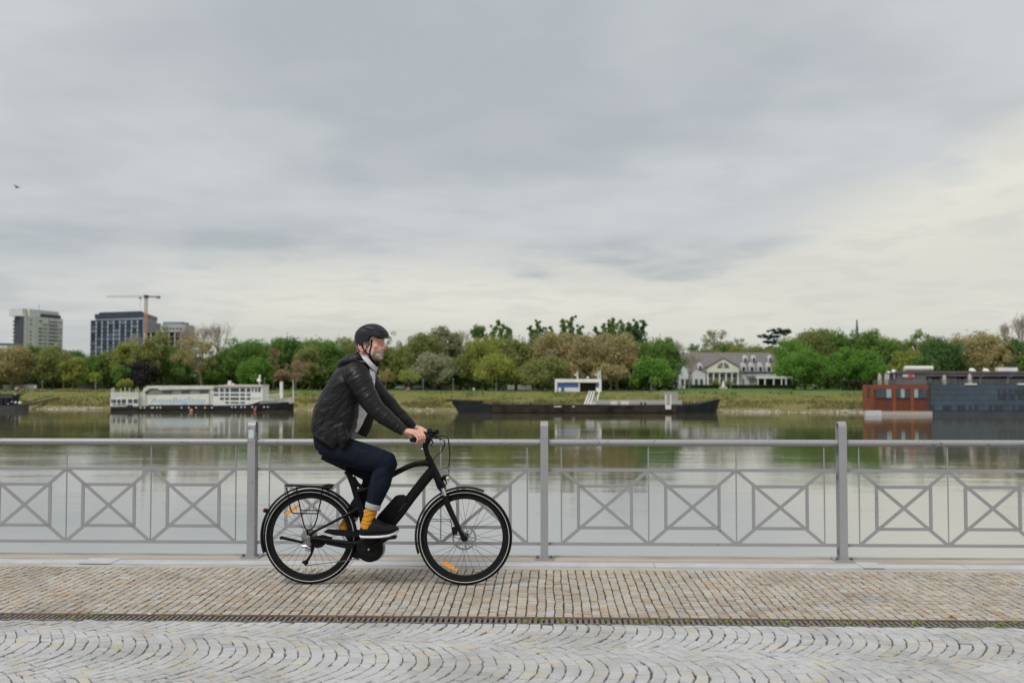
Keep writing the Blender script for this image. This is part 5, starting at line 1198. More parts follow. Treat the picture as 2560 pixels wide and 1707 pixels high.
# upper deck
xu0, zu0, zu1 = Hh(650, 0)[0], zg1, Hh(0, 178)[1]
M_deck = mat('upper_cladding', (.115, .095, .11), .7, scale=.5)
MB().box(xu0, Hh(1045, 0)[0], YH+1.5, YH+8.5, zt+.16, zu1).obj('upper_cabin', M_deck, hb)
MB().box(Hh(590, 0)[0], xu0-.01, YH+3, YH+8, zt+.16, Hh(0, 200)[1]).obj('stair_cabin', M_gdark, hb)
MB().box(Hh(1045, 0)[0], xr, YH+3, YH+8.3, zg1+.01, zu1-.8).obj('upper_glazing', M_gdark, hb)
MB().box(xu0-.3, xr, YH+1.2, YH+8.8, zu1, zu1+.45).obj('upper_roof', M_deck, hb)
MB().box(Hh(1045, 0)[0], xr, YH+1.4, YH+2.0, zu1-.7, zu1-.003).obj('roof_beam', M_deck, hb)
for X in (1100, 1160, 1220, 1330, 1440, 1500, 1560): p_ = Hh(X, 0)[0]; MB().box(p_, p_+1.6, YH+2.9, YH+2.98, zg1+.5, zu1-1.0).obj('pane', M_glass, hb)
for X in (1620, 1785, 2160, 2420): p_ = Hh(X, 0)[0]; MB().box(p_, p_+.4, YH+1.5, YH+1.9, zg1+.01, zu1-.71).obj('deck_post', M_deck, hb)
m = MB()
for X in range(300, 2400, 26):
    p_ = Hh(X, 345 if X < 1050 else 330); m.bar((p_[0], YH+.35, p_[1]+.1), (p_[0], YH+.35, p_[1]+1.2), .06, .06)
for dz_ in (.45, .8, 1.2): m.bar((Hh(296, 0)[0], YH+.35, zt+dz_), (xr, YH+.35, zt+dz_), .05, .05)
m.obj('deck_railing', M_grey, hb)
for xa, xb, za, nm in ((790, 1040, 160, 'air_duct'), (1042, 1185, 160, 'air_duct')):
    a_ = Hh(xa, za); b__ = Hh(xb, za); MB().tube([(a_[0], YH+3.5, zu1+.45+.62), (b__[0], YH+3.5, zu1+.45+.62)], .62, 12).obj(nm, M_canvas, hb, smooth=True, sharp=50)
for X, Y_, r_ in ((563, 168, .5), (640, 160, .75), (1725, 148, .95), (1915, 152, .95)):
    p_ = Hh(X, Y_); r_ *= .8; MB().ball((p_[0], YH+3, p_[1]), (r_*1.15, r_, r_*.8), 12, 8, Matrix.Rotation(.5, 3, 'Y')).tube([(p_[0], YH+3, p_[1]-1.6), (p_[0], YH+3, p_[1])], .12, 5).obj('satellite_dish', M_boatw2, hb, smooth=True)
p_ = Hh(2070, 172); MB().box(p_[0], p_[0]+2.2*2, YH+2.5, YH+4, zu1+.451, zu1+1.3).obj('roof_unit', M_boatw2, hb)
p_ = Hh(725, 232); q = Hh(880, 195); MB().box(p_[0], Hh(800, 0)[0], YH+1.36, YH+1.49, p_[1], q[1]).obj('sign_panel', mat('sign_white', (.6, .58, .58), .6), hb, label='white left part of the roof sign')
MB().lathe((Hh(828, 0)[0], YH+1.34, (p_[1]+q[1])/2), [(0, 0), (.6, 0), (.6, .14), (0, .14)], 20, 'y').obj('sign_panel', mat('sign_red2', (.45, .08, .08), .6), hb, label='round red middle part of the roof sign')
MB().box(Hh(852, 0)[0], q[0], YH+1.38, YH+1.49, p_[1], q[1]).obj('sign_panel', bpy.data.materials['sign_white'], hb, label='white right part of the roof sign')
M_paras = mat('parasol_canvas', (.42, .38, .35), .8)
for X, yb, yt in ((397, 312, 215), (488, 312, 215), (1283, 335, 205), (1632, 320, 205)):
    p_ = Hh(X, yb); q = Hh(X, yt); m = MB().tube([(p_[0], YH+.8, zt+.15 if X < 1000 else zg1), (p_[0], YH+.8, p_[1]+1.6), (p_[0], YH+.8, p_[1]+2.2), (q[0], YH+.8, q[1])], [.5, .45, .2, .15], 8)
    o = m.obj('closed_parasol', M_paras, smooth=True, org=(p_[0], YH+.8, zt)); props(o, {397: 'closed pale parasol at the left end of the houseboat roof deck', 488: 'closed pale parasol, second from left on the houseboat deck', 1283: 'closed pale parasol before the upper glazing of the houseboat', 1632: 'closed pale parasol above the white shelf on the houseboat'}[X], 'parasol', 'closed parasols on the houseboat deck')
for xa, xb in ((1545, 1700), (2265, 2420)): a_ = Hh(xa, 325); b__ = Hh(xb, 325); MB().box(a_[0], b__[0], YH-.3, YH+.3, a_[1]-.2, a_[1]+.1).obj('white_ledge', M_wht2, hb)
# --- small dark boat at the left edge; zoom frame (0,940) scale 8.4
YS = 253.0
def S(X, Y_, Y=YS): q = at(X/8.4, 940+Y_/8.4, Y); return (q.x, q.z)
sb_ = thing('work_boat', 'small dark open-sided boat at the left edge of the river', 'boat', (S(100, 720)[0], YS, WZ))
rings = []
for X, yt, yb, wf in ((-700, 620, 735, .7), (-300, 615, 735, 1), (0, 618, 735, 1), (300, 622, 730, .9), (430, 618, 715, .6), (495, 610, 690, .12)):
    a_ = S(X, yt); b__ = S(X, yb); w = 2.4*wf; rings.append([(a_[0], YS+2.4-w, a_[1]), (a_[0], YS+2.4+w, a_[1]), (a_[0], YS+2.4+w*.8, b__[1]-.3), (a_[0], YS+2.4-w*.8, b__[1]-.3)])
MB().loft(rings).obj('hull', mat('hull_charcoal', (.05, .05, .06), .6), sb_)
a_ = S(-700, 455); b__ = S(320, 410); MB().box(a_[0], S(245, 0)[0], YS+.4, YS+4.4, a_[1], b__[1]).obj('roof', M_gdark, sb_)
MB().box(S(-700, 0)[0], b__[0], YS+.8, YS+4, b__[1], b__[1]+.35).obj('roof_top', M_hullr, sb_)
for X in (-200, -80, 0, 95, 235): p_ = S(X, 600); q = S(X, 455); MB().box(p_[0]-.09, p_[0]+.09, YS+.6, YS+.8, p_[1]-.4, q[1]-.003).obj('roof_post', M_black, sb_)
MB().box(S(-650, 0)[0], S(235, 0)[0], YS+3.9, YS+4.0, S(0, 600)[1]-.3, S(0, 455)[1]-.003).obj('back_wall', M_black, sb_)
for X, Y_, r_, mt in ((380, 565, .42, M_boatw2), (288, 555, .32, M_crm), (135, 585, .2, M_aqua), (215, 545, .22, M_boatw)):
    p_ = S(X, Y_); MB().ball((p_[0], YS+.9, p_[1]), r_, 10, 7).obj('fender_ball', mt, sb_, smooth=True)
p_ = S(265, 385); MB().box(p_[0]-.3, p_[0]+.3, YS+1, YS+1.5, p_[1]-.4, p_[1]+.2).obj('roof_lamp', M_boatw2, sb_)
MB().box(S(250, 0)[0], S(470, 0)[0], YS+1, YS+3, S(0, 625)[1], S(0, 590)[1]).obj('fore_locker', M_black, sb_)
# ================================================================== BICYCLE
YB0 = 7.465
def zoomer(ox, oy, k):
    def g(X, Y_, off=0.0): return at(ox+X/k, oy+Y_/k, YB0+off)
    return g
B_ = zoomer(640, 1060, 3.5636); C_z = zoomer(640, 1180, 5.406); D_z = zoomer(960, 1050, 3.7324); H_z = zoomer(960, 1050, 11.2)
A_z = zoomer(640, 780, 4.127); E_z = zoomer(860, 790, 11.2); F_z = zoomer(820, 1200, 6.818)
M_frame = mat('frame_matt_black', (.009, .009, .010), .42, scale=20, var=.15, spec=.16)
M_plast = mat('plastic_black', (.007, .007, .008), .5, scale=20, spec=.14)
M_rub = mat('tyre_rubber', (.012, .012, .013), .8, scale=30, bump=.0008, bscale=260, spec=.1)
M_rimm = mat('rim_black', (.010, .010, .011), .35, spec=.2)
M_refl = mat('reflective_line', (.62, .62, .60), .4, var=.03)
M_chr = mat('chrome', (.62, .63, .66), .22, 1.0, var=.05)
M_silv = mat('alloy', (.42, .42, .42), .35, .9, var=.1)
M_spk = mat('spoke_steel', (.10, .10, .105), .35, .8)
M_org = mat('reflector_orange', (.85, .28, .02), .25, scale=90, col2=(.95, .42, .03), spec=.8)
M_redl = mat('lamp_red', (.55, .03, .035), .25, spec=.8)
M_lens = mat('lamp_lens', (.75, .74, .70), .1, spec=1.0, var=.03)
RW = 0.3545
front = at(1162.0, 1339.5, YB0); rear = at(775.8, 1339.5, YB0); front.z = rear.z = RW+.002
bike = thing('bicycle', 'matt black electric trekking bicycle with rear rack ridden along the quay', 'bicycle', (rear.x+.58, YB0, 0))
def wheel(c, nm, lab, seed, refl):
    rm = RW*.885; T_ = MB()
    tp = []
    for k in range(14):
        a = 2*math.pi*k/14; tp.append((RW-.0235+.0235*math.cos(a), .0225*math.sin(a)))
    w = MB().lathe(c, [(RW*.905, -.0105), (RW*.905, .0105), (RW*.815, .008), (RW*.795, .0), (RW*.815, -.008)], 96).obj('wheel', M_rimm, bike, smooth=True, sharp=35, label=lab)
    MB().lathe(c, tp, 120).obj('tyre', M_rub, w, smooth=True)
    tr = MB()
    for k in range(170):
        a = 2*math.pi*k/170
        for s in (-1, 1):
            p = Vector((c[0]+(RW-.0022)*math.cos(a+s*.008), c[1]+s*.010, c[2]+(RW-.0022)*math.sin(a+s*.008))); q = Vector((c[0]+(RW-.006)*math.cos(a+s*.022), c[1]+s*.0185, c[2]+(RW-.006)*math.sin(a+s*.022)))
            tr.bar(p, q, .004, .0045)
    tr.obj('tread', M_rub, w)
    for s in (-1, 1): MB().lathe(c, [(RW*.930, s*.0222), (RW*.9405, s*.0230), (RW*.9405, s*.0214), (RW*.930, s*.0206)][::(1 if s > 0 else -1)], 120).obj('reflective_stripe', M_refl, w, smooth=True)
    hubw = .034
    MB().lathe(c, [(0, -.05), (.010, -.05), (.012, -.036), (.030, -.034), (.030, -.030), (.017, -.026), (.016, .026), (.030, .03), (.030, .034), (.012, .036), (.010, .05), (0, .05)], 20, closed=False).obj('hub', M_plast, w, smooth=True, sharp=30)
    rnd = random.Random(seed); a_off = rnd.uniform(0, .3)
    for k in range(32):
        side = 1 if k % 2 else -1; a = a_off+2*math.pi*k/32; dirn = 1 if (k//2) % 2 else -1
        ha = a+dirn*1.15
        p = (c[0]+.028*math.cos(ha), c[1]+side*.032, c[2]+.028*math.sin(ha)); q = (c[0]+RW*.80*math.cos(a), c[1]+side*.002, c[2]+RW*.80*math.sin(a))
        MB().tube([p, q], .00115, 4).obj('spoke', M_spk, w)
    for (pa, pb) in refl:
        d = (pb-pa).normalized(); m = MB(); n_ = 7; rings = []
        for i in range(n_):
            f = i/(n_-1); hw = .013*math.sin(math.pi*(.12+.76*f))**.7; ctr = pa.lerp(pb, f); up = Vector((-d.z, 0, d.x))
            rings.append([ctr+up*hw+Vector((0, .006, 0)), ctr+up*hw-Vector((0, .006, 0)), ctr-up*hw-Vector((0, .006, 0)), ctr-up*hw+Vector((0, .006, 0))])
        m.loft(rings).obj('reflector', M_org, w)
    return w
fw = wheel(front, 'wheel', 'front wheel with disc rotor', 3, [(B_(1650, 1222), B_(1795, 1300))])
rw = wheel(rear, 'wheel', 'rear wheel with cassette', 8, [(B_(258, 808), B_(382, 722))])
# disc rotor and cassette
m = MB(); cf = (front.x, front.y-.043, front.z); r_o = .090
m.lathe(cf, [(r_o, -.001), (r_o, .001), (r_o-.013, .001), (r_o-.013, -.001)], 60)
for k in range(6):
    a = k*math.pi/3+.2; p = Vector((cf[0]+.026*math.cos(a), cf[1], cf[2]+.026*math.sin(a))); q = Vector((cf[0]+(r_o-.008)*math.cos(a+.55), cf[1], cf[2]+(r_o-.008)*math.sin(a+.55))); m.bar(p, q, .008, .0018)
    m.bar(p, Vector((cf[0]+(r_o-.010)*math.cos(a-.25), cf[1], cf[2]+(r_o-.010)*math.sin(a-.25))), .005, .0018)
m.lathe(cf, [(.030, -.002), (.030, .002), (0, .002), (0, -.002)], 16, closed=False); m.obj('brake_disc', mat('disc_steel', (.33, .33, .34), .35, .8), fw)
for k, r_ in enumerate((.064, .057, .050, .044, .038, .032, .027)):
    m = MB(); n_ = int(r_*2*math.pi/.0127); pts = []
    for i in range(n_*4):
        a = 2*math.pi*i/(n_*4); pts.append((rear.x+(r_ if i % 4 < 2 else r_-.005)*math.cos(a), rear.z+(r_ if i % 4 < 2 else r_-.005)*math.sin(a)))
    m.prism(pts, rear.y-.030-k*.0042, rear.y-.028-k*.0042); m.obj('sprocket', M_silv, rw)
# frame
fr = MB()
ht0, ht1 = B_(1532, 285), B_(1648, 545)
fr.tube([ht0, ht0.lerp(ht1, .12), ht0.lerp(ht1, .8), ht1], [.024, .026, .031, .033], 16)
fr.tube([B_(1585, 352), B_(1500, 345), B_(1430, 352), B_(1350, 380), B_(1240, 435), B_(1120, 510), B_(1000, 570), B_(900, 598), B_(870, 600)], [.024, .024, .021, .021, .021, .019, .017, .017, .02], 14, ell=1.15)
fr.tube([B_(1585, 400), B_(1500, 500), B_(1390, 640), B_(1280, 790), B_(1165, 930), B_(1090, 1020)], [.040, .040, .038, .038, .038, .036], 14, ell=.80)
fr.tube([B_(822, 425), B_(865, 540), B_(905, 680), B_(940, 800), B_(975, 960), B_(1000, 1040)], [.023, .023, .0225, .023, .027, .032], 14)
fr.tube([B_(868, 470), B_(900, 530), B_(960, 575)], [.014, .017, .014], 10)
for s in (-1, 1):
    fr.tube([B_(915, 745, 0), B_(840, 790, s*.035), B_(640, 893, s*.058), B_(520, 955, s*.066), B_(470, 990, s*.066)], [.013, .0125, .011, .0105, .012], 10)
    fr.tube([B_(985, 1050, s*.02), B_(850, 1062, s*.045), B_(620, 1030, s*.066), B_(480, 1012, s*.068)], [.022, .018, .014, .013], 10)
v, n_, f = remesh(fr, .0042, 3); frame = mb_from(v, f).obj('frame', M_frame, bike, smooth=True, sharp=180)
m = MB(); m.tube([B_(780, 330), B_(800, 372), B_(822, 425), B_(840, 480)], .0145, 14); m.obj('seatpost', M_plast, bike, smooth=True)
MB().tube([B_(808, 412), B_(828, 438)], .026, 14).obj('seat_clamp', M_plast, bike, smooth=True, sharp=50)
# saddle
sd = MB(); rings = []
for X, Y_, hw, h_ in ((600, 262, .03, .012), (615, 270, .07, .028), (660, 285, .078, .034), (720, 300, .066, .032), (780, 312, .038, .026), (840, 322, .022, .022), (880, 326, .014, .014)):
    c = B_(X, Y_); rings.append([(c.x, c.y+hw*math.cos(a), c.z+h_*math.sin(a)) for a in np.linspace(0, 2*math.pi, 14, endpoint=False)])
sd.loft(rings).obj('saddle', M_plast, bike, smooth=True)
m = MB()
for s in (-1, 1): m.tube([B_(650, 300, s*.03), B_(720, 335, s*.022), B_(800, 345, s*.022), B_(850, 330, s*.01)], .0035, 6)
m.obj('saddle_rails', M_chr, bike)
# battery
m = MB(); poly = [(1238, 642), (1262, 630), (1312, 625), (1348, 642), (1350, 660), (1338, 700), (1175, 905), (1120, 868), (1072, 838), (1085, 812), (1140, 752), (1200, 684)]
rings = []
for (off, sc2) in ((-.040, .90), (-.036, .97), (-.028, 1.0), (.028, 1.0), (.036, .97), (.040, .90)):
    cx_, cy_ = 1215, 765; rings.append([B_(cx_+(X-cx_)*sc2, cy_+(Y_-cy_)*sc2, off) for X, Y_ in poly])
bat = m.loft(rings).obj('battery', M_plast, bike, smooth=True, sharp=35)
MB().tube([B_(1180, 880, -.039), B_(1335, 702, -.039)], .0011, 5).obj('battery_seam', M_silv, bat)
# motor, chainguard
mc = B_(1022, 1098)
MB().lathe((mc.x, mc.y, mc.z), [(0, -.062), (.085, -.060), (.098, -.052), (.1005, -.044), (.1005, -.030), (.08, -.026), (.08, .05), (.06, .06), (0, .06)], 56, closed=False).obj('motor', M_plast, bike, smooth=True, sharp=30)
c2 = B_(1032, 1100, .02); MB().lathe((mc.x+.012, mc.y-.0, mc.z+.002), [(.072, -.024), (.1015, -.020), (.1015, -.014), (.072, -.012)], 56).obj('chainring', M_silv, bike, smooth=True, sharp=30)
MB().lathe((mc.x, mc.y, mc.z), [(0, -.0645), (.062, -.0628), (.0635, -.0605), (.0635, -.059), (0, -.059)], 48, closed=False).obj('motor_cap', M_frame, bike, smooth=True, sharp=30)
m = MB(); rg = []
for off in (-.058, -.054, -.044, -.040): 
    k = 1 if off in (-.054, -.044) else .0
    rg.append([B_(X, Y_, off) for X, Y_ in ((598, 962-k*3), (640, 934-k*3), (780, 942-k*3), (922, 960-k*3), (930, 1004+k*3), (800, 996+k*3), (690, 985+k*3))])
m.loft(rg).obj('chainguard', M_frame, bike)
MB().prism([tuple(B_(X, Y_)[i] for i in (0, 2)) for X, Y_ in ((480, 1000), (610, 975), (700, 1000), (640, 1050), (600, 1085), (560, 1092), (520, 1085))], YB0-.052, YB0-.046).obj('chainstay_guard', M_plast, bike)
MB().prism([tuple(B_(X, Y_)[i] for i in (0, 2)) for X, Y_ in ((640, 1022), (880, 1052), (880, 1092), (835, 1100), (700, 1072), (640, 1060))], YB0-.058, YB0-.050).obj('lower_guard', M_frame, bike)
MB().prism([tuple(B_(X, Y_)[i] for i in (0, 2)) for X, Y_ in ((870, 1140), (900, 1120), (940, 1150), (935, 1185), (880, 1190))], YB0-.02, YB0+.03).obj('cable_box', M_plast, bike)
# chain lower run
m = MB(); pts = [C_z(660, 1262, -.045), C_z(800, 1245, -.045), C_z(1000, 1222, -.044), C_z(1200, 1195, -.043), C_z(1480, 1150, -.043)]
L0 = 0; a_ = pts[0]; b__ = pts[-1]; n_ = 44
for i in range(n_):
    f0, f1 = i/n_, (i+.82)/n_
    def pp(f_):
        j = min(3, int(f_*4)); return pts[j].lerp(pts[j+1], f_*4-j)
    m.bar(pp(f0), pp(f1), .0065, .0035 if i % 2 else .006)
m.obj('chain', mat('chain_steel', (.20, .185, .17), .4, .7), bike)
# crank and pedals
cr0 = mc+Vector((0, -.075, 0)); ped = B_(1205, 1000, -.095)
m = MB(); m.tube([cr0+Vector((-.004, 0, 0)), cr0.lerp(ped, .15), cr0.lerp(ped, .8), ped], [.017, .0155, .012, .013], 12, ell=.55); m.obj('crank', M_frame, bike, smooth=True, sharp=60)
MB().lathe((cr0.x, cr0.y, cr0.z), [(0, -.012), (.0075, -.012), (.008, -.008), (0, -.008)], 12, closed=False).obj('crank_bolt', M_chr, bike)
ped2 = mc*2-B_(1205, 1000, .0); ped2 = Vector((ped2.x, YB0+.09, ped2.z)); cr2 = mc+Vector((0, .07, 0))
m = MB(); m.tube([cr2, ped2], [.015, .012], 12, ell=.55); m.obj('crank', M_frame, bike, smooth=True)
def pedal(c, y0, y1, tilt):
    m = MB(); d = Vector((math.cos(tilt), 0, math.sin(tilt))); u = Vector((-d.z, 0, d.x))
    for s in (-1, 1): m.bar(c+d*s*.043+Vector((0, y0-c.y, 0)), c+d*s*.043+Vector((0, y1-c.y, 0)), .018, .008)
    for y in (y0, (y0+y1)/2, y1): m.bar(c-d*.045+Vector((0, y-c.y, 0)), c+d*.045+Vector((0, y-c.y, 0)), .016, .01)
    o = m.obj('pedal', M_plast, bike)
    MB().bar(c+d*.049+Vector((0, y0+.01-c.y, 0)), c+d*.049+Vector((0, y1-.01-c.y, 0)), .010, .004).obj('pedal_reflector', mat('reflector_amber', (.55, .2, .06), .3), o)
pedal(ped, YB0-.185, YB0-.105, .12); pedal(ped2, YB0+.105, YB0+.185, -.5)
# fork
fk = MB()
cwn = B_(1662, 560)
fk.tube([B_(1632, 520), B_(1652, 566)], [.030, .030], 14)
fk.tube([cwn+Vector((0, -.062, -.012)), cwn+Vector((0, -.03, .008)), cwn+Vector((0, .03, .008)), cwn+Vector((0, .062, -.012))], [.022, .022, .022, .022], 12)
fk.obj('fork_crown', M_frame, bike, smooth=True, sharp=60)
for s in (-1, 1):
    MB().tube([B_(1660, 570, s*.058), B_(1690, 655, s*.058)], .0145, 14).obj('stanchion', M_chr, bike, smooth=True)
    MB().tube([B_(1683, 636, s*.058), B_(1700, 700, s*.058), B_(1745, 800, s*.058), B_(1805, 925, s*.058), B_(1848, 1010, s*.058)], [.0225, .0225, .0215, .018, .0155], 14).obj('fork_leg', M_frame, bike, smooth=True, sharp=60)
MB().tube([B_(1712, 640, -.03), B_(1722, 740, .02), B_(1712, 640, .058)], [.012, .012, .012], 8).obj('fork_bridge', M_frame, bike, smooth=True)
p = B_(1848, 1008, -.07); MB().lathe((front.x, YB0-.058, front.z), [(0, -.026), (.012, -.026), (.020, -.014), (.024, .0), (.0, .0)], 16, closed=False).obj('axle_nut', M_plast, bike, smooth=True, sharp=40)
MB().hexa([tuple(q) for q in [D_z(640, 1075, -.075), D_z(690, 1060, -.075), D_z(690, 1060, -.045), D_z(640, 1075, -.045), D_z(628, 1000, -.075), D_z(672, 985, -.075), D_z(672, 985, -.045), D_z(628, 1000, -.045)]]).obj('brake_caliper', M_plast, bike)
MB().tube([D_z(400, 924, -.04), D_z(625, 924, -.05)], .0022, 5).tube([D_z(400, 940, -.04), D_z(622, 940, -.05)], .0022, 5).obj('mudguard_stay', mat('stay_dark', (.03, .012, .012), .4), bike)
MB().tube([D_z(615, 924, -.05), D_z(628, 960, -.055), D_z(632, 1010, -.055), D_z(645, 1060, -.055)], .003, 6).obj('caliper_hose', M_plast, bike, smooth=True)
# mudguards
def guard(c, a0, a1, dr, wid, nm, lab):
    m = MB(); n_ = 44; r1 = RW+dr
    rows = []
    for i in range(n_+1):
        a = a0+(a1-a0)*i/n_; tp = 1.0
        pr = []
        for j in range(7):
            u = -1+2*j/6; pr.append((r1-.012*(abs(u)**2.2), u*wid))
        for j in range(7):
            u = 1-2*j/6; pr.append((r1-.0022-.012*(abs(u)**2.2), u*wid*.96))
        rows.append([(c.x+r_*math.cos(a), c.y+y, c.z+r_*math.sin(a)) for r_, y in pr])
    return m.loft(rows).obj(nm, M_frame, bike, smooth=True, sharp=50, label=lab)
guard(rear, R(28), R(200), .024, .030, 'mudguard', 'rear mudguard'); guard(front, R(67), R(200), .022, .030, 'mudguard', 'front mudguard')
# tail light
c = B_(85, 768); MB().tube([c+Vector((-.008, 0, 0)), c+Vector((.014, 0, 0))], [.016, .016], 14).obj('tail_light_mount', M_plast, bike, smooth=True, sharp=50)
MB().tube([c+Vector((-.019, 0, .001)), c+Vector((-.008, 0, .001))], [.013, .0175], 14).obj('tail_light', M_redl, bike, smooth=True, sharp=50)
# headlight
c = B_(1688, 478, -.0); MB().tube([c+Vector((-.026, 0, .0)), c+Vector((-.014, 0, 0)), c+Vector((.012, 0, .002)), c+Vector((.020, 0, .002))], [.008, .019, .022, .021], 16).obj('headlight', M_plast, bike, smooth=True, sharp=50)
MB().ball(c+Vector((.014, -.006, .0)), (.014, .019, .018), 14, 10).obj('headlight_lens', M_lens, bike, smooth=True)
MB().tube([c+Vector((0, 0, -.015)), B_(1700, 530), B_(1672, 556)], .005, 8).obj('headlight_bracket', M_plast, bike, smooth=True)
# rack
rk = MB(); RO = .075
for s in (-1, 1):
    rk.tube([C_z(385, 180, s*RO), C_z(560, 188, s*RO), C_z(760, 198, s*RO), C_z(940, 208, s*RO)], .0052, 8)
    rk.tube([C_z(410, 200, s*RO), C_z(440, 330, s*RO*1.1), C_z(460, 470, s*RO*1.15), C_z(480, 535, s*RO*1.15), C_z(520, 556, s*RO*1.15), C_z(840, 558, s*RO*1.15)], .0048, 8)
    rk.tube([C_z(545, 200, s*RO), C_z(580, 400, s*RO*1.1), C_z(620, 600, s*RO*1.1), C_z(655, 740, s*RO*1.05), C_z(690, 782, s*RO), C_z(735, 780, s*RO), C_z(790, 725, s*RO*1.0), C_z(825, 620, s*RO*1.1), C_z(870, 400, s*RO*1.1), C_z(900, 215, s*RO)], .0052, 8)
    rk.tube([C_z(690, 785, s*RO), C_z(700, 850, s*.06)], .007, 8)
for X in (390, 560, 760, 935): rk.tube([C_z(X, 182+(X-390)*.045, -RO), C_z(X, 182+(X-390)*.045, RO)], .005, 8)
rk.tube([C_z(400, 170, -.02), C_z(950, 195, -.02)], .005, 8); rk.tube([C_z(400, 170, .02), C_z(950, 195, .02)], .005, 8)
rk.tube([C_z(900, 190, -.0), C_z(985, 172), C_z(1045, 180), C_z(1020, 205), C_z(930, 215)], .010, 8)
rk.tube([C_z(600, 515, -.085), C_z(880, 518, -.085)], .0042, 8)
rk.obj('rear_rack', M_plast, bike, smooth=True)
# kickstand, derailleur
MB().tube([C_z(345, 880, -.085), C_z(380, 890, -.085), C_z(600, 940, -.08), C_z(640, 945, -.075)], [.0125, .0115, .010, .012], 10).obj('kickstand', M_plast, bike, smooth=True)
MB().tube([C_z(330, 868, -.085), C_z(350, 905, -.085)], .011, 10).obj('kickstand_foot', M_rub, bike, smooth=True)
MB().lathe(tuple(C_z(703, 890, -.072)), [(0, -.012), (.008, -.012), (.011, -.004), (.022, -.002), (.022, .006), (0, .006)], 20, closed=False).obj('axle_nut', M_silv, bike, smooth=True, sharp=40)
dr_ = MB(); dr_.tube([C_z(615, 1000, -.078), C_z(680, 1000, -.082), C_z(740, 1030, -.082)], [.008, .013, .010], 10); dr_.tube([C_z(665, 1040, -.08), C_z(740, 1062, -.08)], [.009, .007], 10)
dr_.obj('derailleur', M_chr, bike, smooth=True)
MB().tube([C_z(735, 985, -.07), C_z(768, 1045, -.07), C_z(740, 1120, -.068), C_z(700, 1180, -.064), C_z(668, 1222, -.06)], [.010, .010, .009, .010, .012], 8).obj('derailleur_cage', M_plast, bike, smooth=True)
for X, Y_ in ((672, 1218), (755, 1030)): MB().lathe(tuple(C_z(X, Y_, -.06)), [(0, -.006), (.019, -.004), (.019, .004), (0, .006)], 14, closed=False).obj('jockey_wheel', M_plast, bike)
MB().tube([C_z(625, 1205, -.058), C_z(668, 1240, -.058), C_z(705, 1215, -.058)], [.008, .010, .008], 8).obj('cage_plate', M_plast, bike, smooth=True)
# stem, bar, grips, controls
MB().tube([B_(1530, 285), B_(1518, 235), B_(1508, 195)], [.021, .019, .019], 14).tube([B_(1505, 215), B_(1512, 180), B_(1535, 140), B_(1552, 118)], [.020, .023, .021, .020], 14).obj('stem', M_plast, bike, smooth=True)
barc = B_(1552, 112)
def grip_pt(s, f):   # f 0 = stem, 1 = bar end
    if s < 0: e = H_z(775, 556, -.305)
    else: e = H_z(1180, 345, .305)
    e2 = Vector((e.x, YB0+s*.305, e.z if s < 0 else barc.z-.030))
    if s > 0: e2.x = H_z(775, 556, -.305).x
    k = Vector((barc.x-.012, YB0+s*.10, barc.z+.004))
    pts = [barc, k, k.lerp(e2, .35)+Vector((.004, 0, .004)), e2]
    j = min(2, int(f*3)); return pts[j].lerp(pts[j+1], f*3-j)
m = MB(); m.tube([grip_pt(-1, f) for f in (1, .8, .66, .5, .33, .15, 0)]+[grip_pt(1, f) for f in (.15, .33, .5, .66, .8, 1)], .0125, 12); m.obj('handlebar', M_plast, bike, smooth=True)
for s in (-1, 1):
    MB().tube([grip_pt(s, 1.0)+(grip_pt(s, 1.0)-grip_pt(s, .95)).normalized()*.004, grip_pt(s, .97), grip_pt(s, .85), grip_pt(s, .62), grip_pt(s, .60)], [.015, .0175, .017, .017, .0185], 16).obj('grip', M_rub, bike, smooth=True, sharp=50)
    c = grip_pt(s, .52); lv = c+Vector((.075, s*.10, -.030))
    MB().tube([c, c+Vector((.025, 0, .004)), c+Vector((.045, s*.02, -.004)), lv, c+Vector((.070, s*.17, -.045))], [.014, .013, .008, .0055, .006], 8).obj('brake_lever', M_plast, bike, smooth=True)
    MB().tube([c+Vector((-.01, -s*.02, .01)), c+Vector((.03, -s*.025, .016)), c+Vector((.06, -s*.03, .012))], [.015, .014, .009], 10).obj('brake_reservoir', M_plast, bike, smooth=True)
MB().ball(H_z(1280, 320, 0), (.022, .03, .026), 14, 10).obj('bell', M_frame, bike, smooth=True)
MB().tube([H_z(1340, 380, .06), H_z(1500, 325, .02)], [.013, .017], 12).obj('display', M_plast, bike, smooth=True, sharp=50)
MB().tube([H_z(1160, 380, -.10), H_z(1240, 450, -.08), H_z(1330, 470, -.05)], [.016, .018, .015], 10).obj('shifter', M_plast, bike, smooth=True)
MB().tube([H_z(1045, 815, -.02), H_z(1090, 800, -.02)], .006, 8).obj('stem_bolt', M_silv, bike)
def cable(pts, r_=.0026): 
    P_ = [H_z(*q) for q in pts]; out = []
    for i in range(len(P_)-1):
        p0, p1, p2, p3 = P_[max(0, i-1)], P_[i], P_[i+1], P_[min(len(P_)-1, i+2)]
        for k in range(6):
            t_ = k/6; out.append(.5*((2*p1)+(p2-p0)*t_+(2*p0-5*p1+4*p2-p3)*t_*t_+(3*p1-p0-3*p2+p3)*t_**3))
    out.append(P_[-1]); MB().tube(out, r_, 6).obj('cable', M_plast, bike, smooth=True)
cable([(1330, 450, -.06), (1500, 455, -.04), (1620, 440, -.02), (1740, 455, 0), (1800, 520, 0), (1825, 620, 0), (1845, 800, 0), (1850, 1000, 0), (1830, 1200, 0), (1820, 1400, 0), (1815, 1560, 0), (1812, 1700, -.02)])
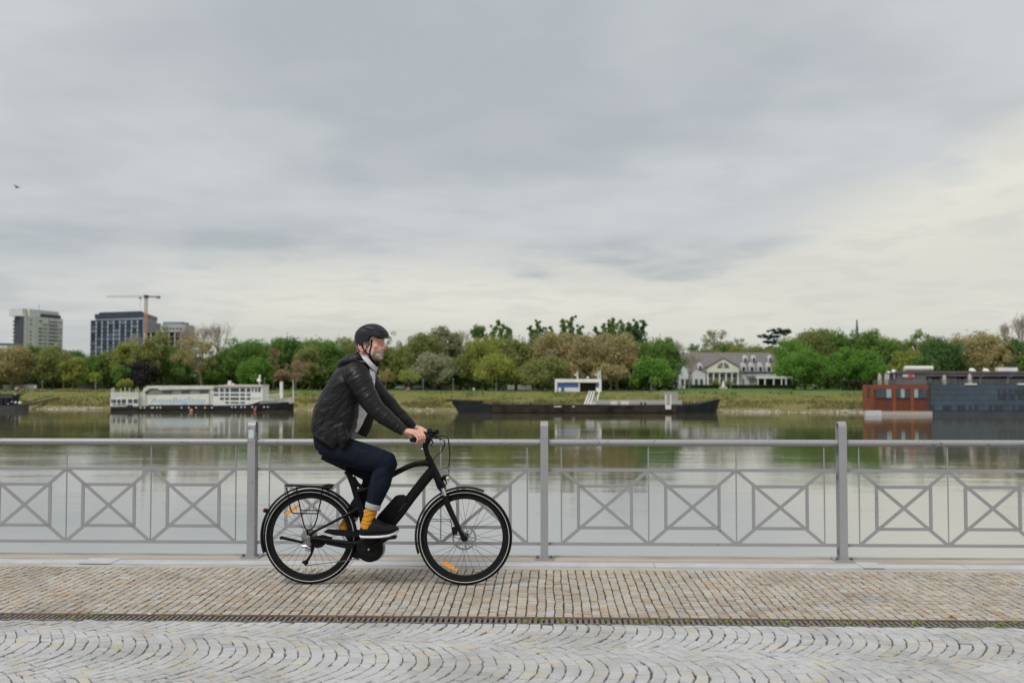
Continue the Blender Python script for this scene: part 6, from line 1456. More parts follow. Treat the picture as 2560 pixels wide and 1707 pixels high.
cable([(1400, 430, -.05), (1560, 428, .03), (1720, 445, .02), (1790, 540, .0), (1815, 700, 0), (1832, 900, 0), (1830, 1100, 0), (1810, 1260, 0), (1740, 1340, 0), (1600, 1360, 0), (1470, 1415, 0)], .0024)
cable([(1360, 490, -.06), (1500, 505, -.05), (1620, 540, -.04), (1700, 620, -.03), (1690, 720, -.02), (1600, 880, -.0), (1480, 990, 0), (1368, 1095, 0)], .0032)
cable([(1690, 490, .02), (1705, 560, .01), (1680, 700, .01), (1600, 870, .01)], .0022)
cable([(1740, 1340, 0), (1800, 1400, 0), (1822, 1500, 0)], .002)
cable([(850, 1300, 0), (950, 1295, 0), (1080, 1265, 0), (1180, 1250, 0)], .0024)
# ================================================================== CYCLIST
M_skin = mat('skin', (.74, .44, .345), .5, scale=30, col2=(.68, .38, .29), bump=.0006, bscale=300, spec=.35)
def ripple(name, col, rough, amp, sc_, stretch, spec=.4, col2=None):
    m = mat(name, col, rough, scale=6, var=.15, spec=spec, col2=col2); t = m.node_tree; b = t.nodes['Principled BSDF']
    c = t.nodes.new('ShaderNodeTexCoord'); mp = t.nodes.new('ShaderNodeMapping'); mp.inputs[3].default_value = stretch; mp.inputs[2].default_value = (0, R(-38), 0); t.links.new(c.outputs['Object'], mp.inputs[0])
    n = t.nodes.new('ShaderNodeTexNoise'); n.inputs['Scale'].default_value = sc_; n.inputs['Detail'].default_value = 3; n.inputs['Distortion'].default_value = .6; t.links.new(mp.outputs[0], n.inputs['Vector'])
    bp = t.nodes.new('ShaderNodeBump'); bp.inputs['Distance'].default_value = amp; t.links.new(n.outputs['Fac'], bp.inputs['Height']); t.links.new(bp.outputs[0], b.inputs['Normal']); return m
M_jkt = ripple('jacket_nylon', (.012, .012, .013), .45, .006, 8, (.7, 1, 2.6), .28)
M_lin = ripple('hood_lining', (.27, .28, .28), .5, .02, 14, (1, 1, 2), .4)
M_jean = ripple('denim_navy', (.008, .012, .024), .85, .014, 8, (1, 1, 1.6), .15)
M_denl = mat('denim_pale_cuff', (.42, .44, .45), .9, scale=120, col2=(.30, .33, .36))
M_sock = ripple('sock_mustard', (.62, .27, .03), .9, .006, 30, (1, 1, 3), .1, (.50, .20, .02))
M_shoe = mat('shoe_mesh', (.012, .012, .013), .85, scale=60, bump=.0012, bscale=320, spec=.2)
M_sole = mat('sole_white', (.78, .79, .82), .6, var=.03)
M_navy2 = mat('sole_navy', (.012, .014, .035), .7)
M_shirt = ripple('shirt_white', (.72, .70, .76), .8, .010, 14, (1, 1, 2), .2, (.62, .60, .68))
M_hair = mat('hair_grey', (.30, .30, .31), .8, scale=160, col2=(.10, .10, .105), stretch=(1, 1, .4), bump=.002, bscale=300)
M_beard = mat('beard_grey', (.50, .44, .41), .9, scale=60, col2=(.30, .25, .235), stretch=(1, 1, .8), bump=.0006, bscale=420)
M_brow = mat('brow_dark', (.05, .035, .03), .9)
M_lip = mat('lip', (.42, .17, .15), .5)
M_eye = mat('eye_white', (.36, .31, .29), .3); M_iris = mat('iris_brown', (.04, .025, .02), .2)
M_helm = mat('helmet_matt_black', (.020, .020, .028), .5, scale=30, var=.06, spec=.3)
M_hblk = mat('helmet_gap_black', (.004, .004, .005), .8, spec=.1)
M_strap = mat('strap_black', (.010, .010, .011), .8, scale=80, spec=.2)
hips = B_(640, 200)
# --- body: one continuous skin surface
bd = MB()
HC = E_z(712, 815, -.005); HK = 1.13; HYAW = Matrix.Rotation(R(-19), 3, 'Z'); HT = Matrix.Rotation(R(-2), 3, 'Y')
def hp(x, y, z): return HC + HYAW @ (HT @ Vector((x*HK, y*HK, z*HK)))
HR_ = HYAW @ HT
def hball(m, c, r, n=18, k=12): return m.ball(hp(*c), tuple(q*HK for q in r), n, k, HR_)
def head(m):
    hball(m, (.000, 0, .052), (.098, .076, .086), 28, 18)
    hball(m, (.046, 0, .000), (.050, .060, .082)); hball(m, (.060, 0, .035), (.038, .052, .040))
    hball(m, (.030, 0, -.058), (.052, .052, .040)); hball(m, (.058, 0, -.070), (.036, .038, .032)); hball(m, (.078, 0, -.086), (.019, .023, .018))
    for s in (-1, 1):
        hball(m, (.082, s*.024, .032), (.017, .027, .009)); hball(m, (.063, s*.038, -.012), (.024, .020, .022)); hball(m, (.104, s*.0125, -.026), (.011, .008, .008))
        hball(m, (.028, s*.052, -.045), (.035, .012, .040))
    m.tube([hp(.092, 0, .026), hp(.100, 0, .010), hp(.113, 0, -.010), hp(.117, 0, -.020)], [.0075*HK, .0085*HK, .0115*HK, .0105*HK], 12)
    hball(m, (.110, 0, -.026), (.010, .011, .007)); hball(m, (.083, 0, -.044), (.019, .031, .024)); hball(m, (.070, 0, -.030), (.032, .044, .040))
    hball(m, (.0945, 0, -.0455), (.007, .022, .0045)); hball(m, (.0925, 0, -.0545), (.007, .020, .005)); hball(m, (.084, 0, -.066), (.014, .022, .010))
    m.tube([hp(-.010, 0, -.020), hp(-.028, 0, -.085), hp(-.050, 0, -.150), hp(-.075, 0, -.20)], [.058*HK, .055*HK, .060*HK, .07*HK], 16)
    for s in (-1, 1):   # ears
        ring = [hp(-.012+.022*math.cos(a)-.004*math.sin(a), s*(.078-.008*math.cos(a)), -.008+.033*math.sin(a)) for a in np.linspace(0, 2*math.pi, 16, endpoint=False)]
        m.tube(ring, .0042*HK, 8, closed=True)
        hball(m, (-.010, s*.073, -.006), (.020, .0055, .030), 14, 9); hball(m, (-.022, s*.079, -.006), (.013, .0060, .029), 14, 9); hball(m, (-.004, s*.079, -.036), (.007, .005, .008), 10, 6)
head(bd)
ch = lambda X, Y_, off=0: A_z(X, Y_, off)
bd.tube([ch(760, 1290), ch(800, 1120), ch(870, 950), ch(960, 790), ch(1050, 650), ch(1110, 560)], [.125, .115, .12, .125, .11, .07], 16, ell=1.25)
bd.tube([ch(1040, 650, -.14), ch(1050, 640, 0), ch(1060, 640, .14)], [.06, .09, .06], 12)
ARM_R = [(ch(1035, 660, -.16)), ch(1110, 800, -.205), ch(1205, 975, -.235), ch(1340, 1090, -.245), ch(1440, 1160, -.25), ch(1512, 1210, -.255)]
ARM_L = [(ch(1085, 640, .17)), ch(1210, 780, .21), ch(1345, 930, .235), ch(1450, 1040, .245), ch(1560, 1130, .25), ch(1612, 1172, .255)]
bd.tube(ARM_R, [.055, .048, .042, .038, .030, .026], 12); bd.tube(ARM_L, [.055, .048, .042, .038, .030, .026], 12)
LEG_R = [B_(645, 195, -.085), B_(800, 245, -.09), B_(980, 295, -.10), B_(1165, 335, -.105), B_(1125, 470, -.105), B_(1075, 640, -.105), B_(1010, 830, -.105), B_(990, 890, -.105), B_(960, 950, -.105)]
LEG_L = [B_(645, 195, .085), B_(790, 280, .09), B_(930, 370, .09), B_(1065, 455, .095), B_(1010, 580, .10), B_(920, 700, .105), B_(835, 840, .11), B_(800, 890, .11), B_(785, 930, .11)]
for Lg in (LEG_R, LEG_L): bd.tube(Lg, [.09, .085, .072, .056, .05, .046, .035, .036, .036], 14)
# hands: palm, four fingers curled over the grip, thumb underneath
def hand(s, wrist):
    g0, g1 = grip_pt(s, .96), grip_pt(s, .60); ax = (g1-g0).normalized(); fwd = Vector((1, 0, 0)); fwd = (fwd-ax*fwd.dot(ax)).normalized(); up = ax.cross(fwd)
    if up.z < 0: up = -up
    K_ = []
    for i in range(4):      # little finger nearest the bar end
        f = (.14, .36, .58, .80)[i]; c = g0.lerp(g1, f); L_ = (.86, .97, 1.0, .96)[i]; r_ = (.0080, .0088, .0092, .0090)[i]
        def P(a, q): return c+fwd*math.cos(R(a))*q+up*math.sin(R(a))*q
        kn = P(78, .0345)+Vector((-.006, 0, .002)); pts = [kn+Vector((-.030, 0, .012)), kn, P(35, .0325*L_), P(2, .0300), P(-38, .0275), P(-80, .0265), P(-118, .0265)]
        bd.tube(pts, [r_*1.15, r_*1.2, r_*1.08, r_*1.05, r_*.98, r_*.92, r_*.7], 10); bd.ball(pts[-1], r_*.72, 8, 6)
        for q in (pts[1], pts[3], pts[5]): bd.ball(q, r_*1.1, 8, 6)
        K_.append(kn)
    pm = (K_[1]+K_[2])/2
    for kn in K_: bd.tube([wrist, wrist.lerp(kn, .5)+Vector((0, 0, .004)), kn+Vector((-.01, 0, .004))], [.022, .019, .0125], 10)
    pl = (g0.lerp(g1, .5))+Vector((-.034, 0, .020)); bd.tube([wrist.lerp(pl, .2), pl+ax*-.028, g0.lerp(g1, .2)+Vector((-.018, 0, .014))], [.02, .018, .012], 10)
    tb_ = g0.lerp(g1, .92); bd.tube([wrist.lerp(pl, .5)+ax*.02, tb_+Vector((-.034, 0, .010)), tb_+ax*.006+Vector((-.012, 0, -.026)), tb_+ax*.004+Vector((.018, 0, -.030))], [.017, .0135, .011, .0088], 10)
wr = H_z(560, 300, -.262); wl = H_z(850, 190, .262)
hand(-1, wr); hand(1, wl)
bd.tube([ARM_R[-1], wr], [.026, .0255], 12, ell=.8); bd.tube([ARM_L[-1], wl], [.026, .0255], 12, ell=.8)
v, nrm, f = remesh(bd, .0036, 1)
body = mb_from(v, f).obj('person', M_skin, smooth=True, sharp=180, org=tuple(Vector((hips.x, YB0, 0))))
props(body, 'grey bearded man in black jacket and helmet riding the black bicycle', 'person')
bvh = BVHTree.FromPolygons([tuple(p) for p in v], f)
# short stubble and a little redness are colour of the skin itself, kept per vertex
_inv = HR_.inverted(); st_v = np.zeros((len(v), 4)); st_v[:, 3] = 1
def _ss(x, a, b): t_ = max(0, min(1, (x-a)/(b-a))); return t_*t_*(3-2*t_)
for i_, p_ in enumerate(v):
    if p_[2] < HC.z-.16 or (Vector(p_)-HC).length > .2: continue
    q_ = _inv @ (Vector(p_)-HC)/HK; ay = abs(q_.y)
    edge_ = -.050+(.075-min(.075, max(.015, q_.x)))*.62
    b_ = _ss(edge_-q_.z+.010*noise.noise(q_*60), -.010, .012)*_ss(q_.x, .000, .022)*_ss(q_.z, -.125, -.108)
    if q_.x > .075: b_ = max(b_, _ss(-q_.z, .0345, .0385)*_ss(q_.z, -.125, -.11)*(1-_ss(ay, .030, .040)) if not (-.0575 < q_.z < -.044 and ay < .022) else 0)
    st_v[i_, 0] = b_
    st_v[i_, 1] = .8*_ss(.012-abs(q_.x+.008), -.02, .01)*_ss(ay, .068, .076)*_ss(q_.z, -.055, -.045) + .5*_ss(.02-(Vector((q_.x-.115, q_.y*.8, q_.z+.02))).length, -.01, .012)+.35*_ss(.022-(Vector((q_.x-.075, ay-.05, q_.z+.008))).length, -.015, .012)
_a = body.data.color_attributes.new('face', 'FLOAT_COLOR', 'POINT'); _a.data.foreach_set('color', st_v.ravel())
_t = M_skin.node_tree; _b = _t.nodes['Principled BSDF']; _l = _b.inputs['Base Color'].links[0].from_socket
_at = _t.nodes.new('ShaderNodeAttribute'); _at.attribute_name = 'face'; _sp = _t.nodes.new('ShaderNodeSeparateColor'); _t.links.new(_at.outputs['Color'], _sp.inputs[0])
_n = _t.nodes.new('ShaderNodeTexNoise'); _n.inputs['Scale'].default_value = 260; _n.inputs['Detail'].default_value = 3; _c = _t.nodes.new('ShaderNodeTexCoord'); _t.links.new(_c.outputs['Object'], _n.inputs['Vector'])
_n2 = _t.nodes.new('ShaderNodeTexNoise'); _n2.inputs['Scale'].default_value = 38; _t.links.new(_c.outputs['Object'], _n2.inputs['Vector'])
_col = mixc(_t, mth(_t, 'MULTIPLY', _sp.outputs[1], .75), _l, (.70, .27, .20))
_brd = mixc(_t, sstep(_t, _n.outputs['Fac'], .35, .65), (.58, .50, .46), (.34, .27, .25)); _brd = mixc(_t, sstep(_t, _n2.outputs['Fac'], .45, .62), _brd, (.40, .30, .27))
_t.links.new(mixc(_t, mth(_t, 'MULTIPLY', _sp.outputs[0], .85), _col, _brd), _b.inputs['Base Color'])
def onto(tree_, pt, lift=.001):    # the point of a surface met by the viewing ray through pt
    d = (pt-EYE).normalized(); h = tree_.ray_cast(EYE, d)
    return (h[0]-d*lift) if h[0] is not None else pt
def surf(tree_, pts, lift=.001): return [onto(tree_, p, lift) for p in pts]
# --- face details
def eyes():
    for s in (-1, 1):
        c = hp(.0835, s*.030, .0125); e = MB().ball(c, (.0105*HK,)*3, 14, 10).obj('eye', M_eye, body, smooth=True)
        MB().ball(c+HR_ @ Vector((.0085*HK, 0, 0)), (.0045*HK,)*3, 10, 8).obj('iris', M_iris, e, smooth=True)
        MB().tube([hp(.079, s*.043, .012), hp(.0915, s*.037, .0175), hp(.0955, s*.029, .0185), hp(.094, s*.018, .013)], [.0025, .0042, .0042, .0025], 6).obj('eyelid', M_skin, body, smooth=True)
        MB().tube([hp(.080, s*.043, .009), hp(.091, s*.036, .0055), hp(.0935, s*.028, .0050), hp(.092, s*.019, .008)], [.0020, .0036, .0036, .0022], 6).obj('eyelid', M_skin, body, smooth=True)
        MB().tube([hp(.0775, s*.048, .031), hp(.0905, s*.040, .039), hp(.098, s*.028, .0405), hp(.1005, s*.014, .034)], [.0018, .0035, .0042, .0028], 7, ell=.7).obj('eyebrow', M_brow, body, smooth=True)
eyes()
MB().tube([hp(.090, -.025, -.0505), hp(.1000, -.012, -.0462), hp(.1030, 0, -.0465), hp(.1000, .012, -.0462), hp(.090, .025, -.0505)], [.0012, .0026, .0030, .0026, .0012], 7).tube([hp(.089, -.023, -.0512), hp(.0980, -.011, -.0545), hp(.1008, 0, -.0552), hp(.0980, .011, -.0545), hp(.089, .023, -.0512)], [.0012, .0028, .0034, .0028, .0012], 7).obj('lips', M_lip, body, smooth=True)
br = MB()
hball(br, (.0785, 0, -.087), (.0193, .0225, .0172), 18, 12); hball(br, (.0835, 0, -.068), (.0170, .0225, .0105)); hball(br, (.060, 0, -.086), (.024, .027, .014))
br.tube([hp(.083, -.027, -.056), hp(.0935, -.017, -.0415), hp(.0985, 0, -.0382), hp(.0935, .017, -.0415), hp(.083, .027, -.056)], [.0032, .0040, .0038, .0040, .0032], 8)
bv, bn, bf = remesh(br, .0025, 2)

mb_from(bv, bf).obj('beard', M_beard, body, smooth=True)
hr = MB(); hball(hr, (-.006, 0, .050), (.0985, .0785, .084), 24, 16); hball(hr, (-.040, 0, -.010), (.050, .062, .055)); hball(hr, (-.052, 0, -.045), (.036, .050, .036))
for s in (-1, 1): hball(hr, (.018, s*.066, .018), (.013, .006, .034))
hv, hn, hf = remesh(hr, .004, 2); hv += hn*(RNG.normal(size=(len(hv), 1))*.0008)
mb_from(hv, hf).obj('hair', M_hair, body, smooth=True)
# --- helmet: shell swept over a side outline
hel = thing('cycling_helmet', "matt black cycling helmet with small peak on the rider's head", 'helmet', tuple(HC))
prof_ = [(400, 862), (345, 790), (318, 700), (308, 600), (322, 510), (360, 420), (420, 350), (500, 290), (590, 246), (690, 220), (790, 212), (890, 218), (980, 245), (1060, 285), (1130, 340), (1190, 405), (1235, 470), (1262, 530), (1230, 580), (1100, 585), (980, 578), (900, 590), (850, 650), (800, 722), (700, 715), (600, 700), (520, 705), (480, 770), (450, 850)]
cx_, cy_ = 790, 560; rings = []; Wd = .104
for k in range(-12, 13):
    a = math.pi/2*k/12*.985; c_ = max(.02, math.cos(a))**.55; y = Wd*math.sin(a)
    ring = []
    for X, Y_ in prof_:
        q = HC + HYAW @ Vector((0, 0, 0)); 
        lx = (cx_+(X-cx_)*c_-712)/3707; lz = -(cy_+(Y_-cy_)*(c_ if Y_ < cy_ else c_**.15)-815)/3707
        ring.append(HC + Matrix.Rotation(R(-8), 3, 'Z') @ Vector((lx*1.0, y, lz)))
    rings.append(ring)
hm = MB().loft(rings); vh, nh, fh_ = remesh(hm, .0035, 4)
shell = mb_from(vh, fh_).obj('shell', M_helm, hel, smooth=True, sharp=180)
hb_ = BVHTree.FromPolygons([tuple(p) for p in vh], fh_)
def strip(pts, w, tree_, lift, mt, nm, par, off=-.07):
    P_ = []
    for i in range(len(pts)-1):
        for k in range(5): t_ = k/5; P_.append((pts[i][0]*(1-t_)+pts[i+1][0]*t_, pts[i][1]*(1-t_)+pts[i+1][1]*t_, w[i]*(1-t_)+w[i+1]*t_))
    P_.append((*pts[-1], w[-1])); rr = []
    for j, (X, Y_, ww) in enumerate(P_):
        a = P_[max(0, j-1)]; b__ = P_[min(len(P_)-1, j+1)]; dx_, dy_ = b__[0]-a[0], b__[1]-a[1]; l_ = math.hypot(dx_, dy_) or 1; nx, ny = -dy_/l_*ww, dx_/l_*ww
        t1 = onto(tree_, E_z(X+nx, Y_+ny, off), lift); t2 = onto(tree_, E_z(X-nx, Y_-ny, off), lift); dd = (t1-EYE).normalized()*.006
        rr.append([t1, t2, t2+dd, t1+dd])
    return MB().loft(rr).obj(nm, mt, par)
strip([(495, 320), (600, 345), (700, 368), (800, 388), (850, 392)], [4, 16, 18, 13, 3], hb_, .0012, M_hblk, 'vent', hel)
strip([(985, 425), (1040, 438), (1115, 440)], [3, 14, 11], hb_, .0012, M_hblk, 'vent', hel)
strip([(1140, 434), (1190, 446), (1225, 462)], [10, 13, 4], hb_, .0012, M_hblk, 'vent', hel)
strip([(850, 392), (920, 408), (985, 425)], [2.5, 2.5, 3], hb_, .0010, M_hblk, 'shell_seam', hel)
strip([(400, 560), (440, 525), (560, 528), (700, 540), (820, 555)], [2.2, 2.2, 2.2, 2.2, 2], hb_, .0008, M_hblk, 'shell_seam', hel)
strip([(395, 395), (370, 450), (345, 520)], [3, 3, 3], hb_, .0008, M_hblk, 'shell_seam', hel)
# peak
rings = []
for k in range(-8, 9):
    a = k/8*1.15; 
    def hx(X, Y_): 
        lx = (X-712)/3707; lz = -(Y_-815)/3707
        return Vector((lx, 0, lz))
    o_ = hx(1348, 600); i_ = hx(1150, 520); ce = hx(800, 540); i2 = hx(1150, 590)
    def sw(p, kx, W_): 
        c_ = math.cos(a); return HC + Matrix.Rotation(R(-8), 3, 'Z') @ Vector((ce.x+(p.x-ce.x)*(c_ if kx else c_), W_*math.sin(a), p.z+(1-c_)*.012))
    rings.append([sw(o_, 1, .112), sw(hx(1330, 592), 1, .112), sw(i_, 0, .100), sw(i2, 0, .096), sw(hx(1190, 636), 1, .10)])
MB().loft(rings).obj('peak', M_helm, hel, smooth=True, sharp=40)
MB().ball(E_z(345, 450, 0), .006, 8, 6).obj('rear_stud', M_hblk, hel)
# straps lie on the cheek and meet under the jaw
def strapline(pts, r_, nm):
    q = [E_z(X, Y_, o_) for X, Y_, o_ in pts]; out = []
    for i in range(len(q)-1):
        for k in range(5): out.append(onto(bvh, q[i].lerp(q[i+1], k/5), .0035))
    out.append(onto(bvh, q[-1], .0035)); MB().tube(out, r_, 8, ell=.5).obj(nm, M_strap, hel, smooth=True)
strapline([(785, 660, -.07), (775, 710, -.07), (770, 800, -.07), (745, 900, -.07), (715, 1000, -.07), (720, 1080, -.065)], .0058, 'strap')
strapline([(505, 800, -.07), (540, 920, -.07), (610, 1010, -.07), (690, 1080, -.065), (720, 1120, -.06)], .0058, 'strap')
strapline([(710, 1050, -.06), (750, 1180, -.055), (830, 1290, -.045), (930, 1370, -.02)], .0085, 'strap')
MB().hexa([tuple(q) for q in [E_z(890, 1405, -.03), E_z(970, 1425, -.03), E_z(975, 1425, .0), E_z(890, 1405, .0), E_z(905, 1290, -.03), E_z(995, 1275, -.03), E_z(995, 1275, .0), E_z(905, 1290, .0)]]).obj('buckle', M_strap, hel)
# --- jacket
jk = MB()
def st(b_, f_, w, off=0, n=20, k=.85):
    B0, F0 = A_z(*b_, off), A_z(*f_, off); c = (B0+F0)/2; d = (F0-B0)/2; rr = []
    for a in np.linspace(0, 2*math.pi, n, endpoint=False):
        ca, sa = math.cos(a), math.sin(a); ca = math.copysign(abs(ca)**k, ca); sa = math.copysign(abs(sa)**k, sa); rr.append(c+d*ca+Vector((0, w*sa, 0)))
    return rr
jk.loft([st((600, 1200), (893, 1412), .222, k=.7), st((600, 1120), (985, 1330), .222, k=.6), st((612, 1010), (1055, 1190), .212, k=.6), st((660, 890), (1090, 1030), .208, k=.65), st((722, 780), (1120, 900), .207, k=.75), st((790, 660), (1160, 760), .212), st((860, 580), (1190, 660), .195), st((950, 520), (1185, 590), .135), st((1020, 480), (1160, 540), .095)])
jk.tube([A_z(860, 1180, -.17), A_z(900, 1330, -.19), A_z(885, 1400, -.195)], [.055, .040, .015], 14)
for q_, r_ in ((A_z(1205, 965, -.225), .067), (A_z(1375, 955, .235), .058), (A_z(1030, 655, -.15), .097)): jk.ball(q_, r_, 18, 12)
jk.loft([st((1020, 900), (1190, 1030), .03, .12), st((1010, 1010), (1212, 1090), .035, .13), st((1000, 1100), (1195, 1180), .035, .13), st((960, 1200), (1140, 1290), .03, .12)])
jk.tube([A_z(1030, 655, -.150), A_z(1080, 740, -.185), A_z(1135, 850, -.205), A_z(1205, 965, -.225)], [.098, .090, .078, .068], 18)
jk.tube([A_z(1205, 965, -.225), A_z(1290, 1050, -.235), A_z(1380, 1120, -.245), A_z(1460, 1180, -.25), A_z(1512, 1218, -.254)], [.068, .062, .054, .044, .036], 16)
jk.tube([A_z(1110, 640, .150), A_z(1200, 760, .20), A_z(1300, 880, .225), A_z(1375, 955, .235)], [.09, .075, .064, .058], 16)
jk.tube([A_z(1375, 955, .235), A_z(1450, 1030, .24), A_z(1530, 1100, .245), A_z(1580, 1150, .25), A_z(1612, 1180, .254)], [.058, .052, .046, .040, .034], 14)
vj, nj, fj = remesh(jk, .0055, 3)
def folds(v, n, fn):
    o = np.array([fn(Vector(p), Vector(q)) for p, q in zip(v, n)]); return v+n*o[:, None]
aE = ARM_R[2]
def jf(p, n_):
    u = (p.x*math.cos(R(-40))-p.z*math.sin(R(-40))); w = (p.x*math.sin(R(-40))+p.z*math.cos(R(-40)))
    a = noise.noise(Vector((u*4.5, p.y*4, w*17)))
    rid = 1-abs(noise.noise(Vector((u*5+3, p.y*5, w*22+1)))*2.2)
    big = noise.noise(Vector((u*3.0+7, p.y*3, w*8)))
    rid2 = 1-abs(noise.noise(Vector((u*7+9, p.y*7, w*38+5)))*2.4)
    return .003*a + .006*max(0, rid-.35) + .0035*big + .003*max(0, rid2-.35)
vj = folds(vj, nj, jf)
jacket = mb_from(vj, fj).obj('jacket', M_jkt, body, smooth=True)
jb = BVHTree.FromPolygons([tuple(p) for p in vj], fj)
# hem band with ribs, cuffs with ribs
hem = MB(); rings = []
for t_, g in ((0, .004), (.35, .008), (.7, .007), (1, .0)):
    b0 = (602-0*t_, 1205+18*t_); f0 = (880+0*t_, 1412+8*t_); rr = st((598+2*t_, 1178+30*t_), (905-14*t_, 1388+32*t_), .222+g, n=90, k=.7)
    rr = [p+((p-(rr[0]+rr[45])/2).normalized()*(.0035 if i % 2 else 0)) for i, p in enumerate(rr)]; rings.append(rr)
hem.loft(rings).obj('hem_band', M_jkt, body, smooth=True)
def cuff(a, b__, r0, r1, nm, mt, par, n=44, rib=.0018):
    a = Vector(a); b__ = Vector(b__); t_ = (b__-a).normalized(); u = Vector((0, 1, 0)); u = (u-t_*u.dot(t_)).normalized(); w = t_.cross(u); rings = []
    for f_, r_ in ((0, r0), (.3, r0*1.03), (.7, r1*1.03), (1, r1), (1, r1*.8), (.9, r1*.75)):
        c = a.lerp(b__, f_); rings.append([c+(u*math.cos(x)+w*math.sin(x))*(r_+(rib if i % 2 else 0)) for i, x in enumerate(np.linspace(0, 2*math.pi, n, endpoint=False))])
    return MB().loft(rings).obj(nm, mt, par, smooth=True)
cuff(A_z(1488, 1198, -.252), A_z(1530, 1232, -.256), .0385, .0365, 'cuff', M_jkt, body); cuff(A_z(1592, 1162, .252), A_z(1624, 1190, .256), .036, .034, 'cuff', M_jkt, body)
# hood lying on the back, open collar with pale lining
hd = MB()
hd.loft([st((826, 560), (862, 592), .03, n=16), st((846, 520), (925, 585), .075, n=16), st((895, 476), (1000, 570), .105, n=16), st((965, 436), (1070, 560), .115, n=16), st((1030, 408), (1120, 535), .105, n=16), st((1062, 402), (1128, 500), .09, n=16)])
vq, nq, fq = remesh(hd, .006, 2); vq = folds(vq, nq, lambda p, n_: .006*noise.noise(Vector((p.x*14, p.y*8, p.z*22))))
mb_from(vq, fq).obj('hood', M_jkt, body, smooth=True)
hq = BVHTree.FromPolygons([tuple(p) for p in vq], fq)
ln = MB(); rr = []
for a_, b__ in (((1030, 420), (1052, 412)), ((1010, 450), (1092, 440)), ((1020, 480), (1118, 478)), ((1050, 505), (1135, 515)), ((1085, 525), (1140, 540))):
    p = onto(hq, A_z(*a_, -.1), .004); q = onto(hq, A_z(*b__, -.1), .004); d_ = (p-EYE).normalized()*.008; rr.append([p, q, q+d_, p+d_])
ln.loft(rr).obj('hood_lining', M_lin, body, smooth=True)
# zip edge down the jacket front and seams on the near side
def seam(pts, r_, nm, mt, tr, off=-.2, par=None, z=A_z, lift=.001):
    q = [z(*p, off) for p in pts]; out = []
    for i in range(len(q)-1):
        for k in range(4): out.append(onto(tr, q[i].lerp(q[i+1], k/4), lift))
    out.append(onto(tr, q[-1], lift)); return MB().tube(out, r_, 5).obj(nm, mt, par or body, smooth=True)
seam([(1150, 560), (1180, 640), (1196, 700), (1200, 745)], .004, 'zip_edge', M_hblk, jb)
seam([(885, 860), (770, 960), (700, 1080), (665, 1180)], .0014, 'seam', M_hblk, jb)
seam([(905, 640), (930, 760), (960, 820)], .0014, 'seam', M_hblk, jb)
seam([(960, 840), (860, 960), (770, 1090)], .0014, 'pocket_seam', M_hblk, jb)
# --- shirt with collar
sh = MB()
sh.loft([st((700, 1200), (1050, 1240), .10, n=16), st((720, 1100), (1100, 1150), .12, n=16), st((760, 1000), (1150, 1040), .13, n=16), st((800, 880), (1170, 940), .135, n=16), st((860, 760), (1210, 820), .13, n=16), st((930, 660), (1228, 720), .11, n=16), st((1010, 580), (1232, 640), .075, n=16), st((1060, 540), (1215, 600), .06, n=16)])
vs_, ns_, fs_ = remesh(sh, .007, 2); vs_ = folds(vs_, ns_, lambda p, n_: .004*noise.noise(Vector((p.x*18, p.y*8, p.z*14))))
mb_from(vs_, fs_).obj('shirt', M_shirt, body, smooth=True)
cl_ = MB(); rr = []     # collar: band leaning round the neck, higher behind
for k in range(0, 25):
    a = R(-165)+R(330)*k/24; fx, fy = math.cos(a), math.sin(a)
    base = E_z(672, 1290, 0) + Vector((.054*fx, .072*fy, -.064*fx)); top = base + Vector((.020, -.008*fy, .024))
    o1 = (top-E_z(700, 1200, 0)).normalized()*.004; fold = top.lerp(base, .95)+Vector((fx*.006, fy*.012, -.004))
    rr.append([base, top-o1, top+o1, fold, fold-o1*1.5])
cl_.loft(rr).obj('collar', M_shirt, body, smooth=True, sharp=60)
for s in (-1, 1):
    p = [E_z(X, Y_, -.055*1) if s < 0 else E_z(X, Y_, .03) for X, Y_ in (((700, 1330), (850, 1495), (745, 1462), (650, 1345)) if s < 0 else ((872, 1385), (938, 1500), (890, 1600), (845, 1480)))]
    m = MB(); d_ = Vector((0, .006, 0)); m.loft([[q for q in p], [q+d_ for q in p]]).obj('collar_point', M_shirt, body)
seam([(1036, 990), (1010, 1090), (985, 1200)], .001, 'shirt_placket', M_hair, BVHTree.FromPolygons([tuple(p) for p in vs_], fs_), 0)
# --- trousers
tr = MB()
tr.loft([st((606, 1190), (960, 1260), .160), st((602, 1270), (960, 1330), .172), st((612, 1360), (930, 1420), .180), st((655, 1435), (880, 1480), .165), st((720, 1490), (850, 1510), .10)])
tr.tube(LEG_R[:4], [.108, .108, .098, .0775], 20, ell=.9); tr.ball(LEG_R[3], .075, 20, 14); tr.ball(LEG_L[3], .073, 20, 14); tr.ball(LEG_R[3]+Vector((.008, 0, -.012)), .072, 20, 14); tr.tube([LEG_R[3], B_(1135, 430, -.105), B_(1110, 520, -.105), B_(1078, 610, -.105), B_(1046, 718, -.105)], [.0755, .078, .079, .069, .0545], 18, ell=.9)
tr.tube(LEG_L[:4], [.115, .100, .088, .074], 18, ell=.95); tr.tube([LEG_L[3], B_(1010, 570, .10), B_(960, 650, .105), B_(900, 740, .105), B_(850, 815, .11)], [.074, .070, .064, .058, .052], 16, ell=.9)
vt, ntt, ft = remesh(tr, .007, 3)
def tf(p, n_):
    k = .004*noise.noise(Vector((p.x*9, p.y*6, p.z*12)))
    for c_, s_ in ((LEG_R[3], .13), (LEG_R[0], .2)):
        d = (p-c_).length
        if d < s_: k += .006*(1-d/s_)*math.sin(noise.noise(Vector((p.x*6, p.y*3, p.z*6)))*14)
    return k
vt = folds(vt, ntt, tf)
mb_from(vt, ft).obj('trousers', M_jean, body, smooth=True)
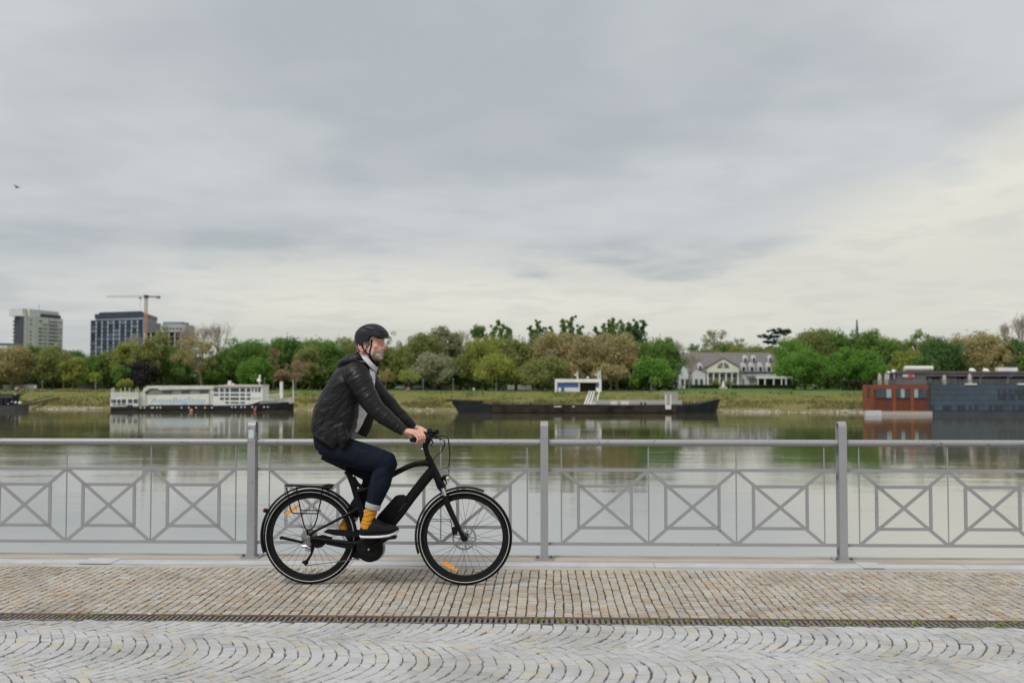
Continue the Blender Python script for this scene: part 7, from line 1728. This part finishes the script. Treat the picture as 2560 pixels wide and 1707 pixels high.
tbv = BVHTree.FromPolygons([tuple(p) for p in vt], ft)
M_stitch = mat('stitch', (.05, .045, .05), .8)
seam([(650, 160), (800, 190), (960, 235), (1100, 290)], .0010, 'stitch_line', M_stitch, tbv, -.2, z=B_); seam([(1045, 430), (1040, 560), (1030, 690)], .001, 'stitch_line', M_stitch, tbv, -.2, z=B_)
cuff(B_(1048, 705, -.105), B_(1034, 752, -.105), .0575, .0555, 'turn_up', M_denl, body, 24, 0)
cuff(B_(856, 805, .11), B_(838, 838, .11), .054, .052, 'turn_up', M_denl, body, 24, 0)
# --- socks and shoes
def sock(pts, rad): 
    m = MB().tube(pts, rad, 16); v_, n2, f2 = remesh(m, .004, 2); v_ = folds(v_, n2, lambda p, q: .0018*math.sin(p.z*190+4*noise.noise(p*18))); mb_from(v_, f2).obj('sock', M_sock, body, smooth=True)
sock([B_(1036, 735, -.105), B_(1018, 800, -.105), B_(998, 860, -.105), B_(985, 905, -.105), B_(990, 940, -.1)], [.047, .045, .044, .047, .045])
sock([B_(850, 815, .11), B_(815, 870, .11), B_(785, 920, .11), B_(790, 950, .11)], [.044, .042, .044, .044])
def shoe(T_, yc, name_lab):
    # stations: X, Ytop, Ybottom(sole top), halfwidth in B frame
    S_ = [(928, 925, 972, .020), (936, 905, 978, .031), (965, 900, 980, .036), (1000, 890, 980, .038), (1040, 848, 980, .038), (1075, 838, 978, .040), (1110, 862, 976, .043), (1150, 882, 972, .046), (1190, 893, 966, .047), (1230, 900, 954, .043), (1258, 910, 940, .031), (1272, 922, 930, .014)]
    def loft_(top, bot, name, mt, grow=0, par=None):
        rings = []
        for i, (X, yt, yb, hw) in enumerate(S_):
            a_ = T_(X, top(i)); b__ = T_(X, bot(i)); c = (a_+b__)/2; d = (a_-b__)/2; rr = []
            for a in np.linspace(0, 2*math.pi, 18, endpoint=False):
                ca, sa = math.cos(a), math.sin(a); e = .75 if grow == 0 else .45
                wz = math.copysign(abs(sa)**e, sa); wy = math.copysign(abs(ca)**e, ca)*(1-.38*max(0, sa) if grow == 0 else 1)
                rr.append(c+d*wz+Vector((0, (hw+grow)*wy, 0)))
            rings.append(rr)
        return MB().loft(rings).obj(name, mt, par or body, smooth=True, sharp=50)
    yt = [s[1] for s in S_]; yb = [s[2] for s in S_]
    sh_ = loft_(lambda i: yt[i], lambda i: yb[i]+6, 'shoe', M_shoe)
    loft_(lambda i: yb[i]-4, lambda i: yb[i]+9, 'midsole', M_navy2, .003, sh_)
    loft_(lambda i: yb[i]+5, lambda i: yb[i]+30-(8 if i > 9 else 0), 'sole', M_sole, .0045, sh_)
    loft_(lambda i: yb[i]+29-(8 if i > 9 else 0), lambda i: yb[i]+33-(8 if i > 9 else 0), 'outsole', mat('outsole_red', (.18, .06, .045), .8), .002, sh_)
    for k in range(5):
        X = 1070+k*22; a_ = T_(X, 848+k*7)
        MB().tube([a_+Vector((0, -.034, -.018)), a_+Vector((.003, -.018, .002)), a_+Vector((.003, .018, .002)), a_+Vector((0, .034, -.018))], .0028, 6).obj('lace', M_hblk, sh_, smooth=True)
    MB().ball(T_(1046, 846), (.018, .024, .02), 12, 8).obj('tongue', M_shoe, sh_, smooth=True)
shoe(lambda X, Y_: B_(X, Y_, -.115), YB0-.115, '')
pv = B_(790, 930, .12)
def TL(X, Y_):
    p = Vector(((X-1000)/3.5636/332, 0, -(Y_-930)/3.5636/332)); q = Matrix.Rotation(R(60), 3, 'Y') @ p
    return Vector((pv.x+q.x+.045, YB0+.135, pv.z+q.z-.02))
shoe(TL, YB0+.135, '')
